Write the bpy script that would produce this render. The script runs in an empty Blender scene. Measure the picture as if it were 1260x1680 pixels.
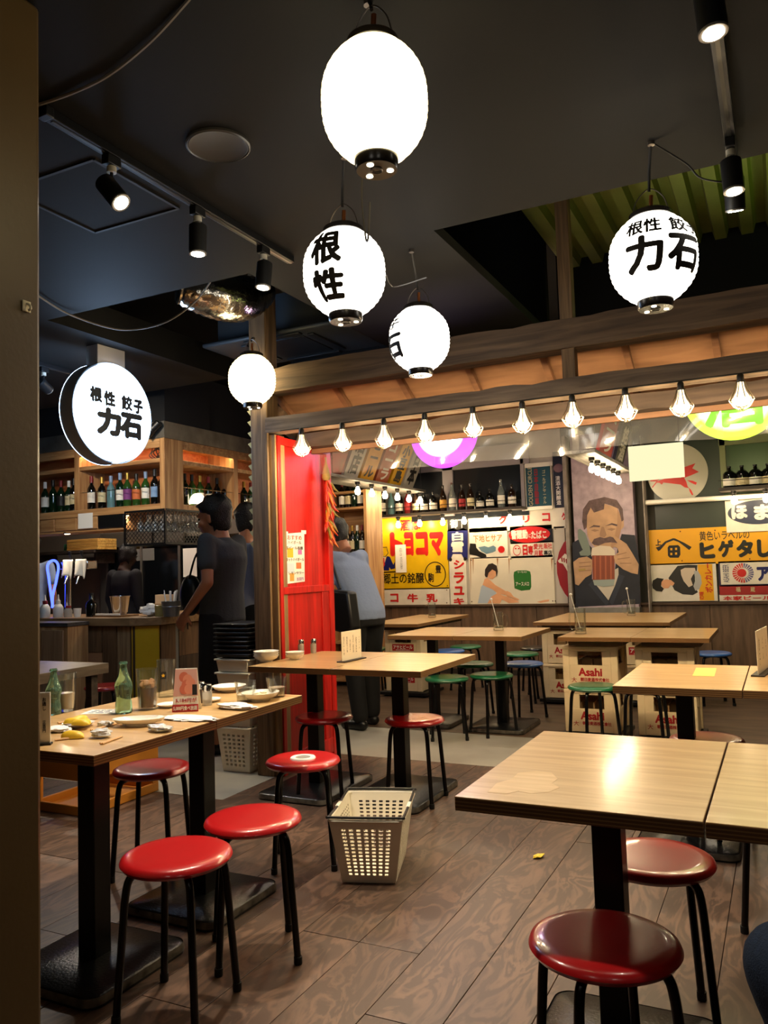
import bpy, bmesh, math, random
from mathutils import Vector, Matrix, noise
PI = math.pi
rad = math.radians
rnd = random.Random(11)
sc = bpy.context.scene
C = sc.collection

# ------------------------------------------------------------------ camera
FOC = 1319.0          # focal length in pixels of the 1260 x 1680 frame
EYE = Vector((0, 0, 1.25))
_b = Vector((655, 71, 1319)).normalized()
_a = Vector((2680, -178, -1319)); _a = (_a - _b * _a.dot(_b)).normalized()
_u = _a.cross(_b)
if _u.y > 0: _u = -_u
MW = Matrix((_a, _b, _u))          # image axes (right, down, forward) -> room axes
cam = bpy.data.cameras.new('camera')
cam.sensor_fit = 'VERTICAL'; cam.sensor_height = 36.0; cam.lens = FOC / 1680 * 36.0
cam.clip_start = 0.02; cam.clip_end = 60
cam_o = bpy.data.objects.new('camera', cam); C.objects.link(cam_o)
cr, cu, cb = MW.col[0], -MW.col[1], -MW.col[2]
cam_o.matrix_world = Matrix(((cr.x, cu.x, cb.x, EYE.x), (cr.y, cu.y, cb.y, EYE.y), (cr.z, cu.z, cb.z, EYE.z), (0, 0, 0, 1)))
sc.camera = cam_o

# ------------------------------------------------------------------ world, exposure
wd = bpy.data.worlds.new('world'); sc.world = wd; wd.use_nodes = True
wd.node_tree.nodes['Background'].inputs[0].default_value = (0.60, 0.56, 0.52, 1)
wd.node_tree.nodes['Background'].inputs[1].default_value = 0.012
sc.view_settings.view_transform = 'Standard'; sc.view_settings.look = 'None'
sc.view_settings.gamma = 1.0; sc.view_settings.use_curve_mapping = False
sc.view_settings.exposure = 1.0
try:
    sc.cycles.sample_clamp_indirect = 6.0
    sc.cycles.caustics_refractive = False
    sc.cycles.caustics_reflective = False
except Exception: pass
SIGNL = 8.0
LANT = 3.2      # radiance of a paper lantern
BULB = 50.0      # radiance of a bare bulb
CAGED = 220.0     # radiance of a caged bulb
ADDED_PEND = 15.0      # watts of an added booth pendant
SPOT = 46.0      # watts of a track spot

# ------------------------------------------------------------------ measuring helpers (a point of the place seen at a pixel, on a known plane)
def _ray(px, py): return MW @ Vector((px - 630, py - 840, FOC))
def AY(px, py, y):
    d = _ray(px, py); return EYE + d * (y / d.y)
def AX(px, py, x):
    d = _ray(px, py); return EYE + d * (x / d.x)
def AZ(px, py, z):
    d = _ray(px, py); return EYE + d * ((z - EYE.z) / d.z)

# ------------------------------------------------------------------ materials
def lin(c):
    if isinstance(c, str):
        c = [int(c[i:i + 2], 16) / 255 for i in (0, 2, 4)]
    return tuple((v / 12.92 if v <= 0.04045 else ((v + 0.055) / 1.055) ** 2.4) for v in c) + (1,)
_mats = {}
def mat(name, col='808080', rough=0.5, metal=0.0, spec=0.5, emit=None, estr=0.0, trans=0.0, ior=1.45, alpha=1.0,
        nscale=0, namt=0.0, bump=0.0, bscale=200, coat=0.0):
    if name in _mats: return _mats[name]
    m = bpy.data.materials.new(name); m.use_nodes = True; _mats[name] = m
    nt = m.node_tree; b = nt.nodes['Principled BSDF']
    c = lin(col)
    b.inputs['Base Color'].default_value = c
    b.inputs['Roughness'].default_value = rough; b.inputs['Metallic'].default_value = metal
    b.inputs['Specular IOR Level'].default_value = spec; b.inputs['IOR'].default_value = ior
    b.inputs['Transmission Weight'].default_value = trans
    if coat: b.inputs['Coat Weight'].default_value = coat; b.inputs['Coat Roughness'].default_value = 0.08
    if emit: b.inputs['Emission Color'].default_value = lin(emit); b.inputs['Emission Strength'].default_value = estr
    if nscale or bump:
        tc = nt.nodes.new('ShaderNodeTexCoord')
    if nscale:
        n = nt.nodes.new('ShaderNodeTexNoise'); n.inputs['Scale'].default_value = nscale; n.inputs['Detail'].default_value = 5
        nt.links.new(tc.outputs['Object'], n.inputs['Vector'])
        mx = nt.nodes.new('ShaderNodeMix'); mx.data_type = 'RGBA'
        lo = tuple(max(0, v * (1 - namt)) for v in c[:3]) + (1,); hi = tuple(min(1, v * (1 + namt)) for v in c[:3]) + (1,)
        mx.inputs['A'].default_value = lo; mx.inputs['B'].default_value = hi
        mr = nt.nodes.new('ShaderNodeMapRange'); mr.inputs['From Min'].default_value = 0.3; mr.inputs['From Max'].default_value = 0.7
        nt.links.new(n.outputs['Fac'], mr.inputs['Value']); nt.links.new(mr.outputs['Result'], mx.inputs['Factor'])
        nt.links.new(mx.outputs['Result'], b.inputs['Base Color'])
    if bump:
        n2 = nt.nodes.new('ShaderNodeTexNoise'); n2.inputs['Scale'].default_value = bscale; n2.inputs['Detail'].default_value = 3
        nt.links.new(tc.outputs['Object'], n2.inputs['Vector'])
        bp = nt.nodes.new('ShaderNodeBump'); bp.inputs['Strength'].default_value = bump; bp.inputs['Distance'].default_value = 0.01
        nt.links.new(n2.outputs['Fac'], bp.inputs['Height']); nt.links.new(bp.outputs['Normal'], b.inputs['Normal'])
    return m

def wood(name, c1, c2, rough=0.5, stretch=(1, 12, 12), scale=3.0, dist=1.0, bands=0.0, bump=0.15, rand=0.0, ply=False, coat=0.0, spec=0.4):
    """long-grained wood; stretch is high across the grain. ply = layered edge on vertical faces."""
    if name in _mats: return _mats[name]
    m = bpy.data.materials.new(name); m.use_nodes = True; _mats[name] = m
    nt = m.node_tree; N = nt.nodes; L = nt.links; b = N['Principled BSDF']
    b.inputs['Roughness'].default_value = rough; b.inputs['Specular IOR Level'].default_value = spec
    if coat: b.inputs['Coat Weight'].default_value = coat; b.inputs['Coat Roughness'].default_value = 0.12
    tc = N.new('ShaderNodeTexCoord'); mp = N.new('ShaderNodeMapping'); mp.inputs['Scale'].default_value = stretch
    oi = N.new('ShaderNodeObjectInfo')
    cm = N.new('ShaderNodeVectorMath'); cm.operation = 'SCALE'; cm.inputs['Scale'].default_value = 37.0
    cx = N.new('ShaderNodeCombineXYZ')
    L.new(oi.outputs['Random'], cx.inputs[0]); L.new(oi.outputs['Random'], cx.inputs[1]); L.new(oi.outputs['Random'], cx.inputs[2])
    L.new(cx.outputs[0], cm.inputs[0])
    ad = N.new('ShaderNodeVectorMath'); ad.operation = 'ADD'
    L.new(tc.outputs['Object'], mp.inputs['Vector']); L.new(mp.outputs[0], ad.inputs[0]); L.new(cm.outputs[0], ad.inputs[1])
    n = N.new('ShaderNodeTexNoise'); n.inputs['Scale'].default_value = scale; n.inputs['Detail'].default_value = 6; n.inputs['Distortion'].default_value = dist
    L.new(ad.outputs[0], n.inputs['Vector'])
    fac = n.outputs['Fac']
    if bands:
        mu = N.new('ShaderNodeMath'); mu.operation = 'MULTIPLY'; mu.inputs[1].default_value = bands; L.new(fac, mu.inputs[0])
        sn = N.new('ShaderNodeMath'); sn.operation = 'SINE'; L.new(mu.outputs[0], sn.inputs[0])
        ma = N.new('ShaderNodeMapRange'); ma.inputs['From Min'].default_value = -1; ma.inputs['From Max'].default_value = 1
        L.new(sn.outputs[0], ma.inputs['Value'])
        n3 = N.new('ShaderNodeTexNoise'); n3.inputs['Scale'].default_value = scale * 1.3; n3.inputs['Detail'].default_value = 3
        L.new(ad.outputs[0], n3.inputs['Vector'])
        mm = N.new('ShaderNodeMath'); mm.operation = 'MULTIPLY'; L.new(ma.outputs['Result'], mm.inputs[0]); L.new(n3.outputs['Fac'], mm.inputs[1])
        fac = mm.outputs[0]
    rp = N.new('ShaderNodeValToRGB'); L.new(fac, rp.inputs['Fac'])
    rp.color_ramp.elements[0].position = 0.12 if bands else 0.36; rp.color_ramp.elements[0].color = lin(c1)
    rp.color_ramp.elements[1].position = 0.62 if bands else 0.66; rp.color_ramp.elements[1].color = lin(c2)
    out = rp.outputs['Color']
    if rand:
        hs = N.new('ShaderNodeHueSaturation'); mr = N.new('ShaderNodeMapRange')
        mr.inputs['To Min'].default_value = 1 - rand; mr.inputs['To Max'].default_value = 1 + rand
        L.new(oi.outputs['Random'], mr.inputs['Value']); L.new(mr.outputs['Result'], hs.inputs['Value']); L.new(out, hs.inputs['Color']); out = hs.outputs['Color']
    if ply:
        ge = N.new('ShaderNodeNewGeometry'); sp = N.new('ShaderNodeSeparateXYZ'); L.new(ge.outputs['True Normal'], sp.inputs[0])
        ab = N.new('ShaderNodeMath'); ab.operation = 'ABSOLUTE'; L.new(sp.outputs['Z'], ab.inputs[0])
        lt = N.new('ShaderNodeMath'); lt.operation = 'LESS_THAN'; lt.inputs[1].default_value = 0.5; L.new(ab.outputs[0], lt.inputs[0])
        s2 = N.new('ShaderNodeSeparateXYZ'); L.new(tc.outputs['Object'], s2.inputs[0])
        mz = N.new('ShaderNodeMath'); mz.operation = 'MULTIPLY'; mz.inputs[1].default_value = 780.0; L.new(s2.outputs['Z'], mz.inputs[0])
        si = N.new('ShaderNodeMath'); si.operation = 'SINE'; L.new(mz.outputs[0], si.inputs[0])
        r2 = N.new('ShaderNodeValToRGB'); L.new(si.outputs[0], r2.inputs['Fac'])
        r2.color_ramp.elements[0].position = 0.25; r2.color_ramp.elements[0].color = lin('6B4A2C')
        r2.color_ramp.elements[1].position = 0.6; r2.color_ramp.elements[1].color = lin('9A7448')
        mx = N.new('ShaderNodeMix'); mx.data_type = 'RGBA'; L.new(lt.outputs[0], mx.inputs['Factor']); L.new(out, mx.inputs['A']); L.new(r2.outputs['Color'], mx.inputs['B'])
        out = mx.outputs['Result']
    L.new(out, b.inputs['Base Color'])
    if bump:
        bp = N.new('ShaderNodeBump'); bp.inputs['Strength'].default_value = bump; bp.inputs['Distance'].default_value = 0.004
        L.new(fac, bp.inputs['Height']); L.new(bp.outputs['Normal'], b.inputs['Normal'])
    return m

def clear(name, tint='FFFFFF', gloss=0.12, rough=0.05, haze=0.0):
    """thin clear sheet: see-through with a gloss on top"""
    if name in _mats: return _mats[name]
    m = bpy.data.materials.new(name); m.use_nodes = True; _mats[name] = m
    nt = m.node_tree; nt.nodes.clear(); o = nt.nodes.new('ShaderNodeOutputMaterial')
    t = nt.nodes.new('ShaderNodeBsdfTransparent'); t.inputs[0].default_value = lin(tint)
    g = nt.nodes.new('ShaderNodeBsdfGlossy'); g.inputs['Roughness'].default_value = rough
    lw = nt.nodes.new('ShaderNodeLayerWeight'); lw.inputs['Blend'].default_value = 0.25
    ma = nt.nodes.new('ShaderNodeMath'); ma.operation = 'MULTIPLY_ADD'; ma.inputs[1].default_value = 0.4; ma.inputs[2].default_value = gloss
    mx = nt.nodes.new('ShaderNodeMixShader'); L = nt.links
    L.new(lw.outputs['Fresnel'], ma.inputs[0]); L.new(ma.outputs[0], mx.inputs[0]); L.new(t.outputs[0], mx.inputs[1]); L.new(g.outputs[0], mx.inputs[2])
    last = mx.outputs[0]
    if haze:
        d = nt.nodes.new('ShaderNodeBsdfDiffuse'); d.inputs[0].default_value = (0.8, 0.8, 0.8, 1)
        m2 = nt.nodes.new('ShaderNodeMixShader'); m2.inputs[0].default_value = haze
        L.new(last, m2.inputs[1]); L.new(d.outputs[0], m2.inputs[2]); last = m2.outputs[0]
    L.new(last, o.inputs[0])
    return m

def glow(name, col, strength):
    if name in _mats: return _mats[name]
    m = bpy.data.materials.new(name); m.use_nodes = True; _mats[name] = m
    nt = m.node_tree; nt.nodes.clear(); o = nt.nodes.new('ShaderNodeOutputMaterial'); e = nt.nodes.new('ShaderNodeEmission')
    e.inputs[0].default_value = lin(col); e.inputs[1].default_value = strength
    nt.links.new(e.outputs[0], o.inputs[0]); return m

# ------------------------------------------------------------------ mesh helpers
def frame_of(d):
    d = d.normalized(); a = Vector((0, 0, 1)) if abs(d.z) < 0.95 else Vector((1, 0, 0))
    x = d.cross(a).normalized(); return x, d.cross(x).normalized()
class MB:
    def __init__(s): s.v = []; s.f = []
    def add(s, vs, fs):
        n = len(s.v); s.v += [Vector(p) for p in vs]; s.f += [tuple(i + n for i in q) for q in fs]; return s
    def box(s, x0, x1, y0, y1, z0, z1):
        return s.add([(x0, y0, z0), (x1, y0, z0), (x1, y1, z0), (x0, y1, z0), (x0, y0, z1), (x1, y0, z1), (x1, y1, z1), (x0, y1, z1)],
                     [(3, 2, 1, 0), (4, 5, 6, 7), (0, 1, 5, 4), (1, 2, 6, 5), (2, 3, 7, 6), (3, 0, 4, 7)])
    def frust(s, x0, x1, y0, y1, z0, X0, X1, Y0, Y1, z1):
        return s.add([(x0, y0, z0), (x1, y0, z0), (x1, y1, z0), (x0, y1, z0), (X0, Y0, z1), (X1, Y0, z1), (X1, Y1, z1), (X0, Y1, z1)],
                     [(3, 2, 1, 0), (4, 5, 6, 7), (0, 1, 5, 4), (1, 2, 6, 5), (2, 3, 7, 6), (3, 0, 4, 7)])
    def bar(s, p, q, w, h, up=(0, 0, 1)):
        p, q = Vector(p), Vector(q); d = (q - p).normalized(); u = Vector(up); x = d.cross(u)
        x = x.normalized() if x.length > 1e-6 else frame_of(d)[0]
        u = x.cross(d).normalized(); x, u = x * w / 2, u * h / 2
        return s.add([p - x - u, p + x - u, p + x + u, p - x + u, q - x - u, q + x - u, q + x + u, q - x + u],
                     [(0, 1, 2, 3), (7, 6, 5, 4), (1, 0, 4, 5), (2, 1, 5, 6), (3, 2, 6, 7), (0, 3, 7, 4)])
    def cyl(s, p, q, r, r2=None, n=12, cap=True):
        p, q = Vector(p), Vector(q); r2 = r if r2 is None else r2; x, y = frame_of(q - p)
        a = [(math.cos(2 * PI * i / n), math.sin(2 * PI * i / n)) for i in range(n)]
        vs = [p + (x * c + y * t) * r for c, t in a] + [q + (x * c + y * t) * r2 for c, t in a]
        fs = [(i, (i + 1) % n, n + (i + 1) % n, n + i) for i in range(n)]
        if cap: fs += [tuple(range(n))[::-1], tuple(range(n, 2 * n))]
        return s.add(vs, fs)
    def tube(s, pts, r, n=8, closed=False, cap=True):
        P = [Vector(p) for p in pts]; m = len(P); rs = r if isinstance(r, (list, tuple)) else [r] * m
        T = []
        for i in range(m):
            a = P[(i - 1) % m] if (closed or i > 0) else P[i]; b = P[(i + 1) % m] if (closed or i < m - 1) else P[i]
            T.append((b - a).normalized())
        x, y = frame_of(T[0]); vs = []
        for i in range(m):
            x = (x - T[i] * x.dot(T[i])).normalized(); y = T[i].cross(x)
            vs += [P[i] + (x * math.cos(2 * PI * k / n) + y * math.sin(2 * PI * k / n)) * rs[i] for k in range(n)]
        fs = []
        for i in range(m if closed else m - 1):
            j = (i + 1) % m
            fs += [(i * n + k, i * n + (k + 1) % n, j * n + (k + 1) % n, j * n + k) for k in range(n)]
        if cap and not closed: fs += [tuple(range(n))[::-1], tuple(range((m - 1) * n, m * n))]
        return s.add(vs, fs)
    def lathe(s, prof, n=24, c=(0, 0, 0), sx=1, sy=1):
        c = Vector(c); vs = []; rows = []
        for r, z in prof:
            if abs(r) < 1e-6: rows.append([len(vs)]); vs.append(c + Vector((0, 0, z)))
            else:
                rows.append(list(range(len(vs), len(vs) + n)))
                vs += [c + Vector((r * sx * math.cos(2 * PI * k / n), r * sy * math.sin(2 * PI * k / n), z)) for k in range(n)]
        fs = []
        for a, b in zip(rows, rows[1:]):
            if len(a) == 1 and len(b) == 1: continue
            for k in range(n):
                j = (k + 1) % n
                if len(a) == 1: fs.append((a[0], b[j], b[k]))
                elif len(b) == 1: fs.append((a[k], a[j], b[0]))
                else: fs.append((a[k], a[j], b[j], b[k]))
        return s.add(vs, fs)
    def ell(s, c, r, nu=16, nv=10):
        rx, ry, rz = r if isinstance(r, (list, tuple)) else (r, r, r)
        pf = [(math.sin(PI * i / nv), -math.cos(PI * i / nv)) for i in range(nv + 1)]
        t = MB().lathe([(max(0, a), z) for a, z in pf], nu); c = Vector(c)
        return s.add([c + Vector((p.x * rx, p.y * ry, p.z * rz)) for p in t.v], t.f)
    def prism(s, poly, vec):
        P = [Vector(p) for p in poly]; n = len(P); v = Vector(vec)
        return s.add(P + [p + v for p in P], [tuple(range(n)), tuple(range(n, 2 * n))[::-1]] + [((i + 1) % n, i, n + i, n + (i + 1) % n) for i in range(n)])
    def grid(s, fn, nu, nv):
        vs = [fn(i / nu, j / nv) for j in range(nv + 1) for i in range(nu + 1)]
        return s.add(vs, [(j * (nu + 1) + i, j * (nu + 1) + i + 1, (j + 1) * (nu + 1) + i + 1, (j + 1) * (nu + 1) + i) for j in range(nv) for i in range(nu)])
    def xf(s, M):
        s.v = [M @ p for p in s.v]; return s
    def merge(s, o): return s.add(o.v, o.f)
    def mesh(s, name, smooth=40, fix=True):
        me = bpy.data.meshes.new(name); me.from_pydata([tuple(p) for p in s.v], [], s.f)
        if fix:
            bm = bmesh.new(); bm.from_mesh(me); bmesh.ops.recalc_face_normals(bm, faces=bm.faces); bm.to_mesh(me); bm.free()
        if smooth:
            me.polygons.foreach_set('use_smooth', [True] * len(me.polygons)); me.set_sharp_from_angle(angle=rad(smooth))
        me.update(); return me
    def build(s, name, m, parent=None, smooth=40, bev=0, fix=True):
        me = s.mesh(name, smooth, fix); me.materials.append(m)
        return link(name, me, parent, bev)
def link(name, me, parent=None, bev=0):
    o = bpy.data.objects.new(name, me); C.objects.link(o)
    if parent is not None: o.parent = parent
    if bev:
        b = o.modifiers.new('bevel', 'BEVEL'); b.width = bev; b.segments = 2; b.limit_method = 'ANGLE'; b.angle_limit = rad(50)
    return o
def box(name, m, x0, x1, y0, y1, z0, z1, parent=None, bev=0): return MB().box(x0, x1, y0, y1, z0, z1).build(name, m, parent, 0 if not bev else 30, bev)
def tag(o, label, cat, group=None):
    o['label'] = label; o['category'] = cat
    if group: o['group'] = group
    return o
def thing(name, label, cat, loc=(0, 0, 0), rz=0, group=None):
    o = bpy.data.objects.new(name, None); C.objects.link(o); o.empty_display_size = 0.1
    o.location = loc; o.rotation_euler = (0, 0, rz); return tag(o, label, cat, group)
def struct(o): o['kind'] = 'structure'; return o
def copy_tree(o, parent=None):
    c = o.copy(); C.objects.link(c)
    if parent is not None: c.parent = parent
    for ch in o.children: copy_tree(ch, c)
    return c
def dup(o, label, loc, rz=0, group=None):
    c = copy_tree(o); c.location = loc; c.rotation_euler = (0, 0, rz); c['label'] = label
    if group: c['group'] = group
    return c
ORD = ['first', 'second', 'third', 'fourth', 'fifth', 'sixth', 'seventh', 'eighth', 'ninth', 'tenth', 'eleventh', 'twelfth', 'thirteenth', 'fourteenth',
       'fifteenth', 'sixteenth', 'seventeenth', 'eighteenth', 'nineteenth', 'twentieth', 'twenty-first', 'twenty-second', 'twenty-third', 'twenty-fourth']

# ------------------------------------------------------------------ lettering
_txt = {}
def txt_mesh(body, bold=0.0, vertical=False):
    k = (body, bold, vertical)
    if k in _txt: return _txt[k]
    cu_ = bpy.data.curves.new('lettering', 'FONT'); cu_.body = '\n'.join(body) if vertical else body
    cu_.size = 1; cu_.resolution_u = 3
    if vertical: cu_.align_x = 'CENTER'; cu_.space_line = 1.0
    o = bpy.data.objects.new('lettering', cu_); C.objects.link(o)
    dg = bpy.context.evaluated_depsgraph_get(); dg.update()
    me = bpy.data.meshes.new_from_object(o.evaluated_get(dg))
    bpy.data.objects.remove(o); bpy.data.curves.remove(cu_)
    vs = [v.co.copy() for v in me.vertices]; fs = [tuple(p.vertices) for p in me.polygons]; bpy.data.meshes.remove(me)
    if bold:        # thicken the strokes by overlaying shifted copies
        n0 = len(vs); v0 = vs[:]; f0 = fs[:]
        for k in range(8):
            d = Vector((math.cos(k * PI / 4), math.sin(k * PI / 4), 0)) * bold * 0.8
            fs += [tuple(i + len(vs) for i in f) for f in f0]; vs += [v + d for v in v0]
    x0, x1 = min(v.x for v in vs), max(v.x for v in vs); y0, y1 = min(v.y for v in vs), max(v.y for v in vs)
    n1 = len(vs) // 9 if bold else len(vs)
    vs = [((v.x - (x0 + x1) / 2) / (x1 - x0), (v.y - (y0 + y1) / 2) / (y1 - y0), (i // n1) * 0.00012) for i, v in enumerate(vs)]
    _txt[k] = (vs, fs); return _txt[k]
def text(body, o, ux, uy, w, h, m, parent=None, bold=0.02, vertical=False, name='lettering'):
    """flat lettering centred on o, spanning w along ux and h along uy"""
    vs, fs = txt_mesh(body, bold, vertical); o, ux, uy = Vector(o), Vector(ux).normalized(), Vector(uy).normalized()
    un = ux.cross(uy)
    b = MB(); b.v = [o + ux * (x * w) + uy * (y * h) + un * k for x, y, k in vs]; b.f = fs
    return b.build(name, m, parent, 0, fix=False)
def wtext(body, x0, y0, x1, y1, Y, m, parent=None, bold=0.02, vertical=False):
    """lettering on a wall plane facing the room, filling a measured box"""
    a, b = AY(x0, y0, Y), AY(x1, y1, Y); c = (a + b) / 2
    return text(body, (c.x, Y, c.z), (1, 0, 0), (0, 0, 1), abs(b.x - a.x), abs(a.z - b.z), m, parent, bold, vertical)
def wpoly(pts, Y, m, parent, name='print', t=0.0015, sc_=1.0, ox=0, oy=0):
    """thin flat print on a wall plane, outline measured in the photograph"""
    P = [AY(ox + x * sc_, oy + y * sc_, Y) for x, y in pts]
    return MB().prism(P, (0, t, 0)).build(name, m, parent, 0)
def wellipse(cx, cy, rx, ry, Y, m, parent, name='print', t=0.0015, n=40, hole=0):
    c = AY(cx, cy, Y); k = (AY(cx + 1, cy, Y) - c).length; P = []
    ring = [(math.cos(2 * PI * i / n), math.sin(2 * PI * i / n)) for i in range(n)]
    if not hole:
        return MB().prism([c + Vector((rx * k * a, 0, ry * k * b)) for a, b in ring], (0, t, 0)).build(name, m, parent, 0)
    b_ = MB(); vs = [c + Vector((rx * k * a, 0, ry * k * b)) for a, b in ring] + [c + Vector((rx * k * a * hole, 0, ry * k * b * hole)) for a, b in ring]
    return b_.add(vs, [(i, (i + 1) % n, n + (i + 1) % n, n + i) for i in range(n)]).build(name, m, parent, 0)
def wrect(x0, y0, x1, y1, Y, m, parent=None, name='board', t=0.02, bev=0):
    a, b = AY(x0, y0, Y), AY(x1, y1, Y)
    return box(name, m, min(a.x, b.x), max(a.x, b.x), Y, Y + t, min(a.z, b.z), max(a.z, b.z), parent, bev)
def bez(pts, n=8):
    """smooth polyline through points (Catmull-Rom)"""
    P = [Vector(p) for p in pts]; out = []
    for i in range(len(P) - 1):
        p0, p1, p2, p3 = P[max(i - 1, 0)], P[i], P[i + 1], P[min(i + 2, len(P) - 1)]
        for k in range(n):
            t = k / n
            out.append(0.5 * ((2 * p1) + (p2 - p0) * t + (2 * p0 - 5 * p1 + 4 * p2 - p3) * t * t + (3 * p1 - p0 - 3 * p2 + p3) * t ** 3))
    return out + [P[-1]]
def solid(mb, name, m, parent, voxel=0.012, smooth=3):
    """fuse overlapping volumes into one continuous surface"""
    o = mb.build(name, m, None, 0)
    r = o.modifiers.new('fuse', 'REMESH'); r.mode = 'VOXEL'; r.voxel_size = voxel; r.use_smooth_shade = True
    if smooth:
        s_ = o.modifiers.new('soft', 'SMOOTH'); s_.iterations = smooth; s_.factor = 0.6
    dg = bpy.context.evaluated_depsgraph_get(); dg.update()
    me = bpy.data.meshes.new_from_object(o.evaluated_get(dg)); old = o.data
    o.modifiers.clear(); o.data = me; bpy.data.meshes.remove(old)
    me.polygons.foreach_set('use_smooth', [True] * len(me.polygons))
    if parent is not None: o.parent = parent
    return o
def lamp_light(kind, loc, energy, col, parent, size=0.03, target=None, angle=60, blend=0.5, name='lamp_light'):
    l = bpy.data.lights.new(name, kind); l.energy = energy; l.color = col[:3]
    o = bpy.data.objects.new(name, l); C.objects.link(o); o.location = loc
    if kind in ('POINT', 'SPOT'): l.shadow_soft_size = size
    if kind == 'SPOT':
        l.spot_size = rad(angle); l.spot_blend = blend
    if target is not None:
        o.rotation_euler = (Vector(target) - Vector(loc)).to_track_quat('-Z', 'Y').to_euler()
    if parent is not None: o.parent = parent
    return o
def base(root, loc):
    """move a root built in room coordinates onto its own base point without moving its parts"""
    loc = Vector(loc); root.location = loc
    for ch in root.children: ch.matrix_parent_inverse = Matrix.Translation(-loc)
    return root

# ------------------------------------------------------------------ shared materials
M_ceil = mat('ceiling_paint', '151515', 0.7, spec=0.15, nscale=1.5, namt=0.08)
M_black = mat('black_void', '0C0C0E', 0.9)
M_plank = wood('floor_plywood', '4C3A2F', '6C5242', 0.42, (3.4, 1.1, 1), 2.6, 0.9, bands=44, bump=0.08, rand=0.14)
M_plank2 = wood('booth_floor', '46362B', '64503F', 0.45, (1, 6, 1), 2.0, 0.8, bump=0.08)
M_concrete = mat('concrete_tile', '9A978E', 0.6, nscale=2.5, namt=0.14)
M_wains = wood('wainscot_plywood', '54402F', '705641', 0.55, (6, 6, 0.7), 3, 0.6, bump=0.1)
M_darkwall = mat('dark_wall', '171618', 0.8)
M_timber = wood('old_timber', '4A3A2C', '705A44', 0.7, (0.5, 7, 7), 3.0, 1.0, bump=0.5)
M_timber_v = wood('old_timber_upright', '5A4630', '866A4A', 0.7, (9, 9, 0.6), 3.2, 1.0, bump=0.5)
M_timber_g = wood('weathered_timber', '54463A', '84705C', 0.75, (0.5, 7, 7), 3.0, 1.2, bump=0.7)
M_awning = wood('awning_plywood', '7C583C', '966C4C', 0.6, (1, 6, 6), 2.2, 0.5, bump=0.05)
M_bargrain = wood('bar_board', '9C6D42', 'C79A66', 0.5, (0.7, 8, 8), 3.0, 0.7, bump=0.1)
M_bargrain_v = wood('bar_board_upright', '9C6D42', 'C79A66', 0.5, (8, 8, 0.7), 3.0, 0.7, bump=0.1)
M_steel = mat('brushed_steel', 'A8A5A0', 0.32, 1.0, nscale=9, namt=0.2)
M_chrome = mat('chrome', 'D0D0D0', 0.12, 1.0)
M_blk = mat('black_metal', '121214', 0.42, 0.3)
M_blkp = mat('black_plastic', '101011', 0.4)
M_white = mat('white_enamel', 'E4DFD3', 0.35, nscale=5, namt=0.06)
M_paper = mat('paper', 'ECE8DF', 0.8)

# ------------------------------------------------------------------ floor: planks, corridor, booth
fl = struct(box('floor', mat('subfloor', '191411', 0.9), -9.0, 3.5, -2.5, 9.2, -0.12, -0.022))
co = MB(); 
co.box(-9.0, -2.86, 3.66, 9.1, -0.022, 0.0); co.box(-2.86, 3.5, 4.84, 5.72, -0.022, 0.0)
struct(co.build('floor_corridor', M_concrete, None, 0))
struct(MB().box(-4.55, 3.5, 5.724, 9.1, -0.022, 0.002).build('floor_booth', M_plank2, None, 0))
PW, gap = 0.2215, 0.0022
col0 = int((-4.2 - -1.132) / PW) - 1
pr_ = random.Random(5); pm = {}
for k in range(col0, 15):
    xa = -1.132 + k * PW; xb = xa + PW
    yend = 3.656 if xb <= -2.86 else 4.836
    y = -0.9 + pr_.uniform(-0.9, 0)
    if k == -1: y = 0.63
    if k == 0: y = 0.25
    while y < yend - 0.02:
        ln = 1.82; y2 = min(y + ln, yend)
        if yend - y2 < 0.15: y2 = yend
        key = round(y2 - y, 3)
        if key not in pm:
            me = MB().box(gap / 2, PW - gap / 2, gap / 2, key - gap / 2, -0.018, 0).mesh('plank', 0); me.materials.append(M_plank); pm[key] = me
        if y2 > 0.4:
            o = link('plank', pm[key], fl, 0.0012); o.location = (xa, y, pr_.uniform(-0.0006, 0.0006))
        y = y2

# ------------------------------------------------------------------ outer walls
struct(box('wall_back', mat('booth_wall', '3A3733', 0.8), -9.0, 3.5, 8.88, 9.0, -0.02, 4.2))
struct(box('wall_left', M_darkwall, -9.1, -9.0, -2.5, 9.0, -0.02, 4.2))
struct(box('wall_right', mat('side_wall', '4A4038', 0.8), 3.5, 3.6, -2.5, 9.0, -0.02, 4.2))
struct(box('wall_front', mat('rear_wall', '6A5C4E', 0.8), -9.0, 3.5, -2.6, -2.5, -0.02, 4.2))
struct(box('ceiling_upper', M_black, -9.0, 3.5, 3.0, 9.0, 3.75, 3.85))
# low wainscot on the back wall: separate plywood sheets with a cap rail
wn = struct(box('trim_1', M_wains, -5.3, 3.4, 8.84, 8.88, 0.0, 0.79))
for i, xx in enumerate([-5.2, -4.3, -3.4, -2.5, -1.6, -0.7, 0.2, 1.1, 2.0]):
    box('panel', M_wains, xx + 0.004, xx + 0.896, 8.822, 8.84, 0.06, 0.775, wn, 0.002)
struct(box('trim_2', wood('cap_rail', '3C2C20', '584130', 0.6, (1, 9, 9), 3), -5.3, 3.4, 8.79, 8.88, 0.775, 0.80, None, 0.003))
struct(box('baseboard_back', mat('baseboard', '2A221C', 0.6), -5.3, 3.4, 8.81, 8.84, 0.0, 0.06))

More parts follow.
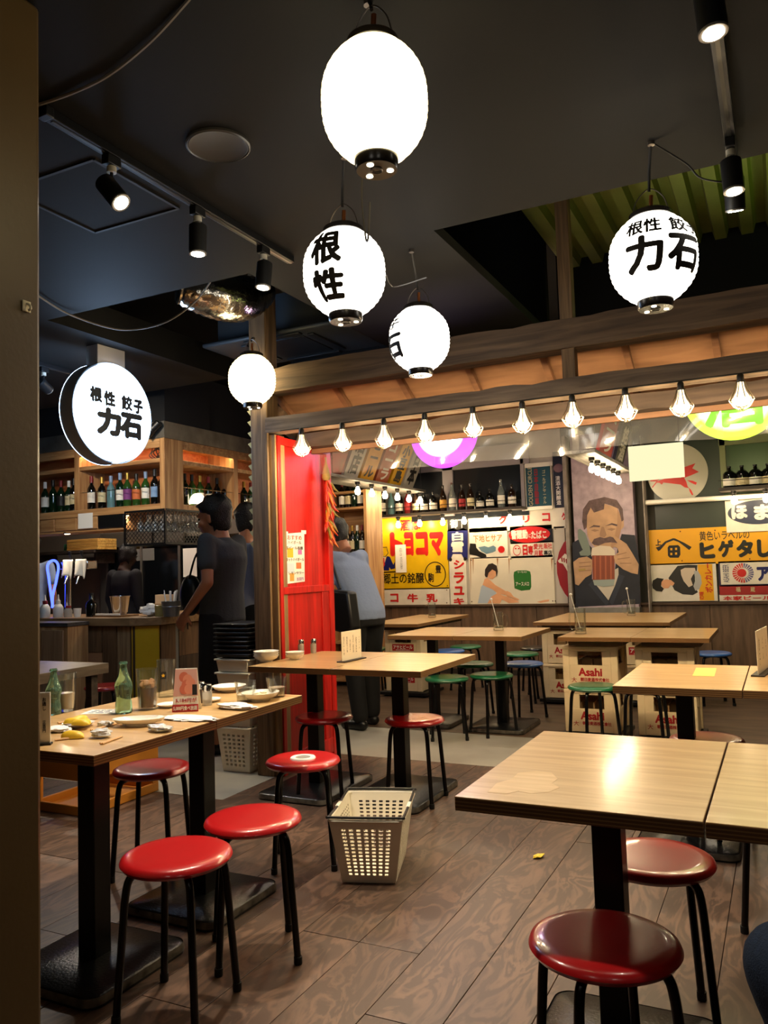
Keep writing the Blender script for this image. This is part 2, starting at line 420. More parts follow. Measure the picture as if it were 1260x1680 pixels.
# ------------------------------------------------------------------ lowered ceiling with its two openings
CZ = 2.69
cl = MB()
cl.box(-9.0, 3.5, -2.5, 3.128, CZ, CZ + 0.05)
cl.box(-9.0, -3.60, 3.128, 4.78, CZ, CZ + 0.05); cl.box(-9.0, -6.0, 4.78, 9.0, CZ, CZ + 0.05)
cl.box(-2.23, -1.262, 3.128, 5.0, CZ, CZ + 0.05)
cl.box(-9.0, 3.5, 3.085, 3.128, CZ + 0.05, CZ + 0.20)        # upstand round the openings
cl.box(-3.64, -3.60, 3.128, 4.78, CZ + 0.05, CZ + 0.20)
struct(cl.build('ceiling', M_ceil, None, 0))
# black bulkhead over the booth, where the metal deck stops
struct(box('wall_bulkhead', M_black, -1.26, 3.5, 5.30, 5.40, 2.55, 3.75))
struct(box('wall_bulkhead', M_black, -3.2, -1.26, 5.0, 5.06, 2.40, 3.75))
# recessed access hatch and round sensor plate on the ceiling
hp = [AZ(*p, CZ) for p in ((62, 285), (150, 262), (293, 341), (148, 377), (62, 345))]
hb = MB()
x0, x1, y0, y1 = -2.86, -2.38, 2.04, 2.54
q = [AZ(148, 377, CZ), AZ(293, 341, CZ), AZ(150, 262, CZ)]
cx0, cx1 = q[0].x, q[1].x; cy0, cy1 = q[2].y, q[1].y
for a, b in (((cx0, cy0), (cx1, cy0)), ((cx1, cy0), (cx1, cy1)), ((cx1, cy1), (cx0, cy1)), ((cx0, cy1), (cx0, cy0))):
    hb.bar((a[0], a[1], CZ - 0.002), (b[0], b[1], CZ - 0.002), 0.012, 0.006)
tag(hb.build('access_hatch', mat('hatch_seam', '17181A', 0.6), None, 0), 'thin square outline of the flush access hatch beside the left track', 'ceiling hatch')
s = AZ(358, 237, CZ)
sp = thing('ceiling_speaker', 'round dark speaker plate flush in the ceiling', 'speaker', (s.x, s.y, CZ))
MB().lathe([(0, -0.004), (0.085, -0.005), (0.097, -0.009), (0.104, -0.006), (0.105, 0)], 40).build('grille', mat('speaker_plate', '242321', 0.55), sp)
MB().lathe([(0.099, -0.006), (0.103, -0.011), (0.108, -0.008), (0.108, 0)], 40).build('rim', mat('speaker_rim', '3A3835', 0.4), sp)

# corrugated steel deck above the right opening, green light in its colour: every rib sheet is a piece of the deck
dk = thing('corrugated_deck', 'green-lit corrugated metal roof deck above the ceiling opening', 'roof deck')
M_deck = mat('deck_green_lit', '7E8444', 0.5, 0.3, nscale=2.0, namt=0.25)  # greenish light falling on the deck is put into this base colour
dz = 3.26
rib = [(0, 0), (0.045, 0), (0.06, -0.055), (0.125, -0.055), (0.14, 0), (0.15, 0)]
def rib_mesh():
    b = MB(); y0_, y1_ = 0, 2.35
    up = [(x, z) for x, z in rib]
    vs = [(x, y0_, z) for x, z in up] + [(x, y1_, z) for x, z in up] + [(x, y0_, z + 0.004) for x, z in up] + [(x, y1_, z + 0.004) for x, z in up]
    n = len(up); fs = []
    for i in range(n - 1):
        fs += [(i, i + 1, n + i + 1, n + i), (2 * n + i, 3 * n + i, 3 * n + i + 1, 2 * n + i + 1)]
    fs += [tuple(range(n - 1, -1, -1)) + tuple(range(2 * n, 3 * n)), tuple(range(n, 2 * n)) + tuple(range(4 * n - 1, 3 * n - 1, -1))]
    b.add(vs, fs); me = b.mesh('rib_sheet', 0); me.materials.append(M_deck); return me
rm = rib_mesh()
for i in range(20):
    o = link('rib_sheet', rm, dk); o.location = (-1.22 + i * 0.15, 2.92, dz)
base(dk, (0, 4.1, dz))
# unseen uplight added on the booth's top beam to wash the deck
ul = thing('added_deck_uplight', 'small unseen lime uplight added on the top beam under the green-lit deck', 'lamp', (0.62, 4.2, 2.535))
MB().cyl((0, 0, 0), (0, 0, 0.02), 0.05, n=20).cyl((0, 0, 0.02), (0, 0, 0.12), 0.035, 0.05, n=20).build('housing', M_blk, ul)
MB().cyl((0, 0, 0.121), (0, 0, 0.124), 0.044, n=20).build('lens', glow('added_lime_lens', 'D8FF70', 20), ul)
lamp_light('SPOT', (0, 0, 0.13), 9, (0.66, 1.0, 0.22), ul, 0.03, (-0.05, 0.25, 1.0), 120, 0.8)

# ------------------------------------------------------------------ near pillar at the left edge
pl = thing('pillar', 'wide brown painted pillar filling the left edge, nearest the camera', 'pillar', (-1.85, 1.1, 0))
MB().box(-0.25, 0.25, -0.30, 0.272, 0, CZ).build('shaft', mat('pillar_paint', '5A472A', 0.45, nscale=3, namt=0.12, bump=0.05, bscale=60), pl, 30, 0.012)
MB().box(-0.256, 0.256, -0.306, 0.278, 0, 0.06).build('plinth', mat('pillar_base', '2A231C', 0.5), pl, 30, 0.004)
hk = AX(42, 503, -1.6)
h = thing('wall_hook', 'small cream plastic hook stuck on the near pillar', 'hook', (-1.599, hk.y, hk.z), rad(90))
M_cream = mat('cream_plastic', 'D9CFB0', 0.4)
MB().box(-0.012, 0.012, -0.004, 0, -0.014, 0.014).build('plate', M_cream, h, 30, 0.002)
MB().tube(bez([(0, -0.004, 0.006), (0, -0.014, 0.0), (0, -0.016, -0.008), (0, -0.010, -0.011)]), 0.003, 8).build('prong', M_cream, h)

M_batten = wood('awning_batten', '6A4830', '805A3E', 0.6, (1, 6, 6), 2.2)
# ------------------------------------------------------------------ the booth's timber front
bf = thing('timber_booth_front', 'weathered timber post and beam front of the booth', 'timber frame')
PX0, PX1 = -2.985, -2.858
MB().box(PX0, PX1, 4.17, 4.30, 0, 3.3).build('post', M_timber_v, bf, 30, 0.006)
box('post_facing', wood('pale_post_board', '7A5F3E', '9C7B50', 0.6, (9, 9, 0.6), 3), PX1 + 0.001, PX1 + 0.045, 4.185, 4.295, 0, 2.11, bf, 0.003)
def rough_beam(x0, x1, y0, y1, z0, z1, m, name, seed=0):
    b = MB(); n = 60; r_ = random.Random(seed); rows = []
    ph = [r_.uniform(0, 6) for _ in range(4)]
    for i in range(n + 1):
        x = x0 + (x1 - x0) * i / n; w = 0.004 * math.sin(i * 0.9 + ph[0]) + 0.003 * math.sin(i * 2.3 + ph[1])
        e = 0.006 * max(0, math.sin(i * 0.37 + ph[2])) * max(0, math.sin(i * 1.7 + ph[3]))
        rows.append([(x, y0 + w * 0.5, z0 + abs(w)), (x, y1, z0), (x, y1, z1), (x, y0 + e, z1 - e * 2 + w * 0.5)])
    vs = [p for r in rows for p in r]; fs = []
    for i in range(n):
        for k in range(4):
            j = (k + 1) % 4; fs.append((i * 4 + k, i * 4 + j, (i + 1) * 4 + j, (i + 1) * 4 + k))
    fs += [(3, 2, 1, 0), (n * 4, n * 4 + 1, n * 4 + 2, n * 4 + 3)]
    return b.add(vs, fs).build(name, m, bf, 35)
rough_beam(-2.87, 3.2, 4.165, 4.27, 2.118, 2.215, M_timber_g, 'lower_beam', 3)
rough_beam(-3.0, 3.2, 4.17, 4.29, 2.372, 2.535, M_timber, 'upper_beam', 8)
rough_beam(-2.80, 3.2, 4.52, 4.60, 2.062, 2.16, wood('header_timber', '382C22', '54443A', 0.75, (0.5, 7, 7), 3.0, bump=0.5), 'header', 5)
box('header_trim', M_batten, -2.80, 3.2, 4.60, 4.62, 2.03, 2.066, bf, 0.002)
for i, xx in enumerate((-0.955, 1.05, 3.0)):
    MB().box(xx - 0.035, xx + 0.035, 4.19, 4.26, 2.215, 3.24).build('upper_post', M_timber_v, bf, 30, 0.004)
# sloping plywood awning seen between the beams, with battens
for i in range(7):
    xa = -2.95 + i * 0.9; b = MB(); t = Vector((0, 0.012, 0.016))
    A, B = Vector((xa, 4.30, 2.52)), Vector((xa + 0.9, 4.30, 2.52)); D, E_ = Vector((xa + 0.9, 4.95, 2.12)), Vector((xa, 4.95, 2.12))
    b.prism([A, B, D, E_], t); b.build('awning_sheet', M_awning, bf, 0)
M_batten = wood('awning_batten', '6A4830', '805A3E', 0.6, (1, 6, 6), 2.2)
for i in range(13):
    xx = -2.95 + i * 0.45
    MB().bar((xx, 4.29, 2.50), (xx, 4.94, 2.10), 0.035, 0.035).build('batten', M_batten, bf, 0)
MB().bar((-2.98, 4.28, 2.34), (-2.98, 4.95, 2.14), 0.05, 0.12).build('side_rail', M_timber, bf, 0)
base(bf, (-2.92, 4.23, 0))

# red plank partition beside the post
M_red = wood('red_paint', 'A81712', 'D2231B', 0.42, (8, 8, 0.5), 3.5, 0.4, bump=0.25)
rp = thing('red_partition', 'bright red painted wooden partition beside the timber post', 'partition')
XR = -2.83
MB().box(XR - 0.03, XR, 4.20, 4.85, 0.02, 2.10).build('panel', M_red, rp, 0)
for a, b, c_, d in ((4.20, 4.235, 0, 2.105), (4.80, 4.86, 0, 2.105)): box('stile', M_red, XR - 0.03, XR + 0.028, a, b, c_, d, rp, 0.003)
for a, b in ((2.05, 2.10), (1.105, 1.15), (0.02, 0.12)): box('rail', M_red, XR - 0.03, XR + 0.026, 4.235, 4.80, a, b, rp, 0.003)
box('lower_board', M_red, XR, XR + 0.012, 4.235, 4.71, 0.12, 1.105, rp)
box('lower_stile', M_red, XR, XR + 0.022, 4.71, 4.80, 0.12, 1.105, rp, 0.003)
base(rp, (XR, 4.5, 0))
# ------------------------------------------------------------------ paper lanterns
M_lan = {'w': glow('lantern_paper_white', 'FFF6E6', LANT), 'y': glow('lantern_paper_warm', 'FFE9B0', LANT * 1.0)}
M_ink = mat('ink', '1A1512', 0.7)
M_lid = mat('lantern_lacquer', '15110E', 0.25)
M_cord = mat('black_cord', '141312', 0.6)
M_wire = mat('bare_wire', '77706A', 0.4, 0.8)
M_knob = mat('copper_terminal', 'B0683A', 0.35, 0.8)
def lan_r(t, R, hh):     # radius at height parameter t in [-1, 1]
    return R * (1 - abs(t) ** 2.7 * 0.58)
def lantern(label, c, R, hh, top, warm=False, holes=True, lean=(0, 0)):
    c = Vector(c); t = thing('paper_lantern', label, 'lantern', (c.x, c.y, c.z - hh - 0.03), 0, 'paper lanterns under the ceiling')
    off = hh + 0.03
    prof = []; nrib = 17
    for i in range(nrib * 4 + 1):
        u = -1 + 2 * i / (nrib * 4); prof.append((lan_r(u, R, hh) + 0.0022 * math.cos(2 * PI * i / 4), off + u * hh))
    MB().lathe(prof, 40).build('paper_shade', M_lan['y' if warm else 'w'], t, 60)
    rt = lan_r(1, R, hh) * 1.02
    cap = MB().lathe([(0, off + hh + 0.022), (rt * 0.9, off + hh + 0.022), (rt * 1.16, off + hh + 0.012), (rt * 1.16, off + hh - 0.004), (rt * 0.98, off + hh - 0.006), (0, off + hh - 0.006)], 32)
    cap.build('top_ring', M_lid, t)
    bot = MB().lathe([(0, off - hh - 0.026), (rt * 0.9, off - hh - 0.028), (rt * 0.97, off - hh - 0.02), (rt * 0.97, off - hh + 0.006), (0, off - hh + 0.006)], 32)
    bo = bot.build('bottom_ring', M_lid, t)
    for k in range(3):      # light leaks through the vent holes
        a = 2 * PI * k / 3 + 0.5
        MB().cyl((rt * 0.6 * math.cos(a), rt * 0.6 * math.sin(a), off - hh - 0.0265), (rt * 0.6 * math.cos(a), rt * 0.6 * math.sin(a), off - hh - 0.0292), 0.0085, n=14).build('vent', glow('vent_light', 'FFF0D0', 6), bo)
    MB().tube([(rt * 0.25 * math.cos(a), rt * 0.25 * math.sin(a), off - hh - 0.029) for a in [2 * PI * i / 14 for i in range(14)]], 0.0018, 6, True).build('pull_ring', M_wire, bo)
    zt = off + hh + 0.02
    MB().tube(bez([(-rt, 0, zt - 0.01), (-rt * 0.7, 0, zt + 0.05), (0, 0, zt + 0.085), (rt * 0.7, 0, zt + 0.05), (rt, 0, zt - 0.01)]), 0.0022, 6).build('wire_bail', M_wire, t)
    MB().tube(bez([(0.006, 0, zt + 0.06), (0.004, 0, zt + 0.03), (0.008, 0, zt + 0.005)]), 0.007, 8).build('plug', M_knob, t)
    tp = Vector(top) - Vector((c.x, c.y, c.z - off))
    MB().tube(bez([(0, 0, zt + 0.075), (tp.x * 0.3, tp.y * 0.3, zt + 0.075 + (tp.z - zt - 0.075) * 0.5), tuple(tp)]), 0.0048, 8).build('cord', M_cord, t)
    MB().cyl((tp.x, tp.y, tp.z - 0.012), (tp.x, tp.y, tp.z), 0.012, n=14).build('ceiling_hook', M_wire, t)
    return t, off
def lan_text(t, off, R, hh, chars, u0, u1, a0, a1, bold=0.03):
    """lettering that follows the paper; u = height parameter, a = angle in degrees, measured from the camera's side"""
    vs, fs = txt_mesh(chars, bold)
    bm = bmesh.new(); bv = [bm.verts.new((x, y, k)) for x, y, k in vs]
    for f in fs:
        try: bm.faces.new([bv[i] for i in f])
        except ValueError: pass
    bmesh.ops.triangulate(bm, faces=bm.faces)
    for _ in range(4):
        es = [e for e in bm.edges if e.calc_length() > 0.09]
        if es: bmesh.ops.subdivide_edges(bm, edges=es, cuts=1); bmesh.ops.triangulate(bm, faces=bm.faces)
    bm.verts.index_update()
    vs = [tuple(v.co) for v in bm.verts]; fs = [tuple(v.index for v in f.verts) for f in bm.faces]; bm.free()
    base_a = math.atan2(-t.location.y, -t.location.x)
    b = MB(); P = []
    for x, y, k in vs:
        u = (u0 + u1) / 2 + y * (u1 - u0); a = base_a + rad((a0 + a1) / 2 + x * (a1 - a0))
        r = lan_r(u, R, hh) + 0.004 + k; P.append((r * math.cos(a), r * math.sin(a), off + u * hh))
    b.v = [Vector(p) for p in P]; b.f = fs
    return b.build('lettering', M_ink, t, 0, fix=False)
L1, o1 = lantern('largest plain glowing paper lantern nearest the camera, top centre', (-0.843, 1.729, 2.405), 0.1305, 0.147, (-0.862, 1.75, CZ), True)
L2, o2 = lantern('glowing paper lantern with two large black characters down its left side', (-1.361, 2.497, 2.318), 0.147, 0.152, AZ(565, 255, CZ))
lan_text(L2, o2, 0.147, 0.152, '根', -0.10, 0.76, -50, -3, 0.055)
lan_text(L2, o2, 0.147, 0.152, '性', -0.86, -0.20, -52, 0, 0.055)
L3, o3 = lantern('glowing paper lantern in the middle with lettering turned to its left edge', (-1.498, 3.479, 2.336), 0.143, 0.148, AZ(675, 410, CZ))
lan_text(L3, o3, 0.143, 0.148, '餃子', 0.22, 0.58, -118, -40, 0.045)
lan_text(L3, o3, 0.143, 0.148, '力石', -0.70, 0.12, -150, -36, 0.05)
L4, o4 = lantern('glowing paper lantern lettered across the front, right side by the green-lit deck', (-0.351, 2.929, 2.31), 0.149, 0.152, AZ(1068, 233, CZ))
lan_text(L4, o4, 0.149, 0.152, '根性', 0.28, 0.66, -34, 13, 0.045)
lan_text(L4, o4, 0.149, 0.152, '餃子', 0.28, 0.66, 24, 78, 0.045)
lan_text(L4, o4, 0.149, 0.152, '力', -0.58, 0.24, -36, 14, 0.05)
lan_text(L4, o4, 0.149, 0.152, '石', -0.58, 0.22, 18, 72, 0.05)
L5, o5 = lantern('small plain warm paper lantern hanging on the timber post', (-2.865, 4.03, 2.432), 0.143, 0.148, (-2.90, 4.10, 2.72), True)
lantern('added paper lantern for fill light, out of view behind the camera, left one', (-0.75, -0.35, 2.33), 0.147, 0.152, (-0.75, -0.35, CZ))  # two unseen lanterns added behind the camera as fill light
lantern('added paper lantern for fill light, out of view behind the camera, right one', (0.55, -0.15, 2.33), 0.147, 0.152, (0.55, -0.15, CZ))
# loose flex beside the lanterns
def flex(label, pts, r=0.0035, m=None, n=8):
    return tag(MB().tube(bez(pts, n), r, 6).build('loose_flex', m or M_cord), label, 'cable')
flex('short curled white flex dangling below the largest lantern', [(-1.0, 2.05, CZ), (-1.10, 2.15, 2.45), (-1.12, 2.2, 2.30), (-1.09, 2.16, 2.27), (-1.06, 2.12, 2.36)], 0.003, mat('grey_flex', '4A4642', 0.5))
a_ = AZ(675, 410, CZ)
flex('thin pale flex looping between the two middle lanterns', [AY(700, 455, 2.6), AY(652, 470, 2.75), AY(640, 466, 2.7), AY(634, 452, 2.62)], 0.002, mat('grey_flex', '4A4642', 0.5))
flex('thin black flex from the lettered right lantern to the right track', [AZ(1068, 233, CZ), AY(1125, 268, 2.9), AY(1150, 292, 2.92), AZ(1196, 300, 2.55)], 0.003)
flex('long grey cable running across the ceiling to the near pillar', [AZ(62, 172, CZ - 0.005), AZ(120, 152, CZ - 0.008), AZ(180, 122, CZ - 0.008), AZ(250, 65, CZ - 0.008), AZ(318, -10, CZ - 0.005)], 0.005, mat('grey_cable', '6F6A62', 0.6))
flex('thin grey cable sagging across the left ceiling opening', [AZ(62, 485, CZ - 0.02), AZ(112, 515, CZ - 0.02), AY(180, 538, 3.3), AY(225, 540, 3.4), AY(275, 527, 3.4), AY(320, 495, 3.4), AY(345, 463, 3.3)], 0.005, mat('grey_cable', '6F6A62', 0.6))

# ------------------------------------------------------------------ ceiling tracks and spots
def track(label, x, y0, y1):
    t = thing('light_track', label, 'light track', (x, y0, CZ))
    MB().box(-0.018, 0.018, 0, y1 - y0, -0.03, 0).build('rail', M_blk, t, 30, 0.002)
    MB().box(-0.022, 0.022, -0.03, 0.0, -0.032, 0).build('feed_box', M_blkp, t, 30, 0.003)
    MB().box(-0.006, 0.006, 0.01, y1 - y0, -0.0315, -0.029).build('slot', mat('track_slot', '5A5750', 0.3, 0.8), t, 0)
    return t
track('black lighting track running away on the left ceiling', -1.945, 1.70, 3.06)
track('black lighting track running away on the right ceiling', -0.078, 0.6, 3.08)
M_spotlens = glow('spot_lens', 'FFF4E2', 30)
def spot(label, loc, tgt, energy, r=0.034, ln=0.105, col=(1, 0.86, 0.66), angle=70, up=0.032):
    t = thing('track_spotlight', label, 'spotlight', loc, 0, 'track spotlights')
    d = (Vector(tgt) - Vector(loc)).normalized()
    MB().box(-0.016, 0.016, -0.03, 0.03, -0.034, 0).build('adapter', M_blkp, t, 30, 0.003)
    MB().cyl((0, 0, -0.036), (0, 0, -0.056), 0.016, n=16).build('collar', mat('pale_collar', 'B8B2A2', 0.4), t)
    MB().cyl((0, 0, -0.056), (0, 0, -0.11), 0.006, n=10).build('stem', M_blkp, t)
    p = Vector((0, 0, -0.12)) - d * ln * 0.45; q = p + d * ln
    b = MB().cyl(p, q, r, r, 24, True); b.tube([p + d * ln * 0.12 * k for k in (0,)] + [p - d * 0.008], [r * 0.98, r * 0.7], 24)
    b.build('can', M_blkp, t)
    MB().cyl(q, q + d * 0.006, r, r * 0.98, 24).build('bezel', mat('spot_bezel', '9A958C', 0.3, 0.7), t)
    MB().cyl(q + d * 0.0062, q + d * 0.008, r * 0.72, n=20).build('lens', M_spotlens, t)
    lamp_light('SPOT', q + d * 0.02, energy, col, t, 0.03, q + d, angle, 0.7)
    return t
ty = lambda px, py, x: AX(px, py, x).y
spot('black track spot aimed at the camera, nearest the pillar', (-1.945, 1.956, CZ - 0.03), (-0.75, 2.0, 1.2), SPOT)
spot('black track spot pointing straight down, middle of the left track', (-1.945, 2.40, CZ - 0.03), (-2.02, 2.42, 0), SPOT * 1.15)
spot('black track spot at the far end of the left track', (-1.945, 2.84, CZ - 0.03), (-2.05, 2.66, 0.7), SPOT * 1.3)
spot('black track spot at the top of the right track, cut by the frame', (-0.078, 1.98, CZ - 0.03), (0.1, 1.90, 0), SPOT * 0.3)
spot('black track spot in the middle of the right track', (-0.078, 2.90, CZ - 0.03), (0.05, 2.7, 0), SPOT * 0.35)
sl = spot('black track spot lowest on the right track before the green deck', (-0.078, 3.05, CZ - 0.03), (-0.15, 4.0, 0), SPOT)

# ------------------------------------------------------------------ caged bulbs under the front beam
M_bulb = glow('bulb_glow', 'FFE3B4', BULB)
M_cage = mat('cage_wire', '6E6250', 0.3, 0.9)
M_socket = mat('socket', '17140F', 0.35)
def caged_bulb():
    t = thing('caged_bulb', '', 'bulb', (0, 0, 0), 0, 'caged bulbs under the front beam')
    MB().lathe([(0, 0), (0.012, 0), (0.016, -0.008), (0.016, -0.032), (0.020, -0.034), (0.020, -0.040), (0, -0.040)], 18).build('socket', M_socket, t)
    MB().lathe([(0.0, -0.040), (0.013, -0.040), (0.015, -0.060), (0.022, -0.085), (0.0345, -0.108), (0.037, -0.118)], 20).build('bulb_neck', glow('bulb_neck_glow', 'FFDFA8', 1.8), t, 60)
    MB().lathe([(0.037, -0.118), (0.0345, -0.133), (0.026, -0.146), (0.014, -0.153), (0, -0.155)], 20).build('bulb', glow('caged_bulb_glow', 'FFE3B4', CAGED), t, 60)
    b = MB(); n = 10
    for k in range(n):
        a = 2 * PI * k / n; c_, s_ = math.cos(a), math.sin(a)
        b.tube([(0.019 * c_, 0.019 * s_, -0.038), (0.030 * c_, 0.030 * s_, -0.072), (0.057 * c_, 0.057 * s_, -0.124), (0.036 * c_, 0.036 * s_, -0.158), (0.008 * c_, 0.008 * s_, -0.174)], 0.0021, 5)
    for r_, z in ((0.057, -0.124), (0.019, -0.04), (0.036, -0.158)): b.tube([(r_ * math.cos(2 * PI * i / 16), r_ * math.sin(2 * PI * i / 16), z) for i in range(16)], 0.0013, 5, True)
    b.build('wire_cage', M_cage, t)
    return t
cb0 = caged_bulb()
bx = [-2.593, -2.307, -2.031, -1.773, -1.484, -1.204, -0.936, -0.667, -0.402, -0.133, 0.14, 0.41]
for i, x in enumerate(bx):
    o = cb0 if i == 0 else copy_tree(cb0)
    o.location = (x, 4.15, 2.118 + 0.004 * math.sin(i * 2.1)); o['label'] = f'{ORD[i]} lit caged bulb from the red partition, under the front beam' if i < 10 else f'{ORD[i]} caged bulb from the red partition, beyond the right edge'
bc = MB().tube([(-2.75, 4.155, 2.121), (0.6, 4.155, 2.121)], 0.004, 6).build('bulb_cable', M_cord); tag(bc, 'black cable feeding the caged bulbs along the beam underside', 'cable')

def socket_bulb(r=0.028):
    t = thing('socket_bulb', '', 'bulb', (0, 0, 0))
    MB().lathe([(0, 0), (0.026, 0), (0.026, -0.028), (0.017, -0.032), (0.017, -0.05), (0, -0.05)], 18).build('socket', M_socket, t)
    MB().lathe([(0, -0.048), (0.013, -0.048), (0.015, -0.062), (r, -0.088), (r * 1.05, -0.102), (r * 0.8, -0.124), (0, -0.134)], 18).build('bulb', M_bulb, t)
    return t
sb0 = socket_bulb(); n_sb = [0]
def put_sb(loc, label, group):
    o = sb0 if n_sb[0] == 0 else copy_tree(sb0); n_sb[0] += 1
    o.location = loc; o['label'] = label; o['group'] = group
# ------------------------------------------------------------------ pedestal tables
TH = 0.73
M_top = wood('birch_tabletop', 'B28C5A', 'C9A775', 0.30, (1.2, 14, 14), 2.2, 0.5, bump=0.03, ply=True, coat=0.25)
M_leg = mat('table_leg', '0E0E10', 0.35, 0.2)
M_base = mat('table_base', '131417', 0.28, 0.3, bump=0.15, bscale=120)
M_edge = mat('worn_edge', '6A655C', 0.35, 0.6, nscale=18, namt=0.7)
def table(label, x0, x1, y0, y1, leg, base_hw=(0.21, 0.215), group=None, legs=True, cat='table', name='pedestal_table'):
    cx, cy = (x0 + x1) / 2, (y0 + y1) / 2
    t = thing(name, label, cat, (cx, cy, 0), 0, group)
    MB().box(x0 - cx + 0.0008, x1 - cx - 0.0008, y0 - cy, y1 - cy, TH - 0.032, TH).build('tabletop', M_top, t, 30, 0.002)
    if legs:
        lx, ly = leg[0] - cx, leg[1] - cy; bw, bd = base_hw
        MB().box(lx - 0.036, lx + 0.036, ly - 0.036, ly + 0.036, 0.03, TH - 0.04).build('column', M_leg, t, 30, 0.004)
        MB().box(lx - 0.14, lx + 0.14, ly - 0.14, ly + 0.14, TH - 0.044, TH - 0.033).build('top_plate', M_leg, t, 30, 0.002)
        # cast base plate: rounded slab with a worn rim
        n = 6; rr = 0.05; P = []
        for sx, sy, a0 in ((1, 1, 0), (-1, 1, 90), (-1, -1, 180), (1, -1, 270)):
            for k in range(n + 1):
                a = rad(a0 + 90 * k / n); P.append((lx + sx * (bw - rr) + rr * math.cos(a), ly + sy * (bd - rr) + rr * math.sin(a)))
        m = len(P); b = MB(); rings = [(1.0, 0.0), (1.0, 0.018), (0.985, 0.028), (0.95, 0.034), (0.3, 0.042)]
        vs = []
        for s_, z in rings: vs += [(lx + (x - lx) * s_, ly + (y - ly) * s_, z) for x, y in P]
        fs = [tuple(range(m))[::-1], tuple(range((len(rings) - 1) * m, len(rings) * m))]
        for j in range(len(rings) - 1): fs += [(j * m + i, j * m + (i + 1) % m, (j + 1) * m + (i + 1) % m, (j + 1) * m + i) for i in range(m)]
        b.add(vs, fs).build('base_plate', M_base, t, 50)
        b = MB(); vs = [(lx + (x - lx) * 1.005, ly + (y - ly) * 1.005, 0.008) for x, y in P] + [(lx + (x - lx) * 1.004, ly + (y - ly) * 1.004, 0.020) for x, y in P] + [(lx + (x - lx) * 0.990, ly + (y - ly) * 0.990, 0.031) for x, y in P]
        b.add(vs, [(j * m + i, j * m + (i + 1) % m, j * m + m + (i + 1) % m, j * m + m + i) for j in (0, 1) for i in range(m)]).build('worn_rim', M_edge, t, 50)
    return t
GT = None
table('pale plywood table at left littered with dishes, its nearer half', -2.53, -1.84, 1.76, 2.33, (-2.065, 1.975), (0.21, 0.215))
table('pale plywood table at left littered with dishes, its farther half', -2.53, -1.84, 2.33, 2.90, (-2.065, 2.52), (0.21, 0.215))
table('large empty plywood table in the right foreground, left half', -0.70, -0.172, 1.73, 2.49, (-0.435, 2.10), (0.22, 0.26))
tb_ = [o for o in C.objects if o.get('label', '').startswith('large empty plywood table in the right foreground, left')][0]
wp = [AZ(*p, TH) for p in ((800, 1300), (815, 1285), (840, 1278), (850, 1268), (880, 1265), (905, 1268), (915, 1278), (905, 1285), (918, 1292), (900, 1300), (870, 1302), (850, 1298), (830, 1303))]
MB().prism([p - tb_.location + Vector((0, 0, 0.0001)) for p in wp], (0, 0, 0.0003)).build('worn_patch', wood('worn_tabletop', 'C2A070', 'D6B68A', 0.45, (1.2, 14, 14), 2.2), tb_, 0)
table('large empty plywood table in the right foreground, right half with yellow reflections', -0.170, 0.358, 1.73, 2.49, (0.09, 2.10), (0.22, 0.26))
table('plywood table in the middle carrying stacked bowls, by the red partition', -2.70, -2.175, 3.70, 4.50, (-2.47, 4.03), (0.22, 0.30))
table('plywood table in the middle with the upright menu card', -2.173, -1.65, 3.70, 4.50, (-1.95, 4.08), (0.215, 0.31))
table('plywood table at right with a yellow sticker, by the beer crates', -0.672, -0.175, 3.46, 4.24, (-0.44, 3.92), (0.21, 0.28))
table('plywood table at the right edge with a menu stand', -0.173, 0.33, 3.46, 4.24, (0.08, 3.92), (0.21, 0.28))
table('far plywood pedestal table with green stools, left half', -2.78, -2.24, 5.62, 6.42, (-2.585, 6.05), (0.215, 0.24))
table('far plywood pedestal table with a beer mug, right half', -2.238, -1.71, 5.62, 6.42, (-2.0, 6.02), (0.225, 0.26))
# tables standing on stacked beer crates
def plank_table(label, x0, x1, y0, y1):
    cx, cy = (x0 + x1) / 2, (y0 + y1) / 2; t = thing('crate_table', label, 'table', (cx, cy, 0))
    MB().box(x0 - cx, x1 - cx, y0 - cy, y1 - cy, TH - 0.03, TH).build('tabletop', M_top, t, 30, 0.002)
    MB().box(x0 - cx + 0.06, x1 - cx - 0.06, y0 - cy + 0.06, y1 - cy - 0.06, TH - 0.062, TH - 0.031).build('underframe', M_timber, t, 30, 0.002)
    return t
plank_table('plywood table on two crate stacks with a mug, left half', -1.45, -0.957, 5.62, 6.44)
plank_table('plywood table on two crate stacks, right half', -0.955, -0.46, 5.62, 6.44)
plank_table('plywood crate table at far left under the yellow sign', -3.60, -3.03, 6.76, 8.10)
plank_table('plywood crate table below the portrait of the drinker', -2.02, -0.87, 7.0, 8.30)

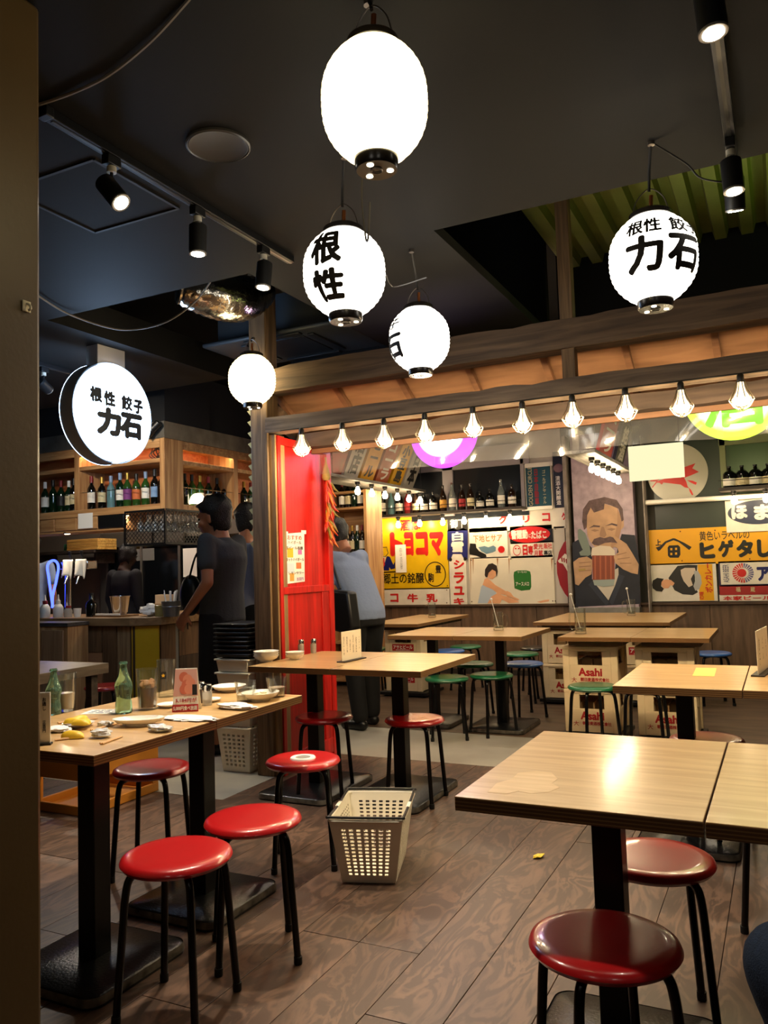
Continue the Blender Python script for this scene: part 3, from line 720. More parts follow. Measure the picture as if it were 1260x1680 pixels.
# ------------------------------------------------------------------ beer crates
M_crate = mat('crate_plastic', 'E6D0A8', 0.5, nscale=6, namt=0.08)
M_cred = mat('crate_red', 'B01A1E', 0.5)
M_cin = mat('crate_inside', 'A08058', 0.7)
CWd, CDp, CHt = 0.385, 0.36, 0.30
def crate_proto(kind):
    t = thing('beer_crate', '', 'crate')
    w, d, h_ = CWd / 2, CDp, CHt
    b = MB(); tw = 0.014
    # front wall with the hand window, side walls, back and floor
    wx, wz0, wz1 = 0.085, 0.165, 0.262
    b.box(-w + 0.012, w - 0.012, 0, tw, 0.012, wz0); b.box(-w + 0.012, w - 0.012, 0, tw, wz1, h_)
    b.box(-w + 0.012, -wx, 0, tw, wz0, wz1); b.box(wx, w - 0.012, 0, tw, wz0, wz1)
    b.box(-w + 0.012, w - 0.012, d - tw, d, 0.012, h_)
    for s_ in (-1, 1):
        xa, xb = (s_ * (w - 0.012), s_ * (w - 0.026)); xa, xb = min(xa, xb), max(xa, xb)
        b.box(xa, xb, tw, d - tw, 0.012, wz0); b.box(xa, xb, tw, d - tw, wz1, h_); b.box(xa, xb, tw, 0.10, wz0, wz1); b.box(xa, xb, d - 0.10, d - tw, wz0, wz1)
    b.box(-w + 0.012, w - 0.012, 0, d, 0.004, 0.014)
    b.build('body', M_crate, t, 30, 0.002)
    for s_ in (-1, 1):
        for k, yy in ((0, -0.004), (1, d - 0.03)):
            xa = s_ * (w - 0.05); MB().box(min(xa, s_ * w), max(xa, s_ * w), yy, yy + 0.034, 0.0, h_ + 0.002).build('corner_post', M_crate, t, 30, 0.006)
    MB().box(-w, w, -0.006, d + 0.004, h_ - 0.026, h_ - 0.012).build('rim', M_crate, t, 30, 0.003) if False else None
    r = MB()
    r.box(-w, w, -0.008, 0.004, h_ - 0.024, h_ - 0.004).box(-w, w, d - 0.004, d + 0.006, h_ - 0.024, h_ - 0.004).box(-w - 0.002, -w + 0.012, 0, d, h_ - 0.024, h_ - 0.004).box(w - 0.012, w + 0.002, 0, d, h_ - 0.024, h_ - 0.004)
    r.build('rim', M_crate, t, 30, 0.002)
    dv = MB()
    for k in (-0.09, 0.0, 0.09): dv.box(k - 0.004, k + 0.004, tw + 0.05, d - tw, 0.014, 0.20)
    for k in (0.12, 0.21, 0.30): dv.box(-w + 0.03, w - 0.03, k - 0.004, k + 0.004, 0.014, 0.20)
    dv.build('dividers', M_cin, t, 0)
    X, Z = (1, 0, 0), (0, 0, 1)
    if kind == 'roman':
        text('Asahi', (0, -0.0015, 0.118), X, Z, 0.165, 0.058, M_cred, t, 0.05)
        text('大', (-0.115, -0.0015, 0.062), X, Z, 0.036, 0.034, M_cred, t, 0.01)
        text('朝日麦酒株式會社', (0.03, -0.0015, 0.066), X, Z, 0.20, 0.026, M_cred, t, 0.03)
    else:
        l_ = MB().box(-0.115, 0.115, -0.0015, 0, 0.085, 0.150).build('label_panel', M_cred, t, 0)
        text('アサヒビール', (0, -0.0022, 0.122), X, Z, 0.205, 0.038, M_paper, l_, 0.03)
        text('朝日麦酒株式会社', (0, -0.0022, 0.0945), X, Z, 0.15, 0.012, M_paper, l_, 0.0)
    return t
cr_r, cr_k = crate_proto('roman'), crate_proto('kana'); used = {'roman': False, 'kana': False}
def crate(kind, x, y, z, rz, label, group):
    p = cr_r if kind == 'roman' else cr_k
    o = p if not used[kind] else copy_tree(p); used[kind] = True
    o.location = (x, y, z); o.rotation_euler = (0, 0, rz); o['label'] = label; o['group'] = group
def dolly(label, x, y, w, d):
    t = thing('crate_dolly', label, 'dolly', (x, y, 0))
    MB().box(-w / 2, w / 2, 0, d, 0.018, 0.05).build('deck', M_blkp, t, 30, 0.004)
    for sx in (-1, 1):
        for yy in (0.05, d - 0.05): MB().cyl((sx * (w / 2 - 0.05) - 0.012, yy, 0.0125), (sx * (w / 2 - 0.05) + 0.012, yy, 0.0125), 0.0125, n=12).build('wheel', M_blk, t)
G = 'beer crates under the far tables'
ZD = 0.052
for nm, x, y, kd in (('front left', -1.265, 5.76, 'roman'), ('front right', -0.765, 5.78, 'roman')):
    dolly(f'low black dolly under the {nm} crate stack of the mug table', x, y - 0.03, 0.44, 0.42)
    crate(kd, x, y, ZD, 0, f'beige beer crate with red lettering, bottom of the {nm} stack', G)
    crate(kd, x, y, ZD + CHt + 0.004, 0, f'beige beer crate with red lettering, top of the {nm} stack', G)
dolly('low black dolly under the crates below the portrait', -1.79, 7.10, 0.46, 0.42)
crate('roman', -1.79, 7.13, ZD, 0, 'beige beer crate below the portrait, bottom of its stack', G)
crate('roman', -1.79, 7.13, ZD + CHt + 0.004, 0, 'beige beer crate below the portrait, top of its stack', G)
dolly('low black dolly under the crates with red labels at far left', -3.365, 7.10, 0.50, 0.44)
crate('kana', -3.365, 7.14, ZD, 0, 'beige beer crate with red label panel at far left, bottom of its stack', G)
crate('kana', -3.365, 7.14, ZD + CHt + 0.004, 0, 'beige beer crate with red label panel at far left, top of its stack', G)
dolly('low black dolly under the far crates seen between two stacks', -1.12, 7.13, 0.46, 0.42)
crate('kana', -1.12, 7.16, ZD, 0, 'red labelled beer crate seen between the two front stacks, bottom', G)
crate('kana', -1.12, 7.16, ZD + CHt + 0.004, 0, 'red labelled beer crate seen between the two front stacks, top', G)

# ------------------------------------------------------------------ stools
M_sred = mat('stool_red', 'B3161A', 0.28, coat=0.4)
M_sgreen = mat('stool_green', '1C6A44', 0.3, coat=0.3)
M_sblue = mat('stool_blue', '2F5FA8', 0.35, coat=0.3)
M_sblack = mat('stool_black', '121214', 0.3, coat=0.3)
M_tube = mat('stool_tube', '0D0D0F', 0.25, 0.3)
M_foot = mat('stool_foot', '0A0A0A', 0.7)
SH = 0.44
def stool_proto(m, ring=False):
    t = thing('round_stool', '', 'stool')
    R = 0.162
    prof = [(0, SH - 0.030), (R - 0.03, SH - 0.032), (R - 0.008, SH - 0.028), (R, SH - 0.017), (R - 0.004, SH - 0.007), (R - 0.016, SH - 0.001), (R - 0.04, SH + 0.001), (R * 0.5, SH), (0, SH)]
    if ring: prof = [(0.046, SH - 0.03)] + prof[1:-2] + [(0.075, SH), (0.048, SH - 0.002), (0.046, SH - 0.01), (0.046, SH - 0.03)]
    s_ = MB().lathe(prof, 48).build('seat', m, t, 50)
    if ring:
        MB().lathe([(0.030, SH - 0.02), (0.033, SH + 0.0035), (0.042, SH + 0.006), (0.053, SH + 0.004), (0.056, SH - 0.001), (0.046, SH - 0.012)], 40).build('seat_ring', mat('white_plastic', 'E8E4DC', 0.35), s_)
    leg = MB().tube(bez([(0.05, 0, SH - 0.036), (0.10, 0, SH - 0.036), (0.132, 0, SH - 0.048), (0.146, 0, SH - 0.09), (0.156, 0, SH - 0.20), (0.175, 0, 0.012)], 6), 0.0112, 10).mesh('leg', 60)
    leg.materials.append(M_tube)
    ft = MB().lathe([(0, 0), (0.0125, 0), (0.0135, 0.004), (0.0135, 0.024), (0, 0.026)], 12, (0.1755, 0, 0)).mesh('rubber_foot', 50); ft.materials.append(M_foot)
    for k in range(4):
        o = link('leg', leg, t); o.rotation_euler = (0, 0, PI / 4 + k * PI / 2); link('rubber_foot', ft, o)
    return t
sp_ = {'red': stool_proto(M_sred), 'ring': stool_proto(M_sred, True), 'green': stool_proto(M_sgreen), 'blue': stool_proto(M_sblue), 'black': stool_proto(M_sblack)}
s_used = {}
def stool(kind, x, y, rz, label):
    o = sp_[kind] if kind not in s_used else copy_tree(sp_[kind]); s_used[kind] = 1
    o.location = (x, y, 0); o.rotation_euler = (0, 0, rad(rz)); o['label'] = label; o['group'] = 'round stools at the tables'
for kind, x, y, rz, lb in (
    ('red', -1.646, 1.889, 10, 'red round stool nearest at left, in front of the littered table'),
    ('red', -1.637, 2.256, 40, 'red round stool behind the nearest left one'),
    ('red', -2.47, 2.685, 20, 'red round stool on the far side of the littered table'),
    ('ring', -1.921, 3.02, 30, 'red round stool with a white ring in its seat'),
    ('red', -2.36, 3.94, 15, 'red stool under the bowl table by the red partition'),
    ('red', -1.84, 4.02, 5, 'red stool under the table with the menu card'),
    ('red', -0.396, 1.81, 35, 'dark red stool in the right foreground, half shaded by the table'),
    ('red', -0.369, 2.355, 15, 'red stool behind the column of the right foreground table'),
    ('red', -0.36, 3.95, 60, 'red stool under the table with the yellow sticker'),
    ('green', -2.268, 5.551, 25, 'green stool in front of the far mug table, left of two'),
    ('green', -2.003, 5.78, 50, 'green stool in front of the far mug table, right of two'),
    ('green', -2.362, 6.396, 10, 'green stool behind the far pedestal table'),
    ('green', -2.95, 7.75, 0, 'green stool farthest back by the wainscot'),
    ('blue', -2.97, 7.33, 30, 'blue stool beside the red labelled crates'),
    ('green', -3.85, 7.40, 20, 'green stool left of the red labelled crates'),
    ('green', -2.20, 7.20, 10, 'green stool near the wall left of the portrait crates'),
    ('blue', -1.97, 6.50, 45, 'blue stool right of the far mug table column'),
    ('black', -2.20, 7.72, 30, 'black stool against the wall left of the portrait'),
    ('green', -1.175, 5.40, 40, 'green stool in front of the lettered crates'),
    ('black', -0.85, 5.42, 0, 'black stool between the two front crate stacks'),
    ('blue', -0.60, 7.50, 20, 'blue stool at far right behind the crate table'),
    ('red', -4.62, 4.55, 20, 'red stool at the dark table near the bar'),
    ('black', -0.02, 2.95, 30, 'black stool beyond the right foreground table')):
    stool(kind, x, y, rz, lb)
# ------------------------------------------------------------------ back wall: enamel signs, shelf, bottles
YW = 8.86
def E_(n, c, r=0.3): return mat('enamel_' + n, c, r, nscale=7, namt=0.10)
eY, eR, eW, eN, eK = E_('yellow', 'D9AF12'), E_('red', 'C4201C'), E_('white', 'DAD3C4'), E_('navy', '1B1F5E'), E_('black', '15130F')
eT, eG, eS, eGr = E_('teal', '17444E'), E_('green', '2E6B2E'), E_('skin', 'D9A078'), E_('grey', '8C8A86')
def sign(name, label, x0, y0, x1, y1, m, Y=YW - 0.02, t=0.02, cat='sign'):
    a, b = AY(x0, y0, Y), AY(x1, y1, Y); c = (a + b) / 2
    s_ = thing(name, label, cat, (c.x, Y + t, min(a.z, b.z)))
    o = wrect(x0, y0, x1, y1, Y, m, s_, 'plate', t, 0.002)
    return s_, Y - 0.0016
def fin(s_): base(s_, s_.location)
def rivets(s_, Y, pts):
    for p in pts:
        c = AY(*p, Y); MB().cyl((c.x, Y - 0.002, c.z), (c.x, Y + 0.002, c.z), 0.007, n=8).build('rivet', mat('rusty_rivet', '4A2A18', 0.7), s_)
# white backing board behind the upper signs
bb, Y = sign('backing_board', 'white painted boarding behind the shelf and signs', 600, 700, 932, 995, mat('wall_board', 'BDB5A8', 0.6, nscale=3, namt=0.1), YW + 0.001, 0.015, 'wall board'); fin(bb)
s_, Y = sign('red_sign', 'narrow red sign at the far left end of the sign wall', 602, 880, 613, 966, eR)
wtext('とんかつ', 604, 885, 611, 960, Y, eW, s_, 0.03, True); fin(s_)
s_, Y = sign('small_sign', 'small white and red sign above the narrow red one', 602, 850, 612, 878, eW); wtext('酒', 603.5, 853, 610.5, 864, Y, eR, s_, 0.03); fin(s_)
# yellow sake sign
s_, Y = sign('yellow_sign', 'large yellow enamel sign with red katakana and a suited man', 612, 850, 737, 966, eY)
wtext('酒は', 656, 853, 690, 870, Y, eR, s_, 0.05)
for ch, a, b in (('ト', 639, 662), ('ヨ', 662, 679), ('コ', 681, 703), ('マ', 704, 729)): wtext(ch, a, 873, b, 912, Y, eR, s_, 0.10)
wtext('郷土の銘醸', 628, 941, 696, 957, Y, eK, s_, 0.02)
wellipse(714, 942, 17.5, 19, Y, eK, s_, 'ring', hole=0.92); wtext('豊', 714, 927, 724, 940, Y, eK, s_, 0.03); wtext('駒', 702, 940, 712, 955, Y, eK, s_, 0.03)
k = 240 / 1260; ox, oy = 590, 820
wpoly([(125, 610), (130, 500), (185, 480), (210, 560), (235, 485), (260, 490), (290, 560), (305, 530), (305, 590), (270, 600), (255, 580), (255, 610)], Y, eN, s_, 'suit', 0.0015, k, ox, oy)
wpoly([(190, 485), (225, 485), (212, 570)], Y - 0.001, eW, s_, 'collar', 0.0015, k, ox, oy); wpoly([(203, 500), (213, 500), (217, 560), (208, 580), (200, 560)], Y - 0.002, eR, s_, 'tie', 0.0015, k, ox, oy)
hd = [(158, 412), (235, 408), (240, 440), (246, 458), (222, 490), (180, 485), (160, 450)]
b = MB(); P = [AY(ox + x * k, oy + y * k, Y) for x, y in hd]; b.tube(P, 0.005, 6, True); b.build('face_outline', eK, s_)
wpoly([(125, 622), (310, 615), (310, 626), (125, 632)], Y, eK, s_, 'line', 0.0015, k, ox, oy)
rivets(s_, Y, [(615, 855), (734, 852), (616, 962), (734, 961)]); fin(s_)
nt_ = thing('paper_note', 'white paper slip pinned over the yellow sign', 'note', (0, 0, 0)); wrect(648, 894, 667, 939, YW - 0.045, M_paper, nt_, 'sheet', 0.002)
wtext('お知らせ', 655, 899, 660, 912, YW - 0.0465, mat('print_grey', '6A6660', 0.8), nt_, 0, True); wtext('本日のお品書き', 656, 914, 661, 934, YW - 0.0465, mat('print_grey', '6A6660', 0.8), nt_, 0, True)
base(nt_, AY(657, 939, YW - 0.045))
s_, Y = sign('milk_sign', 'white strip sign with spaced red letters under the yellow sign', 605, 966, 738, 993, eW)
for ch, a, b in (('リ', 613, 625), ('コ', 640, 654), ('牛', 668, 686), ('乳', 699, 718)): wtext(ch, a, 974, b, 988, Y, eR, s_, 0.05)
rivets(s_, Y, [(609, 970), (733, 968), (610, 990), (733, 989)]); fin(s_)
# tall navy and white sign
s_, Y = sign('tall_sign', 'tall navy and white enamel sign with red vertical katakana', 734, 848, 767, 993, eW, YW - 0.024)
wrect(734, 848, 767, 870, Y, eK, s_, 'black_field', 0.0015); wtext('御下', 738, 852, 764, 866, Y - 0.001, eW, s_, 0.02)
wpoly([(734, 871), (742, 866), (751, 870), (760, 866), (767, 870), (767, 918), (760, 915), (757, 909), (743, 909), (740, 916), (734, 919)], Y, eN, s_, 'navy_field')
wtext('白', 741, 873, 760, 887, Y - 0.001, eW, s_, 0.06); wtext('雪', 740, 889, 761, 906, Y - 0.001, eW, s_, 0.06)
for ch, a, b in (('シ', 919, 933), ('ラ', 939, 957), ('ユ', 962, 976), ('キ', 981, 992)): wtext(ch, 744, a, 762, b, Y, eR, s_, 0.06)
for p in ((739, 918), (763, 917)): wellipse(*p, 2.6, 2.8, Y - 0.001, eK, s_, 'dot')
fin(s_)
s_, Y = sign('strip_sign', 'long white strip sign with red letters under the bottle shelf', 768, 838, 932, 866, eW)
for ch, a, b, c_, d in (('グ', 818, 833, 845, 859), ('リ', 857, 869, 846, 857), ('コ', 889, 903, 842, 855), ('ケ', 921, 931, 841, 853)): wtext(ch, a, c_, b, d, Y, eR, s_, 0.06)
rivets(s_, Y, [(772, 842), (928, 841), (858, 862)]); fin(s_)
s_, Y = sign('boot_sign', 'white sign with a black split-toe boot and a grey sole', 769, 867, 834, 915, eW)
wtext('下地ヒサア', 776, 878, 824, 888, Y, mat('enamel_ochre', 'B0794A', 0.4), s_, 0.03)
k = 200 / 1260; ox, oy = 760, 820
wpoly([(70, 450), (130, 455), (135, 495), (165, 530), (235, 565), (240, 590), (190, 602), (140, 580), (65, 565), (62, 520)], Y, eK, s_, 'boot', 0.0015, k, ox, oy)
wpoly([(155, 490), (220, 478), (260, 490), (310, 472), (338, 490), (335, 530), (300, 545), (240, 560), (185, 530)], Y, mat('enamel_slate', '5F7D8C', 0.4), s_, 'sole', 0.0015, k, ox, oy)
wellipse(822.5, 901.5, 5.5, 5.5, Y, eR, s_, 'seal'); fin(s_)
s_, Y = sign('tobacco_backing', 'black sign board carrying the red tobacco oval', 836, 864, 907, 890, eK)
wellipse(868, 877, 34, 13, Y, eR, s_, 'oval'); wtext('警醒動', 838, 870, 866, 884, Y - 0.001, eW, s_, 0.05); wtext('に', 867, 876, 871, 882, Y - 0.001, eW, s_, 0.02); wtext('たばこ', 871, 871, 897, 883, Y - 0.001, eW, s_, 0.04); fin(s_)
s_, Y = sign('credit_sign', 'white and red sign with a round face, under the tobacco oval', 837, 890, 907, 914, eW)
wtext('日', 857, 894, 866, 911, Y, eR, s_, 0.06); wtext('専', 866, 895, 875, 910, Y, eR, s_, 0.05); wtext('愛光', 875, 892, 891, 901, Y, eR, s_, 0.03); wtext('月賦', 876, 903, 891, 912, Y, eR, s_, 0.03)
wtext('販社', 892, 891, 906, 900, Y, eR, s_, 0.03); wtext('專店', 892, 903, 906, 911, Y, eK, s_, 0.03)
wellipse(848, 903, 6.5, 8.5, Y, eR, s_, 'face', hole=0.85); wellipse(846, 900, 1.5, 1.2, Y, eR, s_, 'eye'); wellipse(851, 900, 1.5, 1.2, Y, eR, s_, 'eye'); fin(s_)
# bathing girl sign
s_, Y = sign('girl_sign', 'rusty white sign with a seated girl and a green tin', 769, 915, 911, 991, mat('enamel_ivory', 'D8CFBB', 0.35, nscale=4, namt=0.06))
P_ = lambda pts, m, n, d=0: wpoly(pts, Y - d, m, s_, n, 0.0015, k, ox, oy)
P_([(150, 1070), (185, 900), (210, 870), (330, 935), (345, 985), (270, 1070)], mat('enamel_pale_blue', 'A9B6C4', 0.4), 'swimsuit')
P_([(200, 880), (220, 820), (250, 805), (330, 880), (450, 950), (440, 985), (360, 970), (300, 925), (240, 900)], eS, 'arm', 0.001)
P_([(250, 1070), (290, 1000), (360, 960), (400, 985), (540, 1030), (580, 1060), (470, 1068), (400, 1030), (380, 1072)], eS, 'legs', 0.0015)
P_([(440, 985), (450, 940), (490, 960), (520, 1000), (580, 1030), (570, 1040), (500, 1010), (460, 1005)], eS, 'hand', 0.002)
P_([(245, 790), (250, 740), (300, 720), (340, 740), (335, 790), (305, 820), (270, 815)], eS, 'face', 0.002)
P_([(222, 780), (225, 720), (260, 665), (300, 655), (345, 680), (357, 740), (345, 800), (335, 740), (300, 720), (262, 755), (250, 800), (232, 800)], mat('enamel_hair', '2A1F1A', 0.4), 'hair', 0.003)
P_([(760, 1055), (840, 1035), (890, 1030), (885, 1050), (800, 1065)], eS, 'foot')
P_([(520, 780), (525, 745), (560, 730), (650, 728), (690, 740), (700, 780), (703, 900), (690, 930), (600, 940), (530, 915), (525, 840)], eG, 'tin')
wtext('アースメロ', 846, 955, 868, 961, Y - 0.001, eW, s_, 0.03); wtext('サーモメロ', 849, 937, 864, 940, Y - 0.001, eW, s_, 0.02)
M_rust = mat('rust_streak', '9A6A3A', 0.8)
for a, b, w in ((816, 918, 1.2), (776, 930, 1.0), (835, 930, 0.9), (905, 925, 1.0), (772, 960, 0.8)): P = [(a - w, 916), (a + w, 916), (a + w * 0.2, b + 12)]; wpoly(P, Y - 0.0002, M_rust, s_, 'rust_streak')
rivets(s_, Y, [(773, 919), (907, 917), (774, 987), (907, 986), (838, 917)]); fin(s_)
s_, Y = sign('disc_sign', 'white sign with part of a large dark red disc beside the portrait', 908, 864, 932, 990, mat('enamel_greywhite', 'B5ADA2', 0.4))
P_ = lambda pts, m, n, d=0: wpoly(pts, Y - d, m, s_, n, 0.0015, k, ox, oy)
P_([(1085, 400), (1040, 440), (990, 540), (965, 650), (970, 760), (1000, 880), (1050, 970), (1085, 1010)], mat('enamel_dark_red', '8E1620', 0.4), 'disc')
P_([(978, 630), (1020, 590), (1050, 555), (1085, 580), (1075, 660), (1078, 740), (1055, 700), (1030, 660), (990, 650)], eW, 'emblem', 0.001)
for q in ((1010, 600), (1033, 605), (1056, 615)): P_([(q[0], q[1]), (q[0] + 14, q[1] - 8), (q[0] + 20, q[1] + 40), (q[0] + 8, q[1] + 44)], mat('enamel_dark_red', '8E1620', 0.4), 'slit', 0.002)
rivets(s_, Y, [(911, 868), (911, 986), (911, 925)]); fin(s_)

# ------------------------------------------------------------------ bottle shelf with windows behind
wf = struct(wrect(672, 752, 868, 845, YW - 0.03, mat('window_dark', '23262A', 0.12), None, 'window_1', 0.02))
M_wf = mat('window_paint', '9C9498', 0.5)
for a, b, c_, d in ((668, 742, 676, 846), (724, 742, 745, 846), (852, 742, 862, 838), (668, 745, 868, 760)): wrect(a, b, c_, d, YW - 0.06, M_wf, wf, 'window_frame', 0.03, 0.002)
M_dkwood = wood('dark_shelf', '2E2824', '4A4038', 0.6, (1, 9, 9), 3)
sh = thing('bottle_shelf', 'long grey shelf with a thin rail on the sign wall', 'shelf')
z_sh = 1.885
box('board', M_dkwood, -4.60, -2.55, 8.60, 8.83, z_sh - 0.03, z_sh, sh, 0.003)
MB().tube([(-4.60, 8.61, z_sh + 0.075), (-2.55, 8.61, z_sh + 0.075)], 0.004, 6).build('rail', M_blk, sh)
for x in (-4.59, -3.9, -3.2, -2.56): MB().cyl((x, 8.61, z_sh), (x, 8.61, z_sh + 0.076), 0.004, n=6).build('rail_post', M_blk, sh)
base(sh, (-3.57, 8.72, z_sh))
M_gl = {}
def gmat(n, c, r=0.06, tr=0.0): return mat('glass_' + n, c, r, spec=0.6, trans=tr, ior=1.45, coat=0.3)
gm = {'brown': gmat('brown', '1F120A'), 'black': gmat('black', '0B0C0B'), 'green': gmat('green', '0C2213'), 'lgreen': gmat('leaf', '28481C'), 'clear': gmat('clear', 'B8C4C0', 0.06, 0.75), 'aqua': gmat('aqua', '7FB0B8', 0.06, 0.5), 'red': gmat('red', '6A1A1C')}
lab = {'white': mat('label_white', 'E6E0D2', 0.7), 'red': mat('label_red', 'A02A2E', 0.7), 'gold': mat('label_gold', 'C08A34', 0.6), 'cream': mat('label_cream', 'CDBF96', 0.7), 'black': mat('label_black', '1C1A18', 0.6), 'orange': mat('label_orange', 'C86A3A', 0.7), 'blue': mat('label_blue', '7E9CC0', 0.7), 'purple': mat('label_purple', '7A3A78', 0.7)}
cap = {'black': mat('cap_black', '131212', 0.4), 'red': mat('cap_red', '7A1C1E', 0.4), 'gold': mat('cap_gold', 'B08A3C', 0.35, 0.6), 'white': mat('cap_white', 'D8D4CC', 0.4), 'blue': mat('cap_blue', '7A90B0', 0.4)}
BP = {'sake': [(0, 0), (0.95, 0), (1, 0.02), (1, 0.52), (0.9, 0.60), (0.55, 0.72), (0.36, 0.80), (0.31, 0.94), (0.36, 0.955), (0.36, 0.985), (0, 0.985)],
      'squat': [(0, 0), (0.95, 0), (1, 0.02), (1, 0.56), (0.93, 0.66), (0.6, 0.76), (0.27, 0.80), (0.25, 0.95), (0.3, 0.96), (0.3, 0.985), (0, 0.985)],
      'wine': [(0, 0), (0.95, 0), (1, 0.015), (1, 0.58), (0.92, 0.64), (0.6, 0.71), (0.38, 0.76), (0.36, 0.96), (0.40, 0.965), (0.40, 0.985), (0, 0.985)]}
_bm = {}
def bottle(loc, h, r, shape, g, lb=None, cp='black', label='', group=None, lz=(0.14, 0.44), name='bottle'):
    k = (shape, round(h, 3), round(r, 4), g)
    if k not in _bm:
        me = MB().lathe([(a * r, z * h) for a, z in BP[shape]], 18).mesh('glass', 50); me.materials.append(gm[g]); _bm[k] = me
    t = thing(name, label, 'bottle', loc, rnd.uniform(-0.3, 0.3), group); link('glass', _bm[k], t)
    kc = ('cap', shape, round(h, 3), round(r, 4), cp)
    if kc not in _bm:
        f = 0.30 if shape != 'wine' else 0.42
        me = MB().lathe([(0, h * 1.0), (r * f, h * 1.0), (r * f * 1.04, h * 0.99), (r * f * 1.04, h * 0.93 if shape != 'wine' else h * 0.80), (r * f * 0.8, h * 0.93 if shape != 'wine' else h * 0.80)], 14).mesh('cap', 50); me.materials.append(cap[cp]); _bm[kc] = me
    link('cap', _bm[kc], t)
    if lb:
        kl = ('lab', round(h, 3), round(r, 4), lb, lz)
        if kl not in _bm:
            b = MB(); n = 14; A = [-PI / 2 - 1.9 + 3.8 * i / n for i in range(n + 1)]; rr = r * 1.012
            vs = [(rr * math.cos(a), rr * math.sin(a), h * z) for z in lz for a in A]
            b.add(vs, [(i, i + 1, n + 2 + i, n + 1 + i) for i in range(n)]); me = b.mesh('label', 50, False); me.materials.append(lab[lb]); _bm[kl] = me
        link('label', _bm[kl], t)
    return t
# bottles along the sign-wall shelf, left to right: pixel x, top y, shape, glass, label, cap
row = [(609, 806, 'sake', 'black', 'white', 'black'), (626, 800, 'squat', 'black', 'white', 'black'), (641, 806, 'sake', 'aqua', None, 'blue'), (654, 804, 'squat', 'black', 'white', 'gold'),
       (668, 800, 'sake', 'red', 'red', 'red'), (681, 806, 'sake', 'brown', 'cream', 'black'), (695, 809, 'squat', 'black', 'white', 'black'), (710, 806, 'squat', 'black', 'white', 'black'),
       (726, 796, 'sake', 'brown', 'gold', 'black'), (741, 792, 'sake', 'clear', 'white', 'red'), (757, 795, 'sake', 'brown', 'red', 'black'), (771, 793, 'sake', 'brown', 'cream', 'black'),
       (787, 806, 'squat', 'black', 'white', 'black'), (803, 802, 'squat', 'black', 'white', 'black'), (821, 787, 'sake', 'clear', 'white', 'white'), (839, 794, 'squat', 'brown', 'white', 'black')]
for i, (px, ty_, shp, g, lb_, cp) in enumerate(row):
    p = AY(px, ty_, 8.70); h_ = max(0.2, p.z - z_sh)
    t = bottle((p.x, 8.70, z_sh), h_, 0.046 if shp == 'squat' else 0.042, shp, g, lb_, cp, f'{ORD[i]} bottle from the left on the sign wall shelf, {dict(black="black", aqua="pale blue", red="red", brown="brown", clear="clear")[g]} glass', 'bottles on the sign wall shelf')
for i, p in enumerate(((620, 848), (653, 846), (688, 844), (726, 843), (761, 843), (797, 840), (836, 838))):
    q = AY(*p, 8.66); put_sb((q.x, 8.66, z_sh - 0.031), f'{ORD[i]} bare bulb from the left under the sign wall shelf', 'bulbs under the sign wall shelf')
# teal framed sign and bottle-shaped dark sign to the right of the shelf
s_, Y = sign('teal_sign', 'teal framed sign with gold English letters beside the shelf', 862, 763, 905, 834, eT, YW - 0.05, 0.03)
for a, b, c_, d in ((861, 762, 863.5, 835), (903.5, 761, 906, 834), (861, 761, 906, 764), (861, 832, 906, 835)): wrect(a, b, c_, d, YW - 0.056, M_white, s_, 'frame', 0.03)
text('GOLDEN CIRCLE', AY(870, 798, Y) , (0, 0, 1), (-1, 0, 0), 0.44, 0.045, mat('enamel_gold', 'C9B98A', 0.4), s_, 0.0)
wtext('日本自動車', 875, 770, 885, 828, Y, mat('enamel_dark_red', '8E1620', 0.4), s_, 0.05, True); wtext('ゴールデンサークル', 889, 771, 897, 826, Y, mat('enamel_gold', 'C9B98A', 0.4), s_, 0.02, True); fin(s_)
s_, Y = sign('vertical_sign', 'dark narrow sign with white vertical letters next to the teal sign', 906, 742, 930, 832, eK, YW - 0.03)
c = AY(916, 768, Y); MB().ell((c.x, Y, c.z), (0.055, 0.006, 0.05), 20, 8).build('seal', mat('enamel_mauve', '8A6A72', 0.5), s_); wtext('清酒大関醸造', 911, 781, 921, 828, Y, M_white, s_, 0.03, True); wtext('味', 922, 744, 929, 760, Y, M_white, s_, 0.04); fin(s_)

# ------------------------------------------------------------------ portrait panel of the drinker
YP = 8.70
s_, Y = sign('portrait_panel', 'tall painted panel of a mustached man drinking a mug of beer', 934.5, 715, 1048.5, 996.5, mat('mauve_plaster', 'A2909A', 0.6, nscale=14, namt=0.22), YP, 0.14, 'painting')
k = 340 / 1260; ox, oy = 920, 640
P_ = lambda pts, m, n, d=0: wpoly(pts, Y - d, m, s_, n, 0.0015, k, ox, oy)
pN, pF, pF2, pH = mat('paint_navy', '171B24', 0.5, nscale=9, namt=0.25), mat('paint_flesh', 'B08C6A', 0.5, nscale=9, namt=0.14), mat('paint_flesh_dark', '8E6E54', 0.5), mat('paint_hair', '54403C', 0.5, nscale=25, namt=0.35)
P_([(70, 930), (130, 895), (190, 960), (190, 1150), (320, 1180), (345, 960), (370, 875), (450, 882), (478, 1040), (484, 1300), (92, 1318), (84, 1180), (74, 1060)], pN, 'jacket')
P_([(195, 1160), (350, 1080), (352, 1140), (290, 1278)], mat('paint_shirt', 'B4AC9E', 0.5), 'shirt', 0.001)
P_([(158, 830), (158, 760), (180, 712), (262, 690), (345, 715), (372, 790), (364, 860), (345, 935), (310, 965), (215, 965), (178, 920), (162, 880)], pF, 'face', 0.001)
P_([(345, 715), (372, 790), (364, 860), (345, 935), (310, 965), (304, 940), (330, 885), (344, 800)], mat('paint_flesh_mid', '9E7A5C', 0.5), 'cheek_shade', 0.0018)
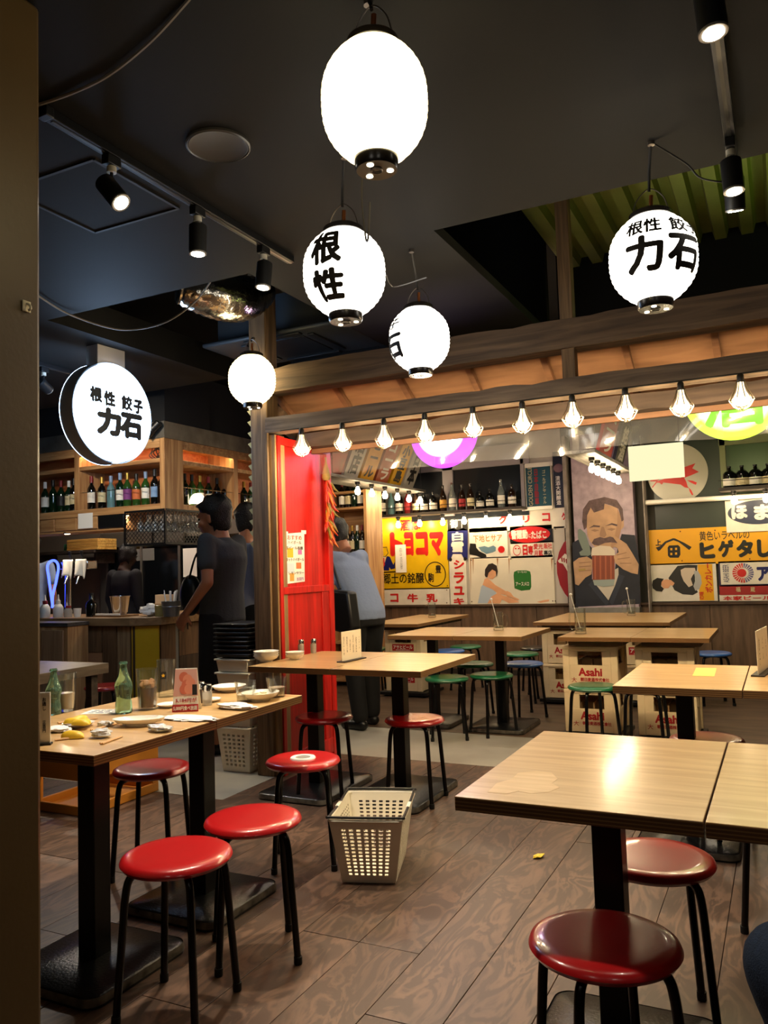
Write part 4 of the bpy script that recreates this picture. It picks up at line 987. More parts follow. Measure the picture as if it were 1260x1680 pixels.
P_([(190, 1160), (290, 1290), (276, 1312), (168, 1182)], mat('paint_lapel', '262C38', 0.5), 'lapel', 0.0015); P_([(352, 1120), (298, 1290), (314, 1308), (388, 1132)], mat('paint_lapel', '262C38', 0.5), 'lapel', 0.0015)
P_([(364, 800), (382, 780), (384, 830), (366, 850)], pF, 'ear', 0.001)
P_([(130, 800), (135, 725), (172, 672), (265, 650), (340, 668), (376, 722), (382, 790), (370, 800), (352, 722), (302, 700), (266, 690), (262, 725), (202, 745), (182, 714), (160, 762), (158, 835), (142, 850)], pH, 'hair', 0.002)
P_([(188, 930), (202, 905), (240, 893), (266, 900), (300, 890), (345, 905), (348, 930), (300, 925), (266, 930), (230, 945), (205, 942)], pH, 'mustache', 0.003)
P_([(170, 840), (200, 820), (240, 825), (236, 834), (200, 832)], pH, 'brow', 0.003); P_([(270, 826), (310, 808), (345, 818), (342, 828), (310, 820)], pH, 'brow', 0.003)
P_([(182, 852), (205, 845), (235, 852), (208, 862)], pF2, 'closed_eye', 0.003); P_([(280, 846), (308, 838), (336, 844), (310, 856)], pF2, 'closed_eye', 0.003)
P_([(248, 830), (262, 832), (278, 880), (266, 896), (240, 890), (236, 876)], pF2, 'nose', 0.0025)
P_([(186, 990), (190, 960), (240, 945), (300, 950), (328, 975), (330, 1010), (186, 1010)], mat('paint_foam', 'C8BCA8', 0.5), 'foam', 0.004)
P_([(190, 1005), (326, 1005), (328, 1150), (195, 1155)], mat('paint_beer', '7C3E26', 0.45), 'beer', 0.0045)
for a in (204, 236, 268, 300): P_([(a, 1008), (a + 9, 1008), (a + 10, 1150), (a + 1, 1150)], mat('paint_beer_light', 'A0583A', 0.45), 'facet', 0.005)
P_([(195, 1155), (328, 1150), (322, 1188), (262, 1196), (204, 1186)], mat('paint_glass', '8A9690', 0.45), 'mug_foot', 0.0045)
P_([(318, 950), (345, 930), (318, 895), (330, 888), (400, 935), (440, 1000), (474, 1060), (468, 1120), (430, 1112), (380, 1090), (330, 1050), (322, 1010), (352, 985), (345, 960)], pF, 'hand', 0.005)
P_([(76, 1045), (110, 1020), (160, 1012), (190, 1032), (192, 1070), (186, 1120), (150, 1140), (108, 1188), (88, 1180)], pF, 'hand', 0.005)
for y_ in (1048, 1072, 1098): P_([(110, y_), (184, y_ - 6), (184, y_), (112, y_ + 6)], pF2, 'finger_line', 0.006)
for a, b, c_, d in ((340, 1000, 400, 985), (345, 1025, 420, 1015), (360, 1050, 430, 1050)): P_([(a, b), (c_, d), (c_, d + 5), (a, b + 6)], pF2, 'finger_line', 0.006)
P_([(104, 850), (118, 842), (150, 870), (176, 950), (184, 1000), (160, 1010), (128, 960), (104, 900)], mat('paint_leaf', '6E7A70', 0.5), 'feather', 0.006); P_([(112, 986), (150, 960), (176, 980), (170, 1008), (120, 1006)], mat('paint_leaf', '6E7A70', 0.5), 'feather', 0.0055)
P_([(108, 1088), (150, 1084), (150, 1096), (108, 1100)], mat('paint_gold', '9A8448', 0.4), 'finger_ring', 0.007)
fin(s_)
s_ = thing('panel_frame', 'worn grey wooden frame and sill round the portrait', 'frame')
M_worn = mat('worn_frame', '8A8078', 0.7, nscale=8, namt=0.35)
wrect(926, 715, 934, 1005, YP - 0.02, M_worn, s_, 'left_stile', 0.16, 0.003); wrect(1049, 715, 1067, 1005, YP - 0.03, M_worn, s_, 'right_stile', 0.17, 0.003)
wrect(934, 997, 1050, 1012, YP - 0.03, mat('zinc_sill', '7C7870', 0.5, 0.3, nscale=10, namt=0.2), s_, 'sill', 0.17, 0.003); base(s_, AY(990, 1012, YP))

# ------------------------------------------------------------------ right bay of the sign wall
s_, Y = sign('green_board', 'dark green boarding behind the round emblem, right bay', 1066, 690, 1400, 876, mat('board_green', '27302A', 0.35), YW, 0.015, 'wall board'); fin(s_)
s_ = thing('emblem_disc', 'white round enamel disc with a red winged horse', 'sign')
wellipse(1111, 776, 50, 51, YW - 0.02, mat('enamel_greywhite2', 'B9B4A4', 0.25), s_, 'disc', 0.02, 56); Y = YW - 0.0215
k = 210 / 1260; ox, oy = 1050, 740; P_ = lambda pts, m, n, d=0: wpoly(pts, Y - d, m, s_, n, 0.0015, k, ox, oy)
P_([(160, 300), (250, 270), (330, 265), (435, 262), (455, 300), (470, 350), (505, 385), (525, 430), (512, 436), (490, 400), (480, 365), (440, 358), (400, 330), (300, 318), (230, 310), (215, 330), (190, 312), (165, 312), (125, 362), (118, 355)], eR, 'horse')
P_([(405, 265), (430, 160), (545, 120), (515, 170), (580, 205), (500, 240), (440, 262)], eR, 'wing'); P_([(462, 285), (520, 292), (560, 310), (550, 332), (530, 325), (490, 305)], eR, 'tail')
P_([(100, 300), (110, 230), (150, 190), (170, 230), (200, 270), (165, 300)], eR, 'horse_head'); base(s_, AY(1111, 826, YW))
s_ = thing('white_rail', 'white painted pipe rail crossing the right bay', 'rail'); a, b = AY(1059, 823, YW - 0.12), AY(1400, 806, YW - 0.12); zz = (a.z + b.z) / 2
MB().cyl((a.x, YW - 0.12, zz), (b.x, YW - 0.12, zz), 0.026, n=16).build('pipe', M_white, s_)
for x in (a.x + 0.05, b.x - 0.05): MB().cyl((x, YW - 0.12, zz), (x, YW, zz), 0.014, n=10).build('bracket', M_white, s_)
base(s_, ((a.x + b.x) / 2, YW - 0.12, zz))
wf2 = struct(wrect(1180, 690, 1400, 800, YW - 0.04, mat('window_green', '2E4A26', 0.25), None, 'window_2', 0.03))
M_ol = mat('olive_paint', '8A9068', 0.5)
for a, b, c_, d in ((1177, 690, 1194, 806), (1177, 700, 1400, 712)): wrect(a, b, c_, d, YW - 0.07, M_ol, wf2, 'window_frame', 0.03, 0.002)
s_ = thing('small_shelf', 'short dark shelf with a rail in the right bay', 'shelf'); a, b = AY(1180, 801, 8.62), AY(1330, 790, 8.62); z2 = AY(1220, 799, 8.62).z
box('board', M_dkwood, a.x, b.x, 8.52, 8.80, z2 - 0.035, z2, s_, 0.003); MB().tube([(a.x, 8.53, z2 + 0.07), (b.x, 8.53, z2 + 0.07)], 0.004, 6).build('rail', M_blk, s_); base(s_, ((a.x + b.x) / 2, 8.7, z2))
for i, px in enumerate((1196, 1217, 1239, 1260, 1282)):
    p = AY(px, 770, 8.64); bottle((p.x, 8.64, z2), 0.215, 0.062, 'squat', 'black', 'cream' if i % 2 else 'white', 'black', f'{ORD[i]} squat black bottle from the left on the right bay shelf', 'squat bottles on the right bay shelf', (0.10, 0.42))
for i, p in enumerate(((1204, 809), (1256, 806), (1305, 803))):
    q = AY(*p, 8.56); put_sb((q.x, 8.56, z2 - 0.036), f'{ORD[i]} bare bulb from the left under the right bay shelf', 'bulbs under the right bay shelf')
s_, Y = sign('oval_sign', 'white sign with a navy oval and white brush letters', 1189, 822, 1330, 868, eW, YW - 0.03)
wellipse(1245, 840, 52, 22, Y, mat('enamel_slate_navy', '2C3148', 0.4), s_, 'oval', 0.0015, 56); wtext('ほ', 1199, 829, 1227, 851, Y - 0.001, eW, s_, 0.07); wtext('ま', 1236, 828, 1266, 852, Y - 0.001, eW, s_, 0.07); wtext('れ', 1272, 828, 1296, 852, Y - 0.001, eW, s_, 0.07); fin(s_)
eY2 = mat('enamel_amber', 'E0A310', 0.3)
s_, Y = sign('soy_sign', 'wide amber enamel sign with bold black katakana', 1064, 870, 1340, 920, eY2)
k = 210 / 1260; ox, oy = 1050, 740; P_ = lambda pts, m, n, d=0: wpoly(pts, Y - d, m, s_, n, 0.0015, k, ox, oy)
P_([(155, 950), (200, 935), (245, 890), (325, 858), (345, 860), (440, 905), (508, 945), (485, 975), (440, 940), (380, 895), (330, 878), (260, 905), (200, 975), (180, 985)], eK, 'roof_mark')
P_([(285, 930), (375, 925), (395, 945), (398, 1020), (380, 1050), (295, 1050), (275, 1030), (272, 950)], eK, 'crest')
for q in ((298, 955), (345, 952), (298, 1002), (345, 998)): P_([(q[0], q[1]), (q[0] + 20, q[1]), (q[0] + 20, q[1] + 22), (q[0], q[1] + 22)], eY2, 'crest_square', 0.001)
wtext('上', 1075, 885, 1085, 895, Y, eK, s_, 0.05); wtext('黄色いラベルの', 1147, 872, 1230, 884, Y, eK, s_, 0.01)
for ch, a, b, c_, d in (('ヒ', 1147, 1174, 890, 916), ('ゲ', 1177, 1205, 886, 914), ('タ', 1207, 1237, 886, 914), ('し', 1241, 1268, 885, 914), ('ょ', 1274, 1292, 893, 913), ('う', 1296, 1318, 884, 912), ('ゆ', 1320, 1338, 884, 912)): wtext(ch, a, c_, b, d, Y, eK, s_, 0.09)
rivets(s_, Y, [(1116, 872), (1173, 870), (1230, 868), (1119, 920), (1230, 917)]); fin(s_)
s_, Y = sign('curry_sign', 'sideways poster sign of a woman holding a bowl', 1067, 925, 1178, 986, eW)
P_([(280, 1250), (330, 1180), (370, 1130), (470, 1120), (565, 1122), (560, 1180), (540, 1240), (545, 1340), (570, 1390), (520, 1418), (420, 1410), (340, 1370), (315, 1320)], mat('paint_charcoal', '22211F', 0.5), 'blouse')
P_([(400, 1170), (440, 1150), (540, 1150), (550, 1190), (520, 1220), (500, 1260), (520, 1320), (480, 1340), (430, 1280), (405, 1220)], mat('enamel_apron', 'C9B8A4', 0.4), 'apron', 0.001)
P_([(205, 1310), (215, 1275), (260, 1262), (305, 1270), (340, 1300), (325, 1325), (300, 1320), (280, 1350), (230, 1352)], eS, 'face', 0.001)
P_([(118, 1320), (125, 1275), (170, 1248), (235, 1258), (212, 1290), (208, 1330), (235, 1355), (215, 1385), (160, 1378), (125, 1350)], eK, 'hair', 0.002)
P_([(530, 1180), (570, 1180), (600, 1230), (608, 1300), (585, 1360), (545, 1375), (525, 1330), (545, 1270)], mat('enamel_bowl', 'A8A8A6', 0.35), 'bowl', 0.002)
wrect(1144.5, 926, 1172, 985, Y - 0.0005, eY2, s_, 'yellow_band', 0.0015); text('ボンカレー', AY(1162, 948, Y - 0.002), (0, 0, 1), (-1, 0, 0), 0.30, 0.07, eR, s_, 0.04); text('の味', AY(1151, 977, Y - 0.002), (0, 0, 1), (-1, 0, 0), 0.08, 0.05, eR, s_, 0.03)
fin(s_)
s_, Y = sign('beer_sign', 'white sign with a purple frame and a red and blue sunburst', 1178, 921, 1340, 960, mat('enamel_purple', '2E2446', 0.35))
wrect(1181, 924, 1336, 956.5, Y, eW, s_, 'field', 0.0015)
c = AY(1219, 940, Y - 0.001)
for i in range(24):
    a = 2 * PI * i / 24; a2 = a + 2 * PI / 48; r1, r2 = 0.05, 0.098; m_ = eR if math.cos(a) < 0.2 else mat('enamel_dusk', '5A5A86', 0.4)
    MB().prism([c + Vector((r1 * math.cos(a), 0, r1 * math.sin(a))), c + Vector((r2 * math.cos(a - 0.03), 0, r2 * math.sin(a - 0.03))), c + Vector((r2 * math.cos(a2 + 0.03), 0, r2 * math.sin(a2 + 0.03))), c + Vector((r1 * math.cos(a2), 0, r1 * math.sin(a2)))], (0, 0.001, 0)).build('ray', m_, s_, 0)
wellipse(1217, 940, 7.5, 7.5, Y - 0.001, eR, s_, 'sun'); text('ASAHI BEER', AY(1191, 941, Y - 0.001), (0, 0, 1), (-1, 0, 0), 0.18, 0.055, eN, s_, 0.0); wtext('ア', 1241, 930, 1264, 953, Y - 0.001, eN, s_, 0.07); wtext('サヒ', 1268, 930, 1320, 953, Y - 0.001, eN, s_, 0.07); fin(s_)
s_, Y = sign('red_strip', 'red strip with two gold characters under the sunburst sign', 1180, 960, 1340, 975, E_('brick', '9E2A2A')); wtext('福', 1207, 963, 1215, 971, Y, mat('enamel_gold', 'C9B98A', 0.4), s_, 0.02); wtext('蔵', 1231, 963, 1239, 971, Y, mat('enamel_gold', 'C9B98A', 0.4), s_, 0.02); fin(s_)
s_, Y = sign('lower_strip', 'white strip with cropped lettering at the bottom of the right bay', 1180, 976, 1340, 985, eW); wtext('本家ビール醸造', 1186, 978, 1300, 984, Y, eR, s_, 0.04); fin(s_)
# ------------------------------------------------------------------ inside the booth: round light signs, curtain, shelves with bulbs
def light_disc(name, label, c, R, th, face, rim, letters=None, lm=None):
    t = thing(name, label, 'light sign', (c[0], c[1], c[2]))
    n = 48; b = MB(); b.cyl((0, -th / 2, 0), (0, th / 2, 0), R, n=n, cap=False); b.build('drum', rim, t, 50)
    for s_ in (-1, 1):
        MB().xf(Matrix.Identity(4)).cyl((0, s_ * th / 2, 0), (0, s_ * (th / 2 + 0.012), 0), R * 0.985, R * 0.95, n).build('face', face, t, 40)
    return t
def bulged(name, label, c, R, depth, cc, rc, gy):
    """round lamp shade: bright middle, tinted rim"""
    t = thing(name, label, 'light sign', (c[0], c[1], c[2] - R), 0)
    b = MB().lathe([(R * math.sin(PI * i / 24), -math.cos(PI * i / 24) * R) for i in range(25)], 40, (0, 0, R), 1, depth)
    b.build('shade', rc, t, 80)
    MB().cyl((0, 0, 2 * R), (0, 0, 3.75 - c[2] + R), 0.006, n=8).build('stem', M_cord, t)
    MB().lathe([(0, 0.03), (0.05, 0.03), (0.06, 0), (0, 0)], 20, (0, 0, 2 * R)).build('cap', M_blkp, t)
    return t
def tint_glow(name, inner, outer, s_in, s_out, R, e0=0.45, e1=0.85):
    m = bpy.data.materials.new(name); m.use_nodes = True; nt = m.node_tree; nt.nodes.clear()
    o = nt.nodes.new('ShaderNodeOutputMaterial'); e = nt.nodes.new('ShaderNodeEmission'); tc = nt.nodes.new('ShaderNodeTexCoord')
    sp = nt.nodes.new('ShaderNodeVectorMath'); sp.operation = 'SUBTRACT'; sp.inputs[1].default_value = (0, 0, R)
    sq = nt.nodes.new('ShaderNodeVectorMath'); sq.operation = 'MULTIPLY'; sq.inputs[1].default_value = (1, 0, 1)
    ln = nt.nodes.new('ShaderNodeVectorMath'); ln.operation = 'LENGTH'; L = nt.links
    L.new(tc.outputs['Object'], sp.inputs[0]); L.new(sp.outputs[0], sq.inputs[0]); L.new(sq.outputs[0], ln.inputs[0])
    mr = nt.nodes.new('ShaderNodeMapRange'); mr.inputs['From Min'].default_value = R * e0; mr.inputs['From Max'].default_value = R * e1; L.new(ln.outputs['Value'], mr.inputs['Value'])
    rp = nt.nodes.new('ShaderNodeMix'); rp.data_type = 'RGBA'; a, b = lin(inner), lin(outer)
    rp.inputs['A'].default_value = tuple(v * s_in for v in a[:3]) + (1,); rp.inputs['B'].default_value = tuple(v * s_out for v in b[:3]) + (1,)
    L.new(mr.outputs['Result'], rp.inputs['Factor']); L.new(rp.outputs['Result'], e.inputs[0]); e.inputs[1].default_value = 1.0; L.new(e.outputs[0], o.inputs[0]); return m
# added pendant lamps, unseen behind the header, to brighten the booth
def pendant(label, x, y):
    t = thing('added_booth_pendant', label, 'lamp', (x, y, 2.62), 0, 'added pendant lamps inside the booth')
    MB().lathe([(0.02, 0.16), (0.03, 0.13), (0.10, 0.03), (0.125, 0.0), (0.12, 0.0), (0.095, 0.03), (0.025, 0.125)], 28).build('shade', M_blk, t, 60)
    MB().ell((0, 0, 0.055), (0.032, 0.032, 0.042), 16, 10).build('bulb', M_bulb, t); MB().cyl((0, 0, 0.16), (0, 0, 3.75 - 2.62), 0.004, n=6).build('cord', M_cord, t)
    lamp_light('SPOT', (0, 0, -0.002), ADDED_PEND, (1.0, 0.84, 0.62), t, 0.05, (0, 0, -1), 150, 0.5)
for i, (x, y) in enumerate(((-3.0, 6.3), (-1.75, 6.3), (-0.5, 6.3), (-2.9, 7.6), (-0.6, 7.6))): pendant(f'added unseen pendant lamp inside the booth, {("front left", "front middle", "front right", "rear left", "rear right")[i]}', x, y)
PRR, GRR = 0.272, 0.31
pc = AY(730, 768, 5.6)
bulged('purple_light_sign', 'round glowing sign with a violet rim behind the clear curtain', (pc.x, 5.6, pc.z + PRR), PRR, 0.35, None, tint_glow('violet_glow', 'FFE8FF', 'B848E8', 9, 1.3, PRR, 0.40, 0.72), None)
gc = AY(1208, 722, 5.6)
gs = bulged('green_light_sign', 'round glowing lime sign with letters behind the curtain at right', (gc.x, 5.6, gc.z + GRR), GRR, 0.35, None, tint_glow('lime_glow', 'FFFFB0', 'B4E03C', 8, 1.4, GRR, 0.40, 0.86), None)
gm_ = glow('lime_letters', '6FBF1E', 1.2)
text('酒', (0.0, -0.116, GRR - 0.06), (1, 0, 0), (0, 0, 1), 0.36, 0.36, gm_, gs, 0.04)
# clear vinyl curtain under the header: overlapping wavy sheets
M_vinyl = clear('clear_vinyl', 'F4F4F0', 0.10, 0.10, 0.05)
def vinyl(label, xa, xb, y, z0, z1, seed):
    r_ = random.Random(seed); a1, a2, p1, p2 = r_.uniform(5, 9), r_.uniform(11, 17), r_.uniform(0, 6), r_.uniform(0, 6)
    def f(u, v):
        x = xa + (xb - xa) * u; w = 0.012 * math.sin(a1 * x + p1) + 0.006 * math.sin(a2 * x + p2 + v * 2)
        return (x, y + w * (0.3 + v), z1 + (z0 - z1) * v + 0.012 * math.sin(2.1 * x + p2) * v)
    o = MB().grid(f, 60, 6).build('vinyl_curtain', M_vinyl, None, 80); return tag(o, label, 'curtain', 'clear vinyl strips under the header')
vinyl('clear vinyl strip under the header, at the red partition end', -2.78, -1.92, 4.64, 1.885, 2.045, 1)
vinyl('clear vinyl strip under the header, left of the middle', -1.94, -1.02, 4.65, 1.885, 2.045, 2)
vinyl('clear vinyl strip under the header, above the blank lit card', -1.06, -0.25, 4.64, 1.885, 2.045, 3)
vinyl('clear vinyl strip under the header, at the right edge', -0.28, 0.9, 4.65, 1.885, 2.045, 4)
# blank paper card in the opening, the bulb light on it given as glow
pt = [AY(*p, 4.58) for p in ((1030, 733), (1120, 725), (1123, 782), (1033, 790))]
t = thing('glow_paper_card', 'blank cream paper card with painted glow hanging below the curtain', 'light box')  # a plain paper card, not a light box; bulb light on it given as glow
MB().prism(pt, (0, 0.02, 0)).build('panel', glow('card_painted_glow', 'FFF6C4', 0.52), t, 0)
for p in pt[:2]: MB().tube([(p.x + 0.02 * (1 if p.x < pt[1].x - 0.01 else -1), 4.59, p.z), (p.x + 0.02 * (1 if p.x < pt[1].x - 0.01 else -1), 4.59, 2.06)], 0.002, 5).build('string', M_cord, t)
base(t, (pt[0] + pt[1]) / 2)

# projecting shelves that carry leaning sign boards and a row of bulbs
def proj_shelf(label, x, y0, y1, z, w=0.30):
    t = thing('hanging_shelf', label, 'shelf', (x, y0, z))
    MB().box(-w / 2, w / 2, 0, y1 - y0, 0, 0.03).build('board', wood('grey_shelf', '5A5650', '8A857C', 0.6, (9, 1, 9), 3), t, 30, 0.003)
    for yy in (0.1, y1 - y0 - 0.1):
        for s_ in (-1, 1): MB().cyl((s_ * (w / 2 - 0.02), yy, 0.03), (s_ * (w / 2 - 0.02), yy, 3.75 - z), 0.004, n=6).build('hanger_rod', M_blk, t)
    return t
XS = -3.85
proj_shelf('grey shelf of leaning sign boards hanging at left in the booth', XS - 0.06, 6.45, 8.72, 2.125, 0.34)
for i in range(6):
    y = 7.10 + i * 0.31; put_sb((XS + 0.06, y, 2.124), f'{ORD[i]} bare bulb from the front under the left hanging shelf', 'bulbs under the left hanging shelf')
brd = [('6E2A22', '', None), ('B9B2A6', '酒店', '1C1A18'), ('D79A16', 'ビール', '1C1A18'), ('A5502C', 'コーラ', 'D9D2C6'), ('D9A31A', '小豆島', '1C1A18'), ('C9C4BA', '日本', '1C1A18')]
dsc = ['plain dark red', 'white with black brush letters', 'amber', 'rust orange with white letters', 'yellow with black letters', 'white with heavy black letters']
def lean_board(name, label, x, y, z, w, h, m, chars, lm, tilt=22, group=None):
    """board facing the room's right side, top leaning outwards"""
    t = thing(name, label, 'sign', (x, y, z + 0.013)); 
    a = rad(tilt); up = Vector((math.sin(a), 0, math.cos(a))); nrm = Vector((math.cos(a), 0, -math.sin(a))); al = Vector((0, 1, 0))
    P = [al * (-w / 2), al * (w / 2), al * (w / 2) + up * h, al * (-w / 2) + up * h]
    MB().prism(P, nrm * -0.03).build('board', m, t, 0)
    box('foot', M_dkwood, -0.06, 0.0, -w / 2, w / 2, -0.0125, 0.0, t)
    if chars: text(chars, up * (h / 2) + nrm * 0.002, al, up, w * 0.66, h * 0.84, lm, t, 0.05, True)
    if group: t['group'] = group
for i, ((c1, ch, c2), ds) in enumerate(zip(brd, dsc)):
    y = 6.75 + i * 0.345
    lean_board('leaning_board', f'leaning sign board on the left hanging shelf, {ds}', XS - 0.02, y, 2.156, 0.29, 0.52, mat('board_' + c1, c1, 0.4), ch, mat('ink_' + (c2 or 'x'), c2 or '000000', 0.5), 24, 'leaning boards on the left hanging shelf')
XC = -1.47
proj_shelf('grey shelf hanging in front of the portrait', XC, 6.70, 8.55, 2.15, 0.26)
for i in range(6): put_sb((XC + 0.03, 7.02 + i * 0.25, 2.149), f'{ORD[i]} bare bulb from the front under the shelf before the portrait', 'bulbs under the shelf before the portrait')
lean_board('leaning_board', 'red and white leaning sign board on the shelf before the portrait', XC + 0.08, 7.35, 2.181, 0.55, 0.45, mat('board_cola_red', 'B2221E', 0.35), 'コーラ', M_white, 16)
lean_board('leaning_board', 'black leaning sign board at the back of the portrait shelf', XC + 0.08, 8.05, 2.181, 0.42, 0.40, eK, '銘酒', M_white, 16)

# ------------------------------------------------------------------ wooden bottle rack at the booth's left end
rk = thing('bottle_rack', 'tall wooden rack of wine bottles behind the stooping man', 'shelf')
rx0, rx1, ry0, ry1 = AY(536, 900, 7.6).x, AY(603, 900, 7.6).x, 7.6, 7.95
box('back', M_bargrain, rx0, rx1, ry1, ry1 + 0.02, 0, 2.1, rk)
for x in (rx0, rx1 - 0.035): box('side', M_bargrain_v, x, x + 0.035, ry0, ry1, 0, 2.1, rk, 0.002)
zr = [0.05, 0.45, AY(570, 990, 7.6).z, AY(570, 911, 7.6).z, AY(570, 836, 7.6).z, 2.07]
for z in zr: box('shelf', M_bargrain, rx0 + 0.035, rx1 - 0.035, ry0, ry1, z, z + 0.025, rk, 0.002)
base(rk, ((rx0 + rx1) / 2, 7.75, 0))
bi = 0
for zi, cnt in ((3, 5), (4, 4)):
    for i in range(cnt):
        x = rx0 + 0.12 + (rx1 - rx0 - 0.2) * (i + 0.3) / cnt
        bottle((x, 7.72, zr[zi] + 0.025), 0.30, 0.036, 'wine', ('green', 'brown', 'black')[(i + zi) % 3], ('white', 'cream', None, 'white')[(i + zi) % 4], ('red', 'black', 'gold', 'white')[i % 4],
               f'{ORD[i]} wine bottle from the left on the {"middle" if zi == 3 else "upper"} shelf of the booth rack', 'wine bottles in the booth rack'); bi += 1

# string of dried chillies on the red partition
M_ch = [mat('chilli_red', 'B5301C', 0.35), mat('chilli_orange', 'C8661E', 0.4), mat('chilli_olive', '7A6A2A', 0.5)]
cs = thing('chilli_string', 'string of dried red and orange chillies on the red partition edge', 'chillies')
cx_, cy_, cz_ = -2.768, AX(536, 820, -2.768).y, 2.02
MB().tube(bez([(cx_, cy_, cz_), (cx_, cy_ + 0.008, cz_ - 0.12), (cx_ + 0.005, cy_, cz_ - 0.3), (cx_, cy_, cz_ - 0.52)]), 0.007, 6).build('straw_rope', mat('straw', '9A8148', 0.8), cs)
MB().lathe([(0.006, 0), (0.02, -0.05), (0.032, -0.11), (0.02, -0.13)], 12, (cx_, cy_, cz_ - 0.03)).build('straw_bundle', mat('straw', '9A8148', 0.8), cs)
r_ = random.Random(4)
for i in range(46):
    z = cz_ - 0.13 - 0.38 * (i / 46) - r_.uniform(0, 0.03); a = r_.uniform(0, 2 * PI); ln = r_.uniform(0.08, 0.13)
    d = Vector((math.cos(a), math.sin(a), 0)) * r_.uniform(0.02, 0.05); d.x = abs(d.x) * 0.8 + 0.006
    p = Vector((cx_, cy_, z)); q1 = p + d * 0.8 + Vector((0, 0, -ln * 0.4)); q2 = p + d * 1.2 + Vector((0, 0, -ln * 0.75)); q3 = p + d * r_.uniform(1.2, 2.0) + Vector((0, 0, -ln))
    MB().tube([p, q1, q2, q3], [0.006, 0.011, 0.009, 0.0015], 6).build('chilli', M_ch[0 if r_.random() < 0.62 else r_.choice((1, 2))], cs, 60)
base(cs, (cx_, cy_, cz_ - 0.55))
# menu poster taped to the partition
ps = thing('menu_poster', 'white taped menu poster with yellow beer pictures on the red partition', 'poster')
xq = XR + 0.004
def xp(px, py): return AX(px, py, xq)
A, B, D, F_ = xp(466, 876), xp(499, 873), xp(500, 954), xp(470, 958)
MB().prism([A, B, D, F_], (-0.002, 0, 0)).build('sheet', M_paper, ps, 0)
def ptext(s__, px, py, w, h, m, bold=0.02): text(s__, xp(px, py) + Vector((0.001, 0, 0)), (0, 1, 0), (0, 0, 1), w, h, m, ps, bold)
pk, pr2 = mat('print_brown', '5A4A38', 0.8), mat('print_red', 'C84A34', 0.8)
ptext('おすすめ', 483, 882, 0.17, 0.03, pr2); ptext('ハイボール', 483, 890, 0.16, 0.022, pk); ptext('生ビール各種', 483, 899, 0.20, 0.022, pk); ptext('ホットハイボール', 484, 918, 0.21, 0.022, pk); ptext('レモンサワー', 486, 940, 0.18, 0.018, pk); ptext('五百円', 492, 950, 0.08, 0.02, mat('print_purple', '9A4A9A', 0.8))
for (px, py), w, h, c in (((476, 907), 0.07, 0.06, 'E2B32E'), ((492, 906), 0.045, 0.03, 'B86AA8'), ((490, 928), 0.06, 0.04, 'E07A4A'), ((477, 932), 0.08, 0.06, 'C9D6DE'), ((479, 947), 0.05, 0.05, 'D8A04A')):
    c0 = xp(px, py) + Vector((0.0008, 0, 0)); MB().prism([c0 + Vector((0, -w / 2, -h / 2)), c0 + Vector((0, w / 2, -h / 2)), c0 + Vector((0, w / 2, h / 2)), c0 + Vector((0, -w / 2, h / 2))], (-0.0005, 0, 0)).build('picture', mat('print_' + c, c, 0.8), ps, 0)
for px, py in ((468, 875), (498, 873)):
    c0 = xp(px, py) + Vector((0.0012, 0, 0)); MB().prism([c0 + Vector((0, -0.03, -0.012)), c0 + Vector((0, 0.03, -0.012)), c0 + Vector((0, 0.03, 0.012)), c0 + Vector((0, -0.03, 0.012))], (-0.0005, 0, 0)).build('tape', mat('tape', 'F0ECE0', 0.5), ps, 0)
base(ps, (A + B) / 2)
# zigzag paper edging down the timber post
zg = thing('zigzag_edging', 'cream zigzag paper edging hanging down the side of the timber post', 'decoration')
zt_, zb_ = AY(411, 652, 4.19).z, AY(418, 905, 4.19).z; n = 14
for i in range(n):
    za = zt_ - (zt_ - zb_) * i / n; zc = zt_ - (zt_ - zb_) * (i + 1) / n
    MB().prism([(PX0 - 0.001, 4.20, za), (PX0 - 0.045, 4.20, za - 0.015), (PX0 - 0.001, 4.20, zc + 0.004)], (0, 0.004, 0)).build('paper_tooth', mat('old_paper', 'C9B77E', 0.8), zg, 0)
base(zg, (PX0, 4.2, zb_))
# ------------------------------------------------------------------ bar: overhead bottle shelf
BX, BY = -4.57, 5.16
zb = dict(f1=2.535, f0=2.395, u=2.215, l1=1.848, l0=1.785)
bs = thing('bar_overhead_shelf', 'L-shaped wooden overhead bottle shelf with a steel fascia above the bar', 'shelf')
D_ = 0.30
box('soffit', M_black, -6.8, BX, BY + 0.01, BY + 0.6, 2.537, 3.0, bs); box('soffit', M_black, BX - 0.6, BX - 0.01, BY + 0.6, 6.88, 2.537, 3.0, bs)
M_fas = mat('fascia_steel', '9C968C', 0.38, 0.85, nscale=7, namt=0.25)
box('fascia', M_fas, -6.8, BX, BY - 0.012, BY, zb['f0'], zb['f1'], bs); box('fascia', M_fas, BX, BX + 0.012, BY - 0.012, 6.88, zb['f0'], zb['f1'], bs)
M_redply = wood('shelf_back_plywood', 'A85A30', 'C27848', 0.5, (1, 6, 6), 2.5, 1.0, bands=14, bump=0.03)
box('back', M_redply, -6.8, BX - D_, BY + D_, BY + D_ + 0.02, 1.80, 2.40, bs); box('back', M_redply, BX - D_ - 0.02, BX - D_, BY + D_, 6.88, 1.80, 2.40, bs)
for z0, z1 in ((zb['l0'], zb['l1']), (zb['u'] - 0.02, zb['u'] + 0.015), (zb['f0'] - 0.03, zb['f0'])):
    box('shelf_board', M_bargrain, -6.8, BX, BY, BY + D_, z0, z1, bs, 0.003); box('shelf_board', M_bargrain, BX - D_, BX, BY + D_, 6.88, z0, z1, bs, 0.003)
box('corner_post', M_bargrain_v, BX - 0.05, BX + 0.004, BY - 0.004, BY + 0.23, zb['l0'], zb['f0'], bs, 0.003)
